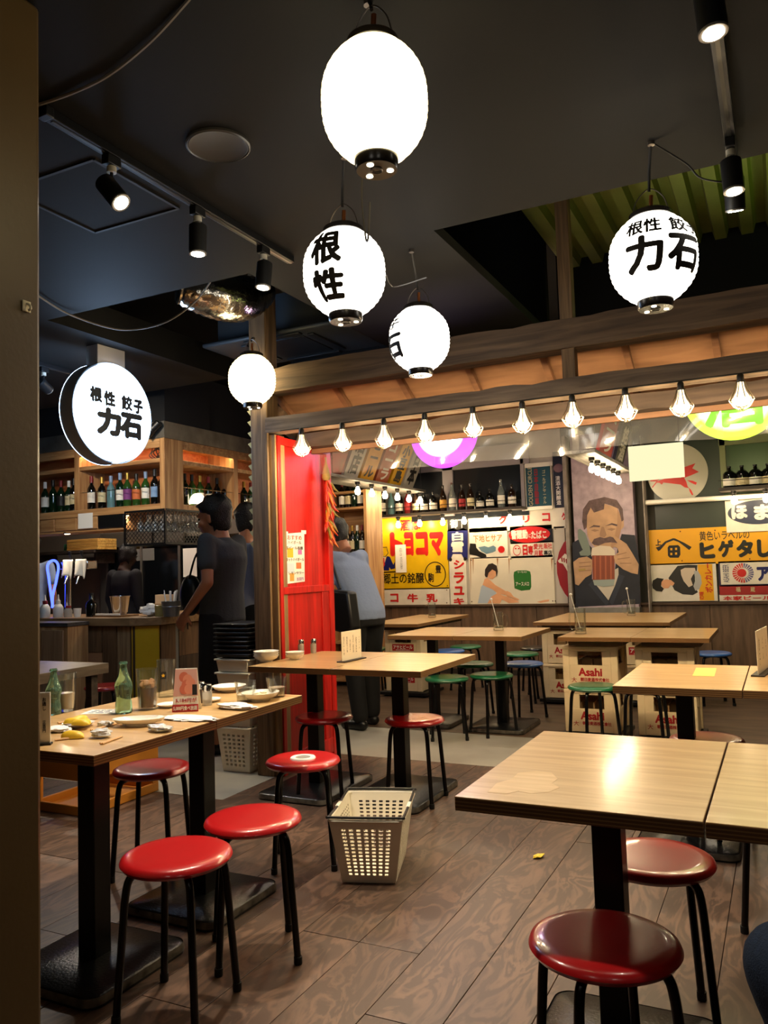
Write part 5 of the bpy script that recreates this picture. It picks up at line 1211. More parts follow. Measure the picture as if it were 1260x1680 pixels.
x_ = AY(126, 780, BY).x; box('divider', M_bargrain_v, x_ - 0.03, x_ + 0.03, BY - 0.002, BY + D_, zb['l1'], zb['f0'], bs, 0.003)
x_ = AY(-10, 780, BY).x; box('divider', M_bargrain_v, x_ - 0.03, x_ + 0.03, BY - 0.002, BY + D_, zb['l1'], zb['f0'], bs, 0.003)
yd = AX(387, 780, BX).y; box('divider', M_bargrain_v, BX - D_, BX + 0.002, yd - 0.03, yd + 0.03, zb['l1'], zb['f0'], bs, 0.003)
MB().tube([(-6.7, BY + 0.01, zb['l1'] + 0.15), (BX, BY + 0.01, zb['l1'] + 0.15)], 0.003, 6).build('rail', M_chrome, bs); MB().tube([(BX - 0.01, BY + 0.2, zb['l1'] + 0.15), (BX - 0.01, 6.85, zb['l1'] + 0.15)], 0.003, 6).build('rail', M_chrome, bs)
base(bs, (BX, BY, zb['l0']))
box('lip', M_bargrain, -6.8, BX, BY, BY + 0.014, zb['f0'] - 0.075, zb['f0'] - 0.03, bs); box('lip', M_bargrain, BX - 0.014, BX, BY + 0.23, 6.88, zb['f0'] - 0.075, zb['f0'] - 0.03, bs)  # lip added to hide the added light strips
for ch in bs.children: ch.matrix_parent_inverse = Matrix.Translation(-bs.location)
# light strips added to brighten the bottles, no such lamps in the bar
for nm, lx, ly, tx, ty2 in (('short', -5.2, BY + 0.032, -5.2, BY + 0.2), ('long', BX - 0.032, 5.9, BX - 0.2, 5.9)):
    t = thing('added_light_strip', f'{nm} added warm light strip under the steel fascia of the bar shelf', 'lamp', (lx, ly, zb['f0'] - 0.05))
    if nm == 'short': MB().box(-0.45, 0.45, -0.01, 0.01, 0, 0.012).build('housing', M_chrome, t); MB().box(-0.44, 0.44, -0.006, 0.006, -0.003, 0).build('diffuser', glow('added_strip_glow', 'FFDCA8', 40), t)
    else: MB().box(-0.01, 0.01, -0.45, 0.45, 0, 0.012).build('housing', M_chrome, t); MB().box(-0.006, 0.006, -0.44, 0.44, -0.003, 0).build('diffuser', glow('added_strip_glow', 'FFDCA8', 40), t)
wr = [(74, 'wine', 'green', 'white', 'white'), (87, 'wine', 'green', None, 'black'), (100, 'wine', 'green', 'black', 'red'), (113, 'wine', 'green', 'cream', 'white'), (121, 'wine', 'black', 'cream', 'black'),
      (150, 'wine', 'black', 'white', 'red'), (167, 'wine', 'black', 'cream', 'gold'), (182, 'wine', 'aqua', None, 'blue'), (197, 'wine', 'green', 'white', 'blue'), (209, 'wine', 'lgreen', 'purple', 'gold'), (224, 'wine', 'lgreen', 'orange', 'black'), (239, 'wine', 'lgreen', 'white', 'blue'), (254, 'wine', 'black', 'blue', 'black'), (265, 'wine', 'brown', None, 'red')]
for i, (px, s1, g, lb_, cp) in enumerate(wr):
    p = AY(px, 800, BY + 0.12); bay = 'left' if i < 5 else 'middle'; j = i if i < 5 else i - 5
    bottle((p.x, BY + 0.12, zb['l1']), 0.30 + 0.012 * math.sin(i * 1.7), 0.036, s1, g, lb_, cp, f'{ORD[j]} wine bottle from the left in the {bay} bay of the bar shelf', 'wine bottles on the bar shelf', (0.22, 0.52))
for i, (px, g, lb_) in enumerate(((303, 'green', None), (315, 'lgreen', None), (328, 'lgreen', 'white'), (342, 'green', 'white'), (356, 'black', 'white'), (370, 'black', 'orange'), (400, 'green', None), (411, 'lgreen', 'cream'))):
    p = AX(px, 800, BX - 0.12); bay = 'side bay' if i < 6 else 'far side bay'; j = i if i < 6 else i - 6
    bottle((BX - 0.12, p.y, zb['l1']), 0.29, 0.036, 'wine', g, lb_, ('black', 'black', 'gold', 'red')[i % 4], f'{ORD[j]} wine bottle from the left in the {bay} of the bar shelf', 'wine bottles on the bar shelf', (0.15, 0.45))
# small round lamp shade among the side bay bottles
p = AX(324, 828, BX - 0.06)
t = thing('shelf_lamp', 'small round white lamp shade among the side bay bottles', 'lamp', (BX - 0.06, p.y, zb['l1']))
MB().cyl((0, 0, 0), (0, 0, 0.02), 0.03, n=16).build('foot', M_blkp, t); MB().lathe([(0.072, 0.02), (0.07, 0.05), (0.055, 0.09), (0.03, 0.112), (0, 0.118)], 24).build('shade', glow('shade_glow', 'FFE6BE', 4), t)
# two camera-like black spots clamped to the fascia corner
for i, (px, py) in enumerate(((248, 712), (258, 700))):
    p = AY(px, py, BY - 0.05); t = thing('clamp_spot', f'{("lower", "upper")[i]} black clamp lamp on the fascia corner beside the round sign', 'lamp', (p.x, BY - 0.013, p.z))
    MB().cyl((0, 0, 0), (0, -0.04, 0), 0.008, n=8).build('arm', M_blkp, t); MB().cyl((-0.03, -0.07, -0.025), (0.03, -0.05, 0.03), 0.032, n=16).build('head', M_blkp, t)
t = thing('vine_ornament', 'dark curled wire ornament on the bar shelf beside the corner post', 'ornament'); p = AY(258, 745, BY + 0.04); b = MB()
for k in range(4): b.tube([(p.x + 0.05 * math.cos(a) * (1 - 0.12 * k) + 0.02 * k - 0.03, BY + 0.04 + 0.015 * math.sin(3 * a + k), zb['u'] + 0.065 + 0.045 * math.sin(a)) for a in [2 * PI * i / 18 for i in range(18)]], 0.004, 5, True)
b.build('wire', M_blkp, t); base(t, (p.x, BY + 0.04, zb['u'] + 0.016))

# ------------------------------------------------------------------ under the shelf: cupboards, glass rack, kitchen window
cb_ = thing('bar_cupboard', 'wooden cupboard fronts hanging under the bar shelf at left', 'cupboard')
a, b = AY(40, 846, BY + 0.02), AY(203, 872, BY + 0.02)
box('body', M_bargrain, a.x - 0.6, b.x, BY + 0.02, BY + 0.30, AY(130, 873, BY).z, zb['l0'] - 0.002, cb_)
for x0, x1 in ((66, 88), (90, 124), (126, 158), (160, 202)): q, w = AY(x0, 850, BY), AY(x1, 870, BY); box('door', (M_bargrain if x0 != 160 else M_blkp), q.x, w.x, BY + 0.004, BY + 0.02, AY(130, 869, BY).z, AY(130, 849, BY).z, cb_, 0.003)
base(cb_, (-5.6, BY + 0.1, 1.7))
wrn = tag(wrect(128, 843, 152, 866, BY - 0.003, M_paper, None, 'paper_note', 0.002), 'small white paper note taped below the left bar bottles', 'note')
# hanging black mesh glass rack
gr = thing('glass_rack', 'black wire mesh rack full of glasses hanging under the bar shelf', 'glass rack')
za, zc = AY(240, 838, BY).z, AY(240, 893, BY).z; xa = AY(205, 860, BY).x; ye = AX(352, 860, BX).y
for p, q in (((xa, BY), (BX, BY)), ((BX, BY), (BX, ye)), ((xa, BY + 0.34), (BX, BY + 0.34)), ((xa, BY), (xa, BY + 0.34))):
    for z in (za, zc): MB().bar((p[0], p[1], z), (q[0], q[1], z), 0.016, 0.016).build('frame_bar', M_blk, gr)
for x, y in ((xa, BY), (BX, BY), (BX, ye), (xa, BY + 0.34)): MB().bar((x, y, zc), (x, y, zb['l0']), 0.016, 0.016).build('frame_bar', M_blk, gr)
def mesh_sheet(P, U, V, w, h, step=0.04):
    b = MB(); P, U, V = Vector(P), Vector(U), Vector(V); n = int((w + h) / step)
    for sgn in (1, -1):
        for i in range(n + 1):
            c = i * step; pts = []
            x0, z0 = (c, 0) if c <= w else (w, c - w); x1, z1 = (c - h, h) if c >= h else (0, c)
            if sgn < 0: x0, x1 = w - x0, w - x1
            if abs(x0 - x1) < 1e-4: continue
            b.bar(P + U * x0 + V * z0, P + U * x1 + V * z1, 0.003, 0.005, U.cross(V))
    return b
m1 = mesh_sheet((xa, BY - 0.004, zc), (1, 0, 0), (0, 0, 1), BX - xa, za - zc); m1.build('mesh_sheet', M_blk, gr, 0)
m2 = mesh_sheet((BX + 0.004, BY, zc), (0, 1, 0), (0, 0, 1), ye - BY, za - zc); m2.build('mesh_sheet', mat('grey_mesh', '55534E', 0.4, 0.6), gr, 0)
base(gr, ((xa + BX) / 2, BY + 0.2, zc))
M_glass = clear('clear_glass', 'FAFCFA', 0.03, 0.04, 0.012)
gme = MB().lathe([(0.03, 0), (0.004, 0.004), (0.004, -0.07), (0.022, -0.085), (0.034, -0.12), (0.032, -0.165), (0.030, -0.165), (0.031, -0.12), (0, -0.09)], 14).mesh('wine_glass', 60); gme.materials.append(mat('sparkling_glass', 'D6DCDC', 0.03, trans=0.75, spec=0.9))
for i in range(18):
    if i < 8: x, y = xa + 0.06 + (BX - xa - 0.12) * (i % 4 + 0.5) / 4, BY + 0.08 + 0.14 * (i // 4)
    else: x, y = BX - 0.07 - 0.14 * (i % 2), BY + 0.30 + (ye - BY - 0.34) * ((i - 8) // 2 + 0.5) / 5
    o = link('wine_glass', gme); o.location = (x, y, za - 0.005); tag(o, 'upturned wine glass hanging in the black mesh rack', 'glass', 'glasses in the mesh rack')
# kitchen window wall behind the bar
YK = 6.9
wk = struct(wrect(166, 888, 420, 1060, YK, mat('kitchen_pane', '0D0F12', 0.08), None, 'window_3', 0.02))
M_alu = mat('aluminium', '8F8C86', 0.35, 0.8)
for x0, x1 in ((164, 176), (229, 233), (291, 297)): wrect(x0, 884, x1, 1060, YK - 0.03, M_alu, wk, 'window_frame', 0.03, 0.003)
wrect(164, 876, 300, 892, YK - 0.03, M_alu, wk, 'window_frame', 0.03, 0.003)
wrect(217, 901, 253, 919, YK - 0.006, mat('notice_grey', '6E6C68', 0.8), wk, 'notice', 0.004)
struct(wrect(-60, 700, 168, 1060, YK + 0.03, mat('kitchen_wall', '6E655A', 0.7), None, 'wall_kitchen', 0.04)); struct(wrect(296, 700, 440, 1060, YK + 0.03, mat('kitchen_wall', '6E655A', 0.7), None, 'wall_kitchen', 0.04))
struct(wrect(168, 700, 296, 884, YK + 0.03, mat('kitchen_wall', '6E655A', 0.7), None, 'wall_kitchen', 0.04))
# ceiling lamp of the kitchen
t = thing('kitchen_lamp', 'flat white kitchen ceiling lamp behind the bar shelf', 'lamp', (-6.0, 6.1, CZ)); MB().box(-0.3, 0.3, -0.1, 0.1, -0.06, 0).build('housing', M_white, t); MB().box(-0.28, 0.28, -0.08, 0.08, -0.066, -0.06).build('diffuser', glow('kitchen_glow', 'FFF0DC', 45), t)
# back shelf with cutting boards, trays and steel things at far left
s_ = thing('kitchen_shelf', 'narrow dark kitchen shelf holding cutting boards', 'shelf'); q, w = AY(40, 903, 6.6), AY(165, 906, 6.6); zk = AY(140, 903, 6.6).z
box('board', M_dkwood, q.x, w.x, 6.5, 6.85, zk - 0.03, zk, s_); 
for x in (q.x + 0.2, w.x - 0.1): box('bracket', M_dkwood, x, x + 0.03, 6.6, 6.88, zk - 0.15, zk - 0.03, s_)
base(s_, ((q.x + w.x) / 2, 6.7, zk))
for i in range(4):
    q, w = AY(113, 900, 6.55), AY(164, 900, 6.55); z = zk + 0.0005 + i * 0.031; o = box('cutting_board', wood('cutting_board', 'B98A3E', 'DDB262', 0.5, (1, 9, 9), 3), q.x, w.x, 6.52, 6.80, z, z + 0.030, None, 0.004); tag(o, f'{("lowest", "second", "third", "topmost")[i]} yellow wooden board stacked on the kitchen shelf', 'board', 'cutting boards on the kitchen shelf')
o = tag(wrect(166 - 61, 893, 166 - 52, 903, 6.55, mat('green_cloth', '3F9A6A', 0.8), None, 'green_packet', 0.05), 'small green packet beside the cutting boards', 'packet')

# ------------------------------------------------------------------ bar counter with patchwork boards
zcn = 0.91; CYf = 5.03; cp_ = [(-6.9, CYf), (-4.82, CYf), (-4.62, 5.13), (-4.62, 7.2)]
ct = thing('bar_counter', 'bar counter clad in patchwork boards with a thick wooden top', 'counter')
top = [(x, y, zcn - 0.065) for x, y in ((-6.9, CYf - 0.05), (-4.80, CYf - 0.05), (-4.57, 5.10), (-4.57, 6.85), (-5.15, 6.85), (-5.15, 5.55), (-6.9, 5.55))]
MB().prism(top, (0, 0, 0.065)).build('worktop', wood('bar_top', '7A5A38', '9C7850', 0.4, (0.8, 8, 8), 3), ct, 0, 0.003)
box('core', M_dkwood, -6.9, -4.86, CYf + 0.02, 5.45, 0, zcn - 0.07, ct); box('core', M_dkwood, -5.1, -4.66, 5.2, 6.85, 0, zcn - 0.07, ct)
pc_ = {'b': wood('clad_brown', '5A4028', '7C5A3A', 0.6, (9, 9, 0.7), 3), 'g': mat('clad_grey', '8A8880', 0.6, nscale=5, namt=0.12), 't': mat('clad_tan', 'B07A50', 0.6, nscale=5, namt=0.1), 'y': mat('clad_yellow', 'C8A018', 0.5, nscale=4, namt=0.06), 'd': wood('clad_dark', '3A2A1E', '54402C', 0.6, (9, 9, 0.7), 3), 'o': mat('clad_olive', '8C8420', 0.5), 'p': wood('clad_pale', '8A6A46', 'A8865C', 0.6, (9, 9, 0.7), 3)}
r_ = random.Random(9)
for x0, x1, cs_ in ((-40, 30, 'b'), (32, 66, 'g'), (68, 110, 'p'), (112, 136, 'g'), (137, 168, 'bt'), (170, 192, 'b'), (193, 214, 'p'), (215, 222, 'd')):
    a, b = AY(x0, 1040, CYf).x, AY(x1, 1040, CYf).x; zz = [0.02, zcn - 0.07] if len(cs_) == 1 else [0.02, 0.62, zcn - 0.07]
    for k in range(len(cs_)): 
        if k + 1 < len(zz): box('clad_board', pc_[cs_[-1 - k]], a + 0.002, b - 0.002, CYf - r_.uniform(0.004, 0.014), CYf + 0.02, zz[k] + 0.002, zz[k + 1] - 0.002, ct)
def side_board(p, q, z0, z1, m, t): # on the chamfer and the side arm
    p, q = Vector((p[0], p[1], z0)), Vector((q[0], q[1], z0)); d = (q - p); n_ = Vector((d.y, -d.x, 0)).normalized() * t
    MB().prism([p + n_, q + n_, q + n_ + Vector((0, 0, z1 - z0)), p + n_ + Vector((0, 0, z1 - z0))], -n_).build('clad_board', m, ct, 0)
side_board((-4.82, CYf), (-4.62, 5.13), 0.02, zcn - 0.07, pc_['y'], 0.015)
yy = 5.135
for w_, lst in ((0.18, 'b'), (0.04, 'g'), (0.30, 'bdb'), (0.12, 'ob'), (0.30, 'bt'), (0.3, 'pd'), (0.3, 'b'), (0.17, 'g')):
    zs = [0.02 + (zcn - 0.09) * k / len(lst) for k in range(len(lst) + 1)]
    for k, c_ in enumerate(lst): side_board((-4.62, yy + 0.002), (-4.62, yy + w_ - 0.002), zs[k] + 0.001, zs[k + 1] - 0.001, pc_[c_], r_.uniform(0.006, 0.014))
    yy += w_
base(ct, (-5.2, 5.3, 0))

# ------------------------------------------------------------------ things on the counter
def at_c(px, y, dy=0): return AY(px, 1000, y).x
yc1 = 5.18
# blue neon loop on the beer tower
t = thing('beer_tower', 'chrome beer tower with a blue neon loop and draped towels on the bar', 'beer tap', (AY(112, 1000, 5.3).x, 5.3, zcn))
pz = lambda py: AY(110, py, 5.3).z - zcn
pxx = lambda px: AY(px, 980, 5.3).x - t.location.x
MB().lathe([(0.06, 0), (0.062, 0.02), (0.035, 0.04), (0.03, pz(935)), (0, pz(935))], 20).build('column', M_chrome, t)
MB().box(pxx(106), pxx(152), -0.06, 0.06, pz(935), pz(921)).build('font_head', M_chrome, t, 30, 0.01)
for px in (122, 141): 
    MB().cyl((pxx(px), -0.05, pz(935)), (pxx(px), -0.11, pz(958)), 0.012, 0.008, 12).build('spout', M_chrome, t); MB().cyl((pxx(px), -0.03, pz(921)), (pxx(px), -0.05, pz(905)), 0.008, 0.014, 10).build('handle', M_blkp, t)
lp = [(pxx(x), -0.09, pz(y)) for x, y in ((100, 996), (97, 975), (93, 945), (91, 930), (94, 922), (101, 919), (107, 923), (109, 933), (105, 955), (100, 975), (99, 996))]
MB().tube(bez(lp, 6), 0.011, 10).build('neon_loop', glow('blue_neon', '3A4CFF', 3), t)
for i, (x0, x1) in enumerate(((114, 130), (135, 152))):
    o = tag(MB().grid(lambda u, v: (pxx(x0) + (pxx(x1) - pxx(x0)) * u + t.location.x + 0.01 * v * math.sin(3 * v), 5.3 - 0.066 - 0.015 * math.sin(7 * u) * v - 0.02 * v, zcn + pz(919) - (pz(919) - pz(948)) * v * (1 - 0.12 * math.sin(4 * u))), 10, 10).build('bar_towel', mat('white_towel', 'DDD8CC', 0.9, bump=0.3, bscale=400), None, 80), f'white towel draped over the beer tower, {("left", "right")[i]} one', 'towel')
    o.modifiers.new('thick', 'SOLIDIFY').thickness = 0.008
def lathe_thing(name, label, cat, loc, parts, group=None):
    t = thing(name, label, cat, loc, 0, group)
    for nm, prof, m in parts: MB().lathe(prof, 24).build(nm, m, t, 50)
    return t
bk = lambda px: (AY(px, 1000, yc1).x, yc1, zcn)
hz = lambda py, py0=998: AY(180, py, yc1).z - AY(180, py0, yc1).z
lathe_thing('wine_bucket', 'steel ice bucket with side knobs on the bar counter', 'bucket', bk(193), [('body', [(0, 0.02), (0.062, 0.02), (0.085, 0.155), (0.092, 0.16), (0.085, 0.162), (0.058, 0.03), (0, 0.03)], M_chrome), ('foot', [(0, 0), (0.05, 0), (0.055, 0.02), (0, 0.022)], M_chrome)])
t = thing('bar_tray', 'brown wooden tray with a folded white cloth under the ice bucket', 'tray', (AY(188, 1000, yc1).x, yc1, zcn))
lathe_thing('dark_bottle', 'dark squat liqueur bottle on the bar counter', 'bottle', (AY(150, 1000, 5.16).x, 5.16, zcn), [('glass', [(0, 0), (0.045, 0), (0.048, 0.1), (0.04, 0.125), (0.016, 0.145), (0.015, 0.19), (0, 0.19)], gm['black']), ('cap', [(0, 0.205), (0.018, 0.205), (0.018, 0.185), (0, 0.185)], cap['black'])])
MB().box(-0.16, 0.16, -0.09, 0.12, 0, 0.012).build('board', wood('tray_wood', '6A4A2C', '8A643E', 0.5, (1, 9, 9), 3), t); 
MB().box(-0.14, 0.14, -0.085, -0.075, 0.012, 0.03).build('cloth', mat('white_towel', 'DDD8CC', 0.9), t, 30, 0.004)
for ch in t.children: pass
C.objects  # keep
for o in bpy.data.objects:
    if o.name.startswith('wine_bucket') and o.parent is None: o.location.z += 0.0125; o.location.y += 0.03
for i, px in enumerate((74, 88)):
    lathe_thing('squeeze_bottle', f'{("left", "right")[i]} white squeeze bottle with a {("red", "white")[i]} collar at the bar end', 'bottle', (AY(px, 1000, 4.98 + 0.06).x, 5.04 + 0.05 * i, zcn), [('body', [(0, 0), (0.04, 0), (0.043, 0.01), (0.043, 0.085), (0.03, 0.11), (0.018, 0.12), (0, 0.12)], mat('milky_plastic', 'D2CEC6', 0.4)), ('collar', [(0.02, 0.118), (0.021, 0.148), (0.014, 0.15), (0, 0.15)], cap['red'] if i == 0 else cap['white']), ('nozzle', [(0.011, 0.15), (0.004, 0.2), (0, 0.2)], cap['white'])])
lathe_thing('straw_jar', 'tan jar of stirrers on the bar counter', 'jar', bk(262), [('jar', [(0, 0), (0.038, 0), (0.042, 0.09), (0.038, 0.092), (0, 0.02)], mat('tan_glass', '8A7A48', 0.2))])
lathe_thing('small_jar', 'small clear jar with a red lid by the beer tower', 'jar', (AY(112, 1000, 5.12).x, 5.12, zcn), [('jar', [(0, 0), (0.035, 0), (0.035, 0.06), (0.022, 0.08), (0, 0.08)], mat('jar_glass', 'C8C4B8', 0.15, trans=0.5)), ('lid', [(0.024, 0.078), (0.024, 0.1), (0, 0.1)], cap['red'])])
lathe_thing('white_cup', 'small white cup with a dark mark by the beer tower', 'cup', (AY(127, 1000, 5.13).x, 5.13, zcn), [('cup', [(0, 0), (0.028, 0), (0.034, 0.075), (0.03, 0.075), (0, 0.01)], M_white)])
pt_ = lathe_thing('tin_pail', 'grey tin pail full of wrapped chopsticks on the bar counter', 'pail', bk(281), [('pail', [(0, 0), (0.062, 0), (0.08, 0.12), (0.084, 0.125), (0.078, 0.125), (0.058, 0.008), (0, 0.008)], mat('zinc', '7C7E7E', 0.4, 0.8, nscale=12, namt=0.2)), ('band', [(0.0735, 0.075), (0.077, 0.08), (0.075, 0.085)], mat('zinc', '7C7E7E', 0.4, 0.8))])
r_ = random.Random(3)
for i in range(9):
    a = r_.uniform(0, 2 * PI); o = MB().bar((0.025 * math.cos(a), 0.025 * math.sin(a), 0.02), (0.06 * math.cos(a), 0.05 * math.sin(a), 0.19 + r_.uniform(0, 0.03)), 0.016, 0.006).build('wrapped_chopsticks', M_paper, pt_, 0)
def crumple(name, label, cat, c, size, m, seed=0, n=3):
    b = MB().ell((0, 0, 0), 1, 20, 12); r_ = random.Random(seed); o_ = Vector((seed * 3.1, 1.7, 0.3)); vs = []
    for v in b.v:
        k = 1 + 0.45 * noise.noise(v * 1.8 + o_) + 0.22 * noise.noise(v * 4.5 + o_); w = v * k; vs.append(Vector((w.x * size[0], w.y * size[1], max(-0.98, w.z) * size[2] + size[2])))
    b.v = vs; o = b.build(name, m, None, 25); o.location = c; return tag(o, label, cat)
M_bag = mat('plastic_bag', 'D8D6D2', 0.35)
crumple('plastic_bag', 'crumpled white plastic bag beside the pail on the bar', 'bag', bk(246), (0.085, 0.06, 0.05), M_bag, 2)
crumple('plastic_bag', 'larger crumpled white bag behind the pail on the bar', 'bag', (AY(315, 1000, 5.5).x, 5.75, zcn), (0.12, 0.12, 0.11), M_bag, 5)
t = thing('napkin_box', 'box of folded paper napkins behind the pail', 'napkin box', (AY(268, 1000, 5.32).x, 5.34, zcn)); MB().box(-0.1, 0.12, -0.04, 0.04, 0, 0.10).build('box', mat('card_box', '9A7A54', 0.7), t); MB().box(-0.08, 0.1, -0.03, 0.03, 0.10, 0.175).build('napkins', mat('kraft_napkin', 'C8A884', 0.9), t, 0)
o = tag(wrect(300, 900, 323, 946, YK - 0.05, M_paper, None, 'notice_sheets', 0.004), 'white printed sheets hanging at the right of the kitchen window', 'notice')

# ------------------------------------------------------------------ dark table with bench near the bar
p, q = AZ(72, 1100, TH), AZ(200, 1088, TH); xm = (p.x + q.x) / 2
t = thing('dark_table', 'dark wooden table between the littered table and the bar', 'table', (xm - 0.35, (p.y + q.y) / 2, 0)); hl = abs(q.y - p.y) / 2
M_dt = wood('dark_tabletop', '4E443C', '6A5E52', 0.4, (9, 1, 9), 3)
MB().box(-0.35, 0.35, -hl - 0.25, hl, TH - 0.06, TH).build('tabletop', M_dt, t, 30, 0.003)
for sx in (-0.28, 0.28):
    for sy in (-hl - 0.18, hl - 0.07): MB().box(sx - 0.025, sx + 0.025, sy - 0.025, sy + 0.025, 0, TH - 0.06).build('leg', M_dkwood, t, 30, 0.003)
t = thing('bench_locker', 'low pale wooden locker at the foot of the bar counter', 'locker'); q, w = AY(66, 1050, 4.75), AY(111, 1050, 4.75); zz = AY(90, 1022, 4.75).z
box('body', M_bargrain_v, q.x - 0.4, w.x, 4.75, 4.965, 0, zz - 0.03, t); box('top', M_dkwood, q.x - 0.4, w.x + 0.01, 4.74, 4.97, zz - 0.03, zz, t, 0.002)
box('door', wood('locker_door', '8A6444', 'A47C56', 0.5, (8, 8, 0.7), 3), q.x + 0.03, w.x - 0.04, 4.735, 4.75, 0.1, zz - 0.06, t, 0.004); base(t, (q.x, 4.87, 0))

# ------------------------------------------------------------------ round double-faced light sign hanging from the ceiling
SC_ = Vector((-3.76, 3.73, 2.272)); SR = 0.305
sg = thing('round_light_sign', 'round double-sided white light sign with bold black characters', 'light sign', SC_, rad(-7))
sg.rotation_euler = (0, 0, rad(-2))
fc = Vector((1.0, -0.05, 0)).normalized()   # front face normal, turned to the aisle
an = math.atan2(fc.x, -fc.y); sg.rotation_euler = (0, 0, an)
MB().cyl((0, -0.055, 0), (0, 0.055, 0), SR + 0.012, n=64, cap=False).cyl((0, -0.055, 0), (0, 0.055, 0), SR, n=64, cap=False).build('drum', mat('sign_drum', 'A9ABAD', 0.5, 0.1), sg, 50)
M_face = glow('sign_face', 'B4D6FF', SIGNL)
MB().cyl((0, -0.062, 0), (0, -0.05, 0), SR + 0.002, n=64).build('front_face', M_face, sg, 40); MB().cyl((0, 0.056, 0), (0, 0.064, 0), SR + 0.013, SR + 0.008, n=64).build('rear_face', M_face, sg, 40)
M_sink = mat('sign_ink', '0A1A30', 0.6)
for ch, x, z, w, h_, bd in (('根', -0.145, 0.095, 0.098, 0.098, 0.09), ('性', -0.040, 0.085, 0.094, 0.098, 0.09), ('餃', 0.100, 0.08, 0.094, 0.098, 0.08), ('子', 0.195, 0.07, 0.085, 0.096, 0.09), ('力', -0.045, -0.06, 0.20, 0.18, 0.09), ('石', 0.135, -0.065, 0.19, 0.17, 0.09)):
    text(ch, (x, -0.0635, z), (1, 0, 0), (0, 0, 1), w, h_, M_sink, sg, bd)
MB().box(-0.12, 0.10, -0.05, 0.05, SR - 0.02, CZ - SC_.z).build('hanger_box', mat('sign_hanger', 'A8A6A6', 0.5), sg, 30, 0.003)
for i, (x, y) in enumerate(((-5.75, BY + 0.05), (-5.05, BY + 0.05), (BX - 0.06, 5.75))):  # puck lamps added under the shelf to brighten the counter
    t = thing('added_puck_lamp', f'{ORD[i]} added round lamp from the left under the bar shelf', 'lamp', (x, y, zb['l0'] - (0.125 if i == 0 else 0.0)), 0, 'added puck lamps under the bar shelf')
    MB().lathe([(0, 0), (0.035, 0), (0.035, -0.012), (0.028, -0.014), (0, -0.014)], 20).build('housing', M_chrome, t); MB().cyl((0, 0, -0.0145), (0, 0, -0.016), 0.024, n=20).build('lens', glow('added_puck_lens', 'FFE2B4', 12), t)
    lamp_light('SPOT', (0, 0, -0.02), 9, (1, 0.82, 0.6), t, 0.02, (0.15, -0.25, -1) if i < 2 else (0.3, -0.1, -1), 150, 0.6)
# little spot and rail behind the sign
track('short black lighting track on the ceiling behind the round sign', -4.35, 3.6, 4.4)
spot('small track spot hanging left of the round sign', (-4.35, 3.75, CZ - 0.03), (-4.9, 5.3, 2.1), SPOT * 0.9)
spot('small added track spot behind the round sign, brightening the far stool', (-4.35, 4.2, CZ - 0.03), (-2.7, 2.9, 0.4), SPOT * 1.1)  # extra spot added to light the stool beyond the littered table

# ------------------------------------------------------------------ inside the left ceiling opening: foil duct and air conditioner
M_foil = mat('foil', 'B9B4AA', 0.18, 1.0, bump=0.9, bscale=14)
b = MB(); pts = bez([AY(292, 470, 3.45), AY(345, 482, 3.6), AY(395, 490, 3.85), AY(430, 478, 4.15)], 10); rs = []
pr2_ = [0.085 + 0.008 * (i % 2) + 0.05 * math.sin(PI * i / (len(pts) - 1)) for i in range(len(pts))]
o = b.tube(pts, pr2_, 20).build('foil_duct', M_foil, None, 50); tag(o, 'crinkled silver foil duct in the left ceiling opening', 'duct')
ac = thing('air_conditioner', 'square ceiling air conditioner in the left ceiling opening', 'air conditioner')
acx0, acx1, acy0, acy1, acz = -3.5, -2.4, 4.34, 4.97, 2.80
M_ac = mat('ac_panel', '3C4248', 0.45)
box('body', M_ac, acx0 + 0.08, acx1 - 0.08, acy0 + 0.08, acy1 - 0.08, acz + 0.02, acz + 0.3, ac); box('panel', M_ac, acx0, acx1, acy0, acy1, acz, acz + 0.03, ac, 0.012)
for k in range(4):
    m = Matrix.Translation(((acx0 + acx1) / 2, (acy0 + acy1) / 2, 0)) @ Matrix.Rotation(k * PI / 2, 4, 'Z'); MB().box(-0.22, 0.22, 0.24, 0.29, acz - 0.012, acz + 0.0).xf(m).build('louvre', mat('ac_louvre', '22262A', 0.4), ac, 30, 0.004)
MB().box(-0.2, 0.2, -0.2, 0.2, acz - 0.006, acz).xf(Matrix.Translation(((acx0 + acx1) / 2, (acy0 + acy1) / 2, 0))).build('grille', mat('ac_louvre', '22262A', 0.4), ac, 30, 0.004)
for x in (acx0 + 0.1, acx1 - 0.1):
    for y in (acy0 + 0.1, acy1 - 0.1): MB().cyl((x, y, acz + 0.3), (x, y, 3.75), 0.006, n=6).build('hanger_rod', M_steel, ac)
base(ac, (-2.95, 4.65, acz))

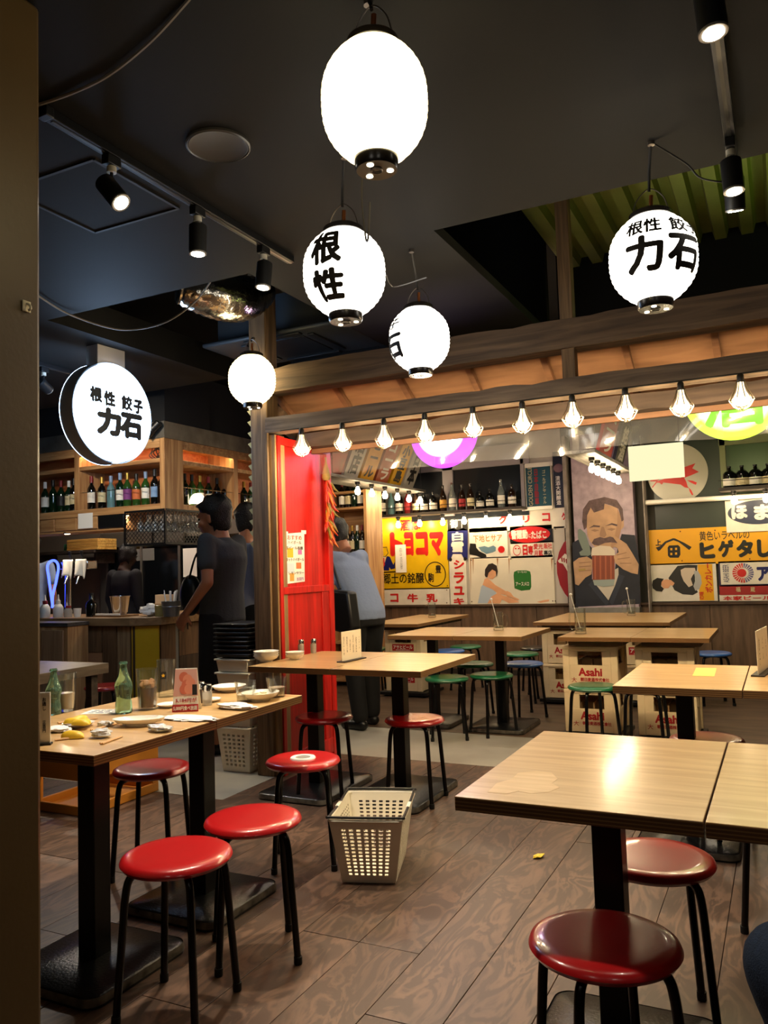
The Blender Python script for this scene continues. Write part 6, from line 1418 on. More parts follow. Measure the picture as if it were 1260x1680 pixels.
# ------------------------------------------------------------------ stacked trays and baskets beside the post, orange crate, shopping basket
M_bsk = mat('basket_plastic', 'E8E0CC', 0.45)
def perforated(b, P, U, V, w0, w1, h, cols, rows, margin=0.12, N=None, t=0.0025):
    """basket wall: a trapezoid lattice with slot openings (P bottom centre, U across, V up)"""
    P, U, V = Vector(P), Vector(U), Vector(V); N = U.cross(V).normalized() * t
    def pt(u, v): return P + U * ((w0 + (w1 - w0) * v) * (u - 0.5)) + V * (h * v)
    us = [0, margin]; 
    for i in range(cols): a = margin + (1 - 2 * margin) * i / cols; c = (1 - 2 * margin) / cols; us += [a + c * 0.22, a + c * 0.78]
    us += [1 - margin, 1]; us = sorted(set(round(x, 5) for x in us))
    vs_ = [0, 0.1]
    for j in range(rows): a = 0.1 + 0.78 * j / rows; c = 0.78 / rows; vs_ += [a + c * 0.22, a + c * 0.78]
    vs_ += [0.88, 1]; vs_ = sorted(set(round(x, 5) for x in vs_))
    def open_(u, v):
        if not (margin < u < 1 - margin and 0.1 < v < 0.88): return False
        fu = ((u - margin) / ((1 - 2 * margin) / cols)) % 1; fv = ((v - 0.1) / (0.78 / rows)) % 1
        return 0.22 < fu < 0.78 and 0.22 < fv < 0.78
    for i in range(len(us) - 1):
        for j in range(len(vs_) - 1):
            if open_((us[i] + us[i + 1]) / 2, (vs_[j] + vs_[j + 1]) / 2): continue
            a, c, d, e = pt(us[i], vs_[j]), pt(us[i + 1], vs_[j]), pt(us[i + 1], vs_[j + 1]), pt(us[i], vs_[j + 1])
            b.add([a - N, c - N, d - N, e - N, a + N, c + N, d + N, e + N], [(0, 1, 2, 3), (7, 6, 5, 4), (0, 4, 5, 1), (1, 5, 6, 2), (2, 6, 7, 3), (3, 7, 4, 0)])
    return b
def basket(name, label, cat, loc, rz, L0, L1, W0, W1, h, cols, rows, handles=True, m=None, group=None):
    """L along local y, W along local x; 0 = bottom, 1 = rim"""
    t = thing(name, label, cat, loc, rz, group); m = m or M_bsk
    for s_ in (-1, 1):
        slx = (W1 - W0) / 2 / h; sly = (L1 - L0) / 2 / h
        o = MB(); perforated(o, (0, s_ * L0 / 2, 0.004), (1, 0, 0), Vector((0, s_ * sly, 1)), W0, W1, h, cols[0], rows); o.build('end_wall', m, t, 0)
        o = MB(); perforated(o, (s_ * W0 / 2, 0, 0.004), (0, 1, 0), Vector((s_ * slx, 0, 1)), L0, L1, h, cols[1], rows); o.build('side_wall', m, t, 0)
    box('bottom', m, -W0 / 2, W0 / 2, -L0 / 2, L0 / 2, 0, 0.006, t)
    rim = [(-W1 / 2, -L1 / 2), (W1 / 2, -L1 / 2), (W1 / 2, L1 / 2), (-W1 / 2, L1 / 2)]
    rr = []
    for i, (x, y) in enumerate(rim):
        a0 = [180, 270, 0, 90][i]; cxx, cyy = x - 0.02 * (1 if x > 0 else -1), y - 0.02 * (1 if y > 0 else -1)
        rr += [(cxx + 0.024 * math.cos(rad(a0 + k * 30)), cyy + 0.024 * math.sin(rad(a0 + k * 30)), h + 0.004) for k in range(4)]
    MB().tube(rr, 0.007, 8, True).build('rim', m, t)
    if handles:
        M_h = M_blkp
        for s_ in (-1, 1):   # two folding handles lying on the rim
            y1 = s_ * (L1 / 2 + 0.004); x1 = W1 / 2 + 0.004
            MB().tube(bez([(-x1, s_ * 0.02, h + 0.008), (-x1, y1 * 0.9, h + 0.016), (-x1 + 0.02, y1, h + 0.018), (x1 - 0.02, y1, h + 0.018), (x1, y1 * 0.9, h + 0.016), (x1, s_ * 0.02, h + 0.008)], 6), 0.0055, 8).build('handle', M_h, t)
        for s_ in (-1, 1): MB().box(s_ * x1 - 0.008, s_ * x1 + 0.008, -0.035, 0.035, h - 0.004, h + 0.014).build('hinge', m, t, 30, 0.003)
    return t
basket('shopping_basket', 'cream plastic shopping basket with black handles standing on the floor', 'basket', (-1.603, 3.06, 0.002), rad(18), 0.32, 0.41, 0.212, 0.29, 0.25, (7, 10), 13)
# nested baskets and black trays
sx, sy = -3.16, 4.30
bs0 = basket('nested_basket', 'lowest perforated cream basket in the stack by the timber post', 'basket', (sx, sy, 0.002), 0, 0.22, 0.27, 0.20, 0.255, 0.27, (5, 6), 8, False, None, 'nested baskets by the timber post')
for i in range(5):
    z = 0.285 + i * 0.085; t = thing('nested_basket', f'{("second", "third", "fourth", "fifth", "topmost")[i]} cream basket from the floor in the stack by the post', 'basket', (sx, sy, z), rad(rnd.uniform(-2, 2)), 'nested baskets by the timber post')
    MB().frust(-0.115, 0.115, -0.125, 0.125, 0, -0.125, 0.125, -0.135, 0.135, 0.07).build('wall', M_bsk, t, 30, 0.004); MB().box(-0.135, 0.135, -0.145, 0.145, 0.07, 0.082).build('rim', M_bsk, t, 30, 0.004)
for i in range(8):
    t = thing('serving_tray', f'{ORD[i]} black serving tray from below on top of the basket stack', 'tray', (sx, sy, 0.715 + i * 0.027), rad(rnd.uniform(-3, 3)), 'black trays on the basket stack')
    MB().frust(-0.12, 0.12, -0.13, 0.13, 0, -0.13, 0.13, -0.14, 0.14, 0.018).build('pan', M_blkp, t, 30, 0.003); MB().box(-0.137, 0.137, -0.147, 0.147, 0.018, 0.025).build('rim', mat('tray_rim', '2C2C2E', 0.3), t, 30, 0.003)
# orange crate beyond the littered table
oc = thing('orange_crate', 'orange plastic crate on the floor beyond the littered table', 'crate', (-3.54, 3.42, 0), rad(0))
M_or = mat('orange_plastic', 'C8832E', 0.45); w, d, h_ = 0.19, 0.27, 0.31
for s_ in (-1, 1):
    b = MB(); b.box(s_ * w - 0.008, s_ * w + 0.008, -d, d, 0.0, 0.05).box(s_ * w - 0.008, s_ * w + 0.008, -d, d, 0.18, h_).box(s_ * w - 0.008, s_ * w + 0.008, -d, -d + 0.05, 0.05, 0.18).box(s_ * w - 0.008, s_ * w + 0.008, d - 0.05, d, 0.05, 0.18); b.build('side_wall', M_or, oc, 30, 0.004)
    b = MB(); b.box(-w, w, s_ * d - 0.008, s_ * d + 0.008, 0, 0.05).box(-w, w, s_ * d - 0.008, s_ * d + 0.008, 0.18, h_).box(-w, -w + 0.05, s_ * d - 0.008, s_ * d + 0.008, 0.05, 0.18).box(w - 0.05, w, s_ * d - 0.008, s_ * d + 0.008, 0.05, 0.18); b.build('end_wall', M_or, oc, 30, 0.004)
box('bottom', M_or, -w, w, -d, d, 0, 0.01, oc)
# ------------------------------------------------------------------ people
M_skin = mat('skin', 'B57A5A', 0.5, nscale=30, namt=0.05)
M_skin2 = mat('skin_dim', 'A87052', 0.5)
M_hair = mat('hair', '0B0909', 0.45, bump=0.8, bscale=120)
def limb(b, p, q, r0, r1, n=14):
    p, q = Vector(p), Vector(q); m = 6
    b.tube([p.lerp(q, i / m) for i in range(m + 1)], [r0 + (r1 - r0) * i / m for i in range(m + 1)], n); b.ell(p, r0 * 0.99, n, 8); b.ell(q, r1 * 0.99, n, 8)
def loft(b, rings, n=20):
    vs = []; k = len(rings)
    for c, rx, ry in rings: vs += [Vector(c) + Vector((rx * math.cos(2 * PI * i / n), ry * math.sin(2 * PI * i / n), 0)) for i in range(n)]
    fs = [tuple(range(n))[::-1], tuple(range((k - 1) * n, k * n))]
    for j in range(k - 1): fs += [(j * n + i, j * n + (i + 1) % n, (j + 1) * n + (i + 1) % n, (j + 1) * n + i) for i in range(n)]
    b.add(vs, fs)
def hand(b, wrist, d, side, curl=0.5, pn=None):
    """palm and five fingers; d = direction of the hand, side = +1 left hand, pn = palm normal"""
    w, d = Vector(wrist), Vector(d).normalized(); pn = Vector(pn or (-side, 0, 0)); pn = (pn - d * pn.dot(d)).normalized(); x = d.cross(pn).normalized()
    pc = w + d * 0.045; T = Matrix((x, d, pn)).transposed()
    e = MB().ell((0, 0, 0), (0.040, 0.052, 0.016), 14, 8); b.add([pc + T @ v for v in e.v], e.f)
    for k, (o, ln) in enumerate(((-0.029, 0.062), (-0.010, 0.074), (0.010, 0.078), (0.029, 0.070))):
        p0 = pc + x * o + d * 0.036; p1 = p0 + d * ln * 0.45 + pn * ln * 0.10 * curl; p2 = p1 + (d * (1 - curl * 0.5) + pn * curl).normalized() * ln * 0.32; p3 = p2 + (d * (1 - curl) + pn * curl * 1.3).normalized() * ln * 0.26
        b.tube([p0 - d * 0.02, p0, p1, p2, p3], [0.0105, 0.0105, 0.0098, 0.009, 0.0075], 8)
    s_ = -1 if side > 0 else 1
    q0 = pc + x * (0.036 * -s_) - d * 0.012; q1 = q0 + (x * (-s_) + d * 0.7 + pn * 0.5).normalized() * 0.034; q2 = q1 + (d + pn * 0.6 - x * (-s_) * 0.15).normalized() * 0.030
    b.tube([pc - d * 0.01, q0, q1, q2], [0.013, 0.0125, 0.011, 0.0085], 8)
def head_mesh(b, c, f=(0, -1, 0), s=1.0, tilt=0):
    """skull, jaw, nose, ears, lips; built facing -Y then turned"""
    h_ = MB(); h_.ell((0, 0.008, 0.03), (0.076, 0.092, 0.090), 22, 14); h_.ell((0, -0.030, -0.030), (0.060, 0.062, 0.074), 20, 12); h_.ell((0, -0.050, -0.076), (0.034, 0.030, 0.024), 14, 8)
    h_.tube([(0, -0.082, 0.012), (0, -0.096, -0.014), (0, -0.104, -0.030), (0, -0.088, -0.040)], [0.008, 0.012, 0.015, 0.010], 8)
    h_.ell((0, -0.086, -0.056), (0.024, 0.010, 0.007), 12, 6); h_.ell((0, -0.085, -0.067), (0.021, 0.010, 0.007), 12, 6)
    for sx in (-1, 1): h_.ell((sx * 0.078, 0.012, -0.008), (0.010, 0.020, 0.032), 10, 8); h_.ell((sx * 0.032, -0.083, 0.026), (0.024, 0.010, 0.008), 10, 6); h_.ell((sx * 0.045, -0.062, -0.022), (0.025, 0.020, 0.022), 10, 6)
    h_.tube([(0, 0.02, -0.06), (0, 0.028, -0.17)], [0.056, 0.060], 14)
    a = math.atan2(f[0], -f[1]); M = Matrix.Translation(c) @ Matrix.Rotation(a, 4, 'Z') @ Matrix.Rotation(tilt, 4, 'X') @ Matrix.Scale(s, 4)
    h_.xf(M); b.merge(h_); return M
def eyes_hair(t, M, hair='short', m=None):
    for sx in (-1, 1):
        e = MB().ell((sx * 0.032, -0.082, 0.008), (0.011, 0.007, 0.006), 10, 6); e.xf(M).build('eye', mat('eye', '1A1412', 0.2), t)
        e = MB().tube([(sx * 0.018, -0.092, 0.030), (sx * 0.034, -0.091, 0.034), (sx * 0.05, -0.082, 0.029)], 0.0035, 6); e.xf(M).build('eyebrow', M_hair, t)
    b = MB().ell((0, 0.018, 0.045), (0.094, 0.108, 0.100), 28, 18); vs = []
    for v in b.v:
        k = 1.03 + 0.20 * noise.noise(v * 17) + 0.10 * noise.noise(v * 45); w = Vector((0, 0.018, 0.045)) + (v - Vector((0, 0.018, 0.045))) * k
        if w.y < -0.05 and w.z < 0.075: w.y = -0.05 - (w.y + 0.05) * 0.2; w.z = max(w.z, 0.045)
        if w.y < 0.0 and w.z < 0.03: w.x *= 0.86; w.z = max(w.z, 0.0); w.y = max(w.y, -0.03)
        if w.y > 0.03 and w.z < 0.02: w.z -= 0.045; w.y -= 0.012
        vs.append(w)
    b.v = vs; b.xf(M).build('hair', m or M_hair, t, 60)
DEF = dict(hip=(0, 0, 0.92), waist=(0, 0, 1.08), chest=(0, 0, 1.30), neck=(0, 0.015, 1.47), head=(0, -0.01, 1.625), shL=(0.19, 0.01, 1.41), shR=(-0.19, 0.01, 1.41), elL=(0.235, 0.02, 1.13), elR=(-0.235, 0.02, 1.13),
           wrL=(0.23, -0.06, 0.90), wrR=(-0.23, -0.06, 0.90), hiL=(0.09, 0, 0.90), hiR=(-0.09, 0, 0.90), knL=(0.10, -0.02, 0.49), knR=(-0.10, -0.02, 0.49), anL=(0.105, 0.02, 0.085), anR=(-0.105, 0.02, 0.085), toL=(0.12, -0.13, 0.03), toR=(-0.12, -0.13, 0.03))
def person(label, loc, rz, shirt, trousers, shoes, J=None, scale=1.0, sleeve=0.55, leg='long', face=(0, -1, 0), tilt=0.0, vox=0.009, skin=None, handd=((0, -0.25, -1), (0, -0.25, -1)), girth=1.0, hs=1.04):
    j = {k: Vector(v) for k, v in {**DEF, **(J or {})}.items()}; t = thing('person', label, 'person', loc, rz); t.scale = (scale,) * 3; g = girth
    b = MB()
    loft(b, [(j['hip'] + Vector((0, 0, -0.05)), 0.13, 0.09), (j['hip'], 0.145, 0.095), (j['waist'], 0.12 * g, 0.085 * g), (j['chest'], 0.15 * g, 0.10 * g), (j['neck'] - Vector((0, 0, 0.06)), 0.14, 0.075), (j['neck'], 0.06, 0.06)])
    for S in 'LR':
        sg_ = 1 if S == 'L' else -1
        limb(b, j['sh' + S], j['el' + S], 0.049, 0.039); limb(b, j['el' + S], j['wr' + S], 0.040, 0.026); limb(b, j['chest'] + Vector((0.1 * sg_, 0, 0.06)), j['sh' + S], 0.06, 0.052)
        d = (j['wr' + S] - j['el' + S]).normalized() * 0.7 + Vector(handd[0 if S == 'L' else 1]) * 0.3; hand(b, j['wr' + S], d, sg_, 0.55)
        limb(b, j['hi' + S], j['kn' + S], 0.082, 0.054); limb(b, j['kn' + S], j['an' + S], 0.056, 0.036); limb(b, j['an' + S] - Vector((0, 0, 0.045)), j['to' + S], 0.036, 0.026)
    b.tube([j['neck'] - Vector((0, 0, 0.04)), j['head'] - Vector((0, 0, 0.06))], [0.062, 0.054], 14)
    M = head_mesh(b, j['head'], face, hs, tilt)
    solid(b, 'body', skin or M_skin, t, vox, 2); eyes_hair(t, M)
    # shirt
    s_ = MB(); up = Vector((0, 0, 1))
    loft(s_, [(j['hip'] + Vector((0, 0, -0.05)), 0.175 * g, 0.125 * g), (j['hip'] + Vector((0, 0, 0.02)), 0.172 * g, 0.122 * g), (j['waist'], 0.160 * g, 0.118 * g), (j['chest'], 0.182 * g, 0.128 * g), (j['chest'] + (j['neck'] - j['chest']) * 0.55, 0.178 * g, 0.108 * g), (j['neck'] - up * 0.03, 0.10, 0.08), (j['neck'] - up * 0.005, 0.066, 0.066)])
    for S in 'LR':
        e = j['sh' + S].lerp(j['el' + S], min(1, sleeve * 2) if sleeve > 0.5 else sleeve * 1.3)
        if sleeve <= 0.5: limb(s_, j['sh' + S], e, 0.062, 0.064)
        else:
            limb(s_, j['sh' + S], j['el' + S], 0.066, 0.056); limb(s_, j['el' + S], j['el' + S].lerp(j['wr' + S], (sleeve - 0.5) * 2), 0.055, 0.042)
        limb(s_, j['chest'] + Vector((0.08 * (1 if S == 'L' else -1), 0, 0.05)), j['sh' + S], 0.078, 0.060)
    solid(s_, 'shirt', shirt, t, vox * 1.2, 6)
    # trousers
    q = MB(); loft(q, [(j['hip'] + Vector((0, 0, -0.10)), 0.165 * g, 0.118 * g), (j['hip'] + Vector((0, 0, 0.0)), 0.168 * g, 0.12 * g), (j['hip'] + (j['waist'] - j['hip']) * 0.35, 0.155 * g, 0.112 * g)])
    for S in 'LR':
        if leg == 'long': limb(q, j['hi' + S], j['kn' + S], 0.105, 0.079); limb(q, j['kn' + S], j['an' + S] + (j['kn' + S] - j['an' + S]) * 0.06, 0.079, 0.064)
        else: limb(q, j['hi' + S], j['hi' + S].lerp(j['kn' + S], 0.98), 0.11, 0.097)
    solid(q, 'trousers', trousers, t, vox * 1.2, 2)
    for S in 'LR':
        a, o = j['an' + S], j['to' + S]; s2 = MB(); d = (o - a); d.z = 0
        limb(s2, Vector((a.x, a.y, 0.042)) - d * 0.15, Vector((o.x, o.y, 0.036)), 0.042, 0.038); s2.v = [Vector((v.x, v.y, max(v.z, 0.001))) for v in s2.v]
        solid(s2, 'shoe', shoes, t, 0.01, 1)
    return t
M_tee = mat('grey_tee', '3A3F45', 0.9, bump=0.2, bscale=60); M_short = mat('navy_shorts', '14161C', 0.9, bump=0.2, bscale=60); M_blueshirt = mat('blue_shirt', '7C8CAC', 0.85, bump=0.25, bscale=50); M_trou = mat('black_trousers', '08080A', 0.85)
M_shoe = mat('black_shoe', '101010', 0.35); M_denim = mat('denim', '1C2C44', 0.9, nscale=90, namt=0.25, bump=0.3, bscale=300); M_shirtw = mat('grey_blue_shirt', '8A93A8', 0.9)
# man in a grey tee, side on, looking left towards the bar
m1 = person('standing man in a dark grey tee and navy shorts, by the bar', (-3.61, 4.66, 0), rad(-86), M_tee, M_short, M_shoe,
       dict(elL=(0.235, 0.045, 1.14), wrL=(0.225, -0.13, 0.945), elR=(-0.22, 0.0, 1.14), wrR=(-0.15, -0.20, 1.02), head=(0, -0.06, 1.575), neck=(0, -0.005, 1.45), chest=(0, 0.02, 1.30)), 1.045, 0.42, 'short', (0.1, -1, 0), 0.15, 0.009, M_skin2, girth=1.12, hs=1.13)
bp_ = thing('crossbody_bag', 'black bag held in front of the man in the grey tee', 'bag'); c_ = Vector((-3.61, 4.66, 0)) + Matrix.Rotation(rad(-86), 3, 'Z') @ Vector((0.06, -0.225, 1.10))
o = MB().ell((0, 0, 0), (0.085, 0.07, 0.15), 20, 14); o.v = [c_ + v for v in o.v]; solid(o, 'pouch', M_blkp, bp_, 0.012, 1); MB().tube(bez([c_ + Vector((0.02, -0.04, 0.12)), c_ + Vector((0.14, -0.09, 0.30)), c_ + Vector((0.26, -0.04, 0.36))]), 0.008, 6).build('strap', M_blkp, bp_); MB().tube([c_ + Vector((0.0, -0.05, -0.13)), c_ + Vector((0.01, -0.05, -0.24))], 0.004, 6).build('cord', M_blkp, bp_)
base(bp_, c_ - Vector((0, 0, 0.15)))
p = AY(408, 900, 5.5)
person('man seen from behind between the grey tee man and the post', (p.x, 5.5, 0), rad(150), M_shirtw, M_trou, M_shoe, None, 1.03, 0.9, 'long', (0.3, -1, 0), 0.1, 0.012, M_skin2)
# stooping man in the booth
m3 = person('stooping man in a light blue shirt with a black shoulder bag inside the booth', (-3.07, 5.72, 0), rad(-112), M_blueshirt, M_trou, M_shoe,
       dict(hip=(0, 0.06, 0.90), waist=(0, 0.0, 1.07), chest=(0, -0.13, 1.27), neck=(0, -0.24, 1.41), head=(0, -0.28, 1.53), shL=(0.19, -0.19, 1.35), shR=(-0.19, -0.19, 1.35), elL=(0.25, -0.10, 1.08), wrL=(0.16, -0.28, 0.98), elR=(-0.24, -0.22, 1.08), wrR=(-0.15, -0.42, 1.05),
            hiL=(0.09, 0.06, 0.88), hiR=(-0.09, 0.06, 0.88), knL=(0.10, 0.03, 0.48), knR=(-0.10, 0.0, 0.48), anL=(0.105, 0.10, 0.085), anR=(-0.105, 0.0, 0.085), toL=(0.13, -0.06, 0.03), toR=(-0.12, -0.16, 0.03)), 1.0, 0.85, 'long', (0, -1, 0), 0.55, 0.009, M_skin2, girth=1.1)
bg = thing('shoulder_bag', 'black rectangular shoulder bag hanging at the stooping man\'s side', 'bag')
R3 = Matrix.Rotation(rad(-112), 3, 'Z'); o3 = Vector((-3.07, 5.72, 0)); L_ = lambda v: o3 + R3 @ Vector(v)
b = MB(); P = [L_((0.215, y, z)) for y, z in ((-0.10, 1.10), (0.24, 1.08), (0.28, 0.80), (0.20, 0.76), (-0.10, 0.80))]; b.prism(P, R3 @ Vector((0.10, 0, 0))); b.build('pouch', M_blkp, bg, 30, 0.02)
MB().tube(bez([L_((0.26, -0.12, 1.10)), L_((0.26, -0.18, 1.28)), L_((0.17, -0.22, 1.425)), L_((0.24, -0.06, 1.36)), L_((0.27, 0.10, 1.10))]), 0.012, 6).build('strap', M_blkp, bg); base(bg, L_((0.26, 0.05, 0.76)))
p = AY(50, 940, 5.85); person('staff member in a pale blue shirt behind the bar, half hidden by the pillar', (p.x, 5.85, 0), rad(-150), mat('pale_blue_shirt', '8EA2C2', 0.9), M_trou, M_shoe, None, 0.98, 0.42, 'long', (0, -1, 0), 0.2, 0.012)
p = AY(205, 940, 6.25); person('staff member in black seen from behind at the kitchen window', (p.x, 6.25, 0), rad(175), mat('black_uniform', '17171B', 0.9), M_trou, M_shoe, dict(head=(0, -0.05, 1.61)), 0.90, 0.9, 'long', (0, -1, 0), 0.3, 0.012, mat('shaded_staff_skin', '3A2A22', 0.6))  # shade of the dim kitchen put into this skin colour
# seated guest beyond the right edge: only a denim leg enters the frame
person('seated guest in dark denim at the lower right corner', (0.375, 1.41, 0), rad(-135), mat('guest_shirt', '4A4A50', 0.9), M_denim, M_shoe,
       dict(hip=(0, 0, 0.53), waist=(0, 0.0, 0.68), chest=(0, -0.02, 0.90), neck=(0, 0.0, 1.07), head=(0, -0.02, 1.22), shL=(0.19, 0, 1.01), shR=(-0.19, 0, 1.01), elL=(0.23, -0.05, 0.74), elR=(-0.23, -0.05, 0.74), wrL=(0.14, -0.25, 0.64), wrR=(-0.14, -0.25, 0.64),
            hiL=(0.09, -0.03, 0.53), hiR=(-0.09, -0.03, 0.53), knL=(0.13, -0.45, 0.52), knR=(-0.15, -0.45, 0.52), anL=(0.0, -0.40, 0.085), anR=(-0.14, -0.42, 0.085), toL=(0.02, -0.55, 0.03), toR=(-0.15, -0.57, 0.03)), 1.0, 0.9, 'long', (0, -1, 0), 0.2, 0.012)
stool('red', 0.375, 1.41, 10, 'red stool under the seated guest at the lower right')
# ------------------------------------------------------------------ things on the tables
M_china = mat('china', 'E6E2D8', 0.2, coat=0.3)
M_coke = mat('cola', '4A160A', 0.08, spec=0.6); M_ice = mat('ice', 'B4865E', 0.1, trans=0.2); M_greengl = mat('pale_green_glass', '9CC8A8', 0.04, trans=0.85, ior=1.4)
M_lemon = mat('lemon', 'D9B12E', 0.45); M_lemonf = mat('lemon_flesh', 'DCC870', 0.4)
M_filmw = mat('clear_film', 'F2F0EC', 0.2, trans=0.35); M_wipe = mat('wet_wipe', 'E2DCD8', 0.9, bump=0.4, bscale=80)
def on(px, py, z=None): p = AZ(px, py, z or TH); return (p.x, p.y, z or TH)
def zat(loc, px, py):  # height above a table point seen at pixel
    p = AY(px, py, loc[1]); return p.z - loc[2]
def glassware(name, label, loc, h, r0, r1, fill=None, fh=0.0, m=None, cat='glass', wall=0.003, group=None):
    t = thing(name, label, cat, loc, 0, group)
    MB().lathe([(0, 0), (r0, 0), (r0 + 0.001, 0.004), (r1, h), (r1 - wall, h), (r0 - wall + 0.001, 0.010), (0, 0.010)], 28).build('glass', m or M_glass, t, 50)
    if fill:
        k = fh / h; rr = r0 + (r1 - r0) * k - wall - 0.0006
        MB().lathe([(0, 0.0106), (r0 - wall - 0.0002, 0.0106), (rr, fh), (0, fh)], 28).build('drink', fill, t, 50)
    return t
# cola bottles
def cola(label, loc, h):
    t = thing('cola_bottle', label, 'bottle', loc, 0, 'empty cola bottles on the littered table'); pr = [(0, 0.012), (0.22, 0), (0.27, 0.01), (0.285, 0.06), (0.27, 0.20), (0.235, 0.30), (0.265, 0.40), (0.30, 0.50), (0.285, 0.58), (0.22, 0.68), (0.155, 0.78), (0.12, 0.88), (0.115, 0.94), (0.135, 0.945), (0.14, 0.97), (0.125, 1.0)]
    b = MB(); n = 30; R_ = h * 0.50; rows = []
    for r, z in pr:
        fl_ = 0.012 if 0.05 < z < 0.6 else 0
        rows.append([(R_ * r * (1 + fl_ * math.cos(10 * 2 * PI * k / n * 1)) * math.cos(2 * PI * k / n) * 0.5 * 1.0, R_ * r * (1 + fl_ * math.cos(10 * 2 * PI * k / n)) * math.sin(2 * PI * k / n) * 0.5, z * h) for k in range(n)])
    vs = [p for r in rows for p in r]; fs = [(j * n + k, j * n + (k + 1) % n, (j + 1) * n + (k + 1) % n, (j + 1) * n + k) for j in range(len(rows) - 1) for k in range(n)] + [tuple(range(n))[::-1]]
    b.add([(x * 2.3, y * 2.3, z) for x, y, z in vs], fs).build('glass', M_greengl, t, 50)
    MB().tube([(R_ * 0.158 * math.cos(2 * PI * k / 16), R_ * 0.158 * math.sin(2 * PI * k / 16), h * 0.965) for k in range(16)], 0.0018, 6, True).build('lip', M_greengl, t); return t
lo = on(203, 1170); cola('green cola bottle standing in the middle of the littered table', lo, zat(lo, 203, 1085))
lo = on(88, 1172); cola('green cola bottle at the pillar end of the littered table', lo, zat(lo, 86, 1097))
lo = on(242, 1164); g = glassware('cola_glass', 'tall glass of iced cola on the littered table', lo, zat(lo, 242, 1097), 0.034, 0.043, M_coke, 0.085)
for i in range(6): a = i * 1.05; q = MB().box(-0.011, 0.011, -0.011, 0.011, -0.010, 0.010).xf(Matrix.Translation((0.018 * math.cos(a), 0.018 * math.sin(a), 0.094 + 0.010 * (i % 2))) @ Matrix.Rotation(a * 2, 4, (0.4, 1, 0.3))); q.build('ice_cube', M_ice, g, 30, 0.003)
lo = on(273, 1143); g = glassware('beer_glass', 'tall empty glass with a gold star behind the cola glass', lo, zat(lo, 273, 1082), 0.034, 0.040)
pts = []; 
for k in range(10): a = PI / 2 + k * PI / 5; r = 0.009 if k % 2 == 0 else 0.004; pts.append((r * math.cos(a), r * math.sin(a)))
vd = Vector((-lo[0], -lo[1], 0)).normalized(); vx = Vector((-vd.y, vd.x, 0)); c0 = vd * 0.0405 + vx * -0.012 + Vector((0, 0, 0.095))
MB().prism([c0 + vx * x * 1.6 + Vector((0, 0, y * 1.6)) for x, y in ((-0.008, -0.009), (0.008, -0.009), (0.008, 0.010), (-0.008, 0.010))], vd * 0.0006).build('dark_patch', mat('patch_black', '14120E', 0.5), g, 0); MB().prism([c0 + vd * 0.001 + vx * x + Vector((0, 0, y)) for x, y in pts], vd * 0.0006).build('gold_star', mat('star_gold', 'D8A828', 0.4), g, 0)
lo = on(108, 1166); g = glassware('highball_glass', 'empty highball glass beside the pillar end bottle', lo, zat(lo, 108, 1104), 0.034, 0.042, mat('melted_ice', 'CDB49C', 0.1, trans=0.3), 0.07)
# table tent with the set-price advert
lo = on(304, 1168); t = thing('table_tent', 'folded card advertising an all-you-can-eat price on the littered table', 'menu card', lo, rad(28)); hh_ = zat(lo, 304, 1098)
w_ = 0.050; fpts = [Vector((-w_, 0, 0)), Vector((w_, 0, 0)), Vector((w_ * 0.82, 0.028, hh_)), Vector((-w_ * 0.82, 0.028, hh_))]
MB().prism(fpts, (0, 0.0012, 0)).build('front_card', M_paper, t, 0); MB().prism([Vector((v.x, 0.06 - v.y, v.z)) for v in fpts], (0, -0.0012, 0)).build('rear_card', M_paper, t, 0)
MB().prism([Vector((-w_, 0.001, 0)), Vector((-w_ * 0.82, 0.029, hh_)), Vector((-w_, 0.059, 0))], (0.0012, 0, 0)).build('gusset', M_paper, t, 0)
fu, fv = Vector((1, 0, 0)), Vector((0, 0.028, hh_)).normalized(); fn = Vector((0, -1, 0.25)).normalized(); fp = lambda u, v, o=0.0008: Vector((u * w_ * (1 - 0.18 * v), 0.028 * v, hh_ * v)) + fn * o
def fq(u0, u1, v0, v1, m, nm, o=0.0008): MB().prism([fp(u0, v0, o), fp(u1, v0, o), fp(u1, v1, o), fp(u0, v1, o)], -fn * 0.0003).build(nm, m, t, 0)
fq(-1, 1, 0.0, 0.17, mat('tent_red', 'B32A2E', 0.6), 'price_band'); fq(-1, 1, 0.36, 0.98, mat('tent_pink', 'D2A196', 0.6), 'picture_field')
for i, (u, v) in enumerate(((-0.2, 0.80), (0.15, 0.74), (0.05, 0.62), (0.4, 0.66), (-0.1, 0.52), (0.3, 0.52))):
    P = [fp(u + 0.42 * math.cos(a), v + 0.12 * math.sin(a), 0.0012 + i * 0.0002) for a in [2 * PI * k / 16 for k in range(16)]]; MB().prism(P, -fn * 0.0002).build('shrimp', mat('tent_shrimp' + str(i % 2), ('C86A52', 'D98A70')[i % 2], 0.6), t, 0)
fq(0.55, 0.95, 0.38, 0.62, mat('tent_black', '1C1614', 0.6), 'dark_corner', 0.0026)
text('5,184円が', fp(0.05, 0.265, 0.001), fu, fv, w_ * 1.6, hh_ * 0.11, mat('tent_red', 'B32A2E', 0.6), t, 0.03); text('5,000円食べ放題', fp(0.0, 0.085, 0.0014), fu, fv, w_ * 1.8, hh_ * 0.11, M_paper, t, 0.03)
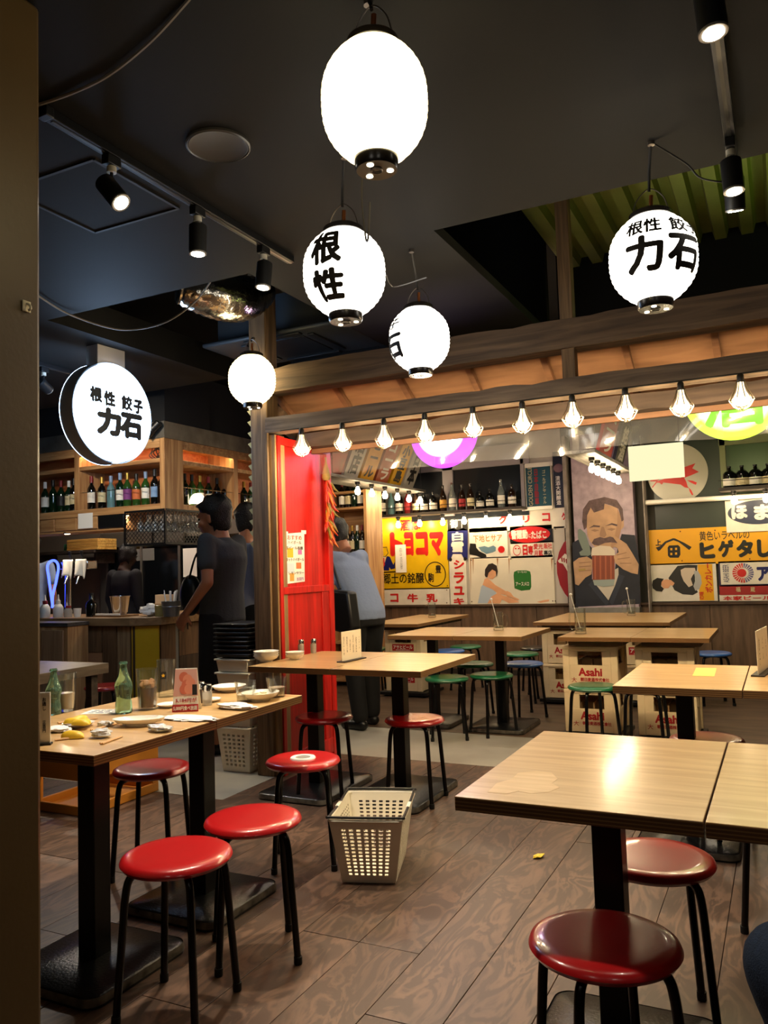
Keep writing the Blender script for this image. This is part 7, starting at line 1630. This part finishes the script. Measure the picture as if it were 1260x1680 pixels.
def shaker(label, loc, h=0.075, m=None, group=None):
    t = thing('shaker', label, 'shaker', loc, 0, group); MB().lathe([(0, 0), (0.019, 0), (0.020, h * 0.62), (0.017, h * 0.68), (0, h * 0.68)], 18).build('jar', m or mat('shaker_glass', 'C8C2B4', 0.1, trans=0.5), t); MB().lathe([(0.019, h * 0.66), (0.020, h * 0.90), (0.014, h), (0, h)], 18).build('lid', M_chrome, t); return t
shaker('chrome-lidded shaker right of the folded card', on(340, 1157), 0.085); shaker('pepper shaker half hidden behind the folded card', on(329, 1153), 0.085, mat('pepper', '4A3A2C', 0.4))
def tumbler(label, px, py, tp, fill=None, fh=0): lo = on(px, py); return glassware('tumbler', label, lo, zat(lo, px, tp), 0.034, 0.044, fill, fh, None, 'glass')
M_melt = mat('melted_ice', 'CDB49C', 0.1, trans=0.3)
tumbler('short tumbler with a milky drink at the far end of the littered table', 403, 1151, 1117, mat('milky_drink', 'CFC6B4', 0.3), 0.03); tumbler('short tumbler of melting ice at the table corner', 454, 1143, 1111, M_melt, 0.04)
def bowl(name, label, loc, r, h, m=None, group=None, rz=0, sy=1.0):
    t = thing(name, label, 'bowl', loc, rz, group); MB().lathe([(0, 0.004), (r * 0.45, 0.004), (r * 0.45, 0), (r * 0.5, 0), (r * 0.52, 0.006), (r * 0.85, h * 0.5), (r, h), (r * 0.97, h), (r * 0.80, h * 0.5), (r * 0.45, 0.010), (0, 0.009)], 36, (0, 0, 0), 1, sy).build('dish', m or M_china, t, 50); return t
t = bowl('rice_bowl', 'white bowl with leftovers near the far corner of the littered table', on(427, 1149), 0.078, 0.034)
for i in range(4): crumple('x', '', '', (0, 0, 0), (0.018, 0.014, 0.008), mat('dumpling', 'D8C8A0', 0.5), 20 + i).parent = t
for i, ch in enumerate([c for c in t.children if c.name.startswith('x')]):
    ch.name = 'leftover'; ch.location = (0.018 * math.cos(i * 1.6), 0.018 * math.sin(i * 1.6), 0.012 + 0.006 * (i % 2)); del ch['label']; del ch['category']
bowl('side_plate', 'white dish with a yellow leftover behind the two tumblers', on(376, 1134), 0.075, 0.026); bowl('side_plate', 'small white plate beside the shakers', on(345, 1151), 0.045, 0.012); bowl('side_plate', 'pale plate left of the folded card', on(278, 1160), 0.05, 0.014)
bowl('oval_dish', 'long empty white boat-shaped dish at the front of the littered table', on(228, 1190), 0.092, 0.026, None, None, rad(28), 0.55)
ld = bowl('lemon_dish', 'shallow dish of squeezed lemon wedges on the littered table', on(128, 1192), 0.055, 0.014, None, None)
def wedge(nm, loc, rz, parent=None, ln=0.036, label=None):
    b = MB(); n = 8; vs = []
    for i in range(n + 1):
        u = -1 + 2 * i / n; r = ln * 0.5 * math.sqrt(max(0.0, 1 - u * u)) + 0.0008
        vs += [Vector((u * ln, r * math.cos(a), 0.002 + r * math.sin(a))) for a in (0, 0.5, 1.0, 1.6, 2.1, 2.6, PI)]
    m = 7; fs = [(i * m + k, i * m + k + 1, (i + 1) * m + k + 1, (i + 1) * m + k) for i in range(n) for k in range(m - 1)] + [(i * m + m - 1, i * m, (i + 1) * m, (i + 1) * m + m - 1) for i in range(n)]
    b.add(vs, fs); o = b.build(nm, M_lemon, parent, 60); o.location = loc; o.rotation_euler = (0, 0, rz); return o
for i, (px, py, rz) in enumerate(((120, 1192, 0.4), (130, 1190, 1.4), (140, 1194, 2.2), (132, 1197, 0.2))):
    q = on(px, py); o = wedge('lemon_wedge', (q[0], q[1], TH + 0.011 + 0.004 * (i % 2)), rz); tag(o, f'{("leftmost", "upper", "rightmost", "front")[i]} squeezed lemon wedge in the shallow dish', 'lemon', 'lemon wedges on the littered table')
q = on(119, 1211); o = wedge('lemon_wedge', (q[0], q[1], TH + 0.0005), 0.15, None, 0.045); tag(o, 'yellow lemon half lying on the tabletop near the front edge', 'lemon', 'lemon wedges on the littered table')
crumple('plastic_wrapper', 'crumpled clear wrapper beside the lemon half', 'wrapper', on(166, 1210), (0.035, 0.025, 0.014), M_filmw, 31)
crumple('plastic_wrapper', 'crumpled clear wrapper behind the lemon dish', 'wrapper', on(172, 1192), (0.03, 0.02, 0.010), M_filmw, 32)
crumple('plastic_wrapper', 'torn clear wrapper with small print under the boat dish', 'wrapper', on(262, 1200), (0.045, 0.03, 0.012), M_filmw, 33)
crumple('wet_wipe', 'rolled white hand towel at the right of the littered table', 'hand towel', on(385, 1163), (0.085, 0.035, 0.011), M_wipe, 41); crumple('wet_wipe', 'unfolded white hand towel in front of the folded card', 'hand towel', on(312, 1180), (0.11, 0.05, 0.005), M_wipe, 42)
crumple('wet_wipe', 'white paper napkin at the pillar end of the littered table', 'napkin', on(95, 1200), (0.05, 0.035, 0.008), M_wipe, 43)
for i, (a, b_, lb) in enumerate(((( 95, 1188), (160, 1180), 'upper'), ((90, 1216), (122, 1212), 'front'), ((150, 1200), (200, 1186), 'middle'), ((166, 1222), (200, 1210), 'short'))):
    p, q = on(*a), on(*b_); t = thing('chopsticks', f'{lb} pair of used wooden chopsticks on the littered table', 'chopsticks', ((p[0] + q[0]) / 2, (p[1] + q[1]) / 2, TH)); d = Vector((q[0] - p[0], q[1] - p[1], 0)) / 2; n_ = Vector((-d.y, d.x, 0)).normalized() * 0.004
    for s_ in (-1, 1): MB().tube([-d + n_ * s_ + Vector((0, 0, 0.004)), d + n_ * s_ * 0.4 + Vector((0, 0, 0.004))], [0.0034, 0.0022], 6).build('stick', mat('chopstick_wood', 'C8A070', 0.6), t)
p = on(170, 1168); t = thing('printed_napkin', 'printed paper sheet with blue marks behind the cola bottle', 'paper', p, rad(20)); MB().box(-0.07, 0.07, -0.05, 0.05, 0.0004, 0.0014).build('sheet', M_paper, t, 0)
for i in range(3): text(('ご案内', '本日限り', '餃子酒場')[i], (0, -0.03 + 0.028 * i, 0.0018), (1, 0, 0), (0, 1, 0), 0.10, 0.012, mat('print_blue', '3A4C7A', 0.8), t, 0.02)
lo = on(73, 1222); t = thing('price_stand', 'narrow white price card stand beside the pillar', 'menu card', lo, rad(35)); hz_ = zat(lo, 74, 1136); MB().box(-0.022, 0.022, -0.014, 0.014, 0, 0.006).build('foot', M_blkp, t); MB().box(-0.018, 0.018, -0.002, 0.002, 0.006, hz_).build('card', M_paper, t, 0); text('お通し', (0, -0.0026, hz_ * 0.78), (1, 0, 0), (0, 0, 1), 0.012, 0.04, M_ink, t, 0.02, True); text('三百円', (0, -0.0026, hz_ * 0.35), (1, 0, 0), (0, 0, 1), 0.010, 0.036, M_ink, t, 0.02, True)
# middle table
for i in range(3): q = on(437, 1085); bowl('small_bowl', f'{("lowest", "middle", "topmost")[i]} white bowl in the left stack on the middle table', (q[0], q[1], TH + i * 0.0125), 0.075, 0.036, None, 'stacked bowls on the middle table')
for i in range(2): q = on(484, 1082); bowl('small_bowl', f'{("lower", "upper")[i]} white bowl in the small stack on the middle table', (q[0], q[1], TH + i * 0.0125), 0.056, 0.034, None, 'stacked bowls on the middle table')
q = on(487, 1074); shaker('left chrome shaker behind the small bowl stack', (q[0], q[1] + 0.05, TH), 0.09); shaker('right chrome shaker behind the small bowl stack', (q[0] + 0.06, q[1] + 0.10, TH), 0.09)
def menu_stand(label, a, b_, top, lines):
    p, q = Vector(on(*a)), Vector(on(*b_)); c = (p + q) / 2; d = (q - p); h_ = AY(a[0], top, p.y).z - TH; t = thing('menu_stand', label, 'menu card', c, math.atan2(d.y, d.x)); L = d.length
    MB().box(-L / 2 - 0.012, L / 2 + 0.012, -0.028, 0.028, 0, 0.007).build('foot', mat('stand_wood', '2A2018', 0.5), t, 30, 0.002); MB().box(-L / 2, L / 2, -0.0012, 0.0012, 0.007, h_).build('card', mat('menu_paper', 'E8DCC4', 0.7), t, 0)
    for i, ln in enumerate(lines): text(ln, (-L / 2 + L * (i + 0.7) / (len(lines) + 0.4), -0.0018, h_ * (0.52 + 0.04 * (i % 2))), (1, 0, 0), (0, 0, 1), L * 0.055, h_ * (0.62 - 0.1 * (i % 3)), mat('print_brown', '5A4A38', 0.8), t, 0.0, True)
menu_stand('cream menu card in a dark foot on the middle table', (561, 1087), (593, 1080), 1037, ['生ビール中', '根性餃子六個', '水餃子', '冷奴', '枝豆', 'ハイボール'])
menu_stand('cream menu card stand at the right edge table', (1244, 1110), (1262, 1096), 1036, ['餃子', 'ビール', 'おでん'])
p0 = [AZ(*p, TH) for p in ((1136, 1109), (1172, 1110), (1176, 1096), (1142, 1096))]; o = MB().prism([p + Vector((0, 0, 0.0002)) for p in p0], (0, 0, 0.0008)).build('table_sticker', mat('sticker_yellow', 'C9BE5A', 0.5), None, 0); tag(o, 'pale yellow sticker on the tabletop by the beer crates', 'sticker')
# beer mugs with muddlers
def mug(label, px, py, tp, side=1, stick=None):
    lo = on(px, py); h_ = zat(lo, px, tp); t = thing('beer_mug', label, 'mug', lo, 0); r = 0.040
    MB().lathe([(0, 0), (r, 0), (r * 1.04, 0.01), (r, 0.03), (r * 1.03, h_), (r * 0.94, h_), (r * 0.9, 0.02), (0, 0.018)], 28).build('glass', M_glass, t, 50); MB().lathe([(0, 0.0185), (r * 0.88, 0.0185), (r * 0.9, h_ * 0.25), (0, h_ * 0.25)], 24).build('drink', mat('pale_drink', 'D8D4C0', 0.05, trans=0.8), t)
    MB().tube(bez([(side * r * 0.98, 0, h_ * 0.85), (side * (r + 0.03), 0, h_ * 0.82), (side * (r + 0.038), 0, h_ * 0.5), (side * (r + 0.028), 0, h_ * 0.2), (side * r * 0.98, 0, h_ * 0.16)], 6), 0.007, 8).build('handle', M_glass, t)
    if stick is not None: 
        e = Vector((stick, 0, h_ + 0.10)); MB().tube([(0, 0, 0.03), e], 0.003, 6).ell(e, 0.011, 10, 8).build('muddler', mat('muddler_white', 'E0DED8', 0.4), t)
    return t
mug('glass beer mug on the far pedestal table', 818, 1034, 1004, 1, -0.05); mug('glass beer mug with a white muddler on the crate table', 953, 1040, 998, -1, -0.06); mug('glass beer mug on the table under the yellow sign', 709, 1013, 989, -1); mug('glass beer mug with a muddler below the portrait', 1036, 1010, 983, -1, -0.03)
# floor litter
q = AZ(884, 1407, 0.0); o = crumple('candy_wrapper', 'small yellow wrapper lying on the plank floor', 'wrapper', (q.x, q.y, 0.0015), (0.030, 0.014, 0.006), mat('yellow_wrapper', 'E0C02A', 0.4), 51); o.rotation_euler = (0, 0, 1.1)
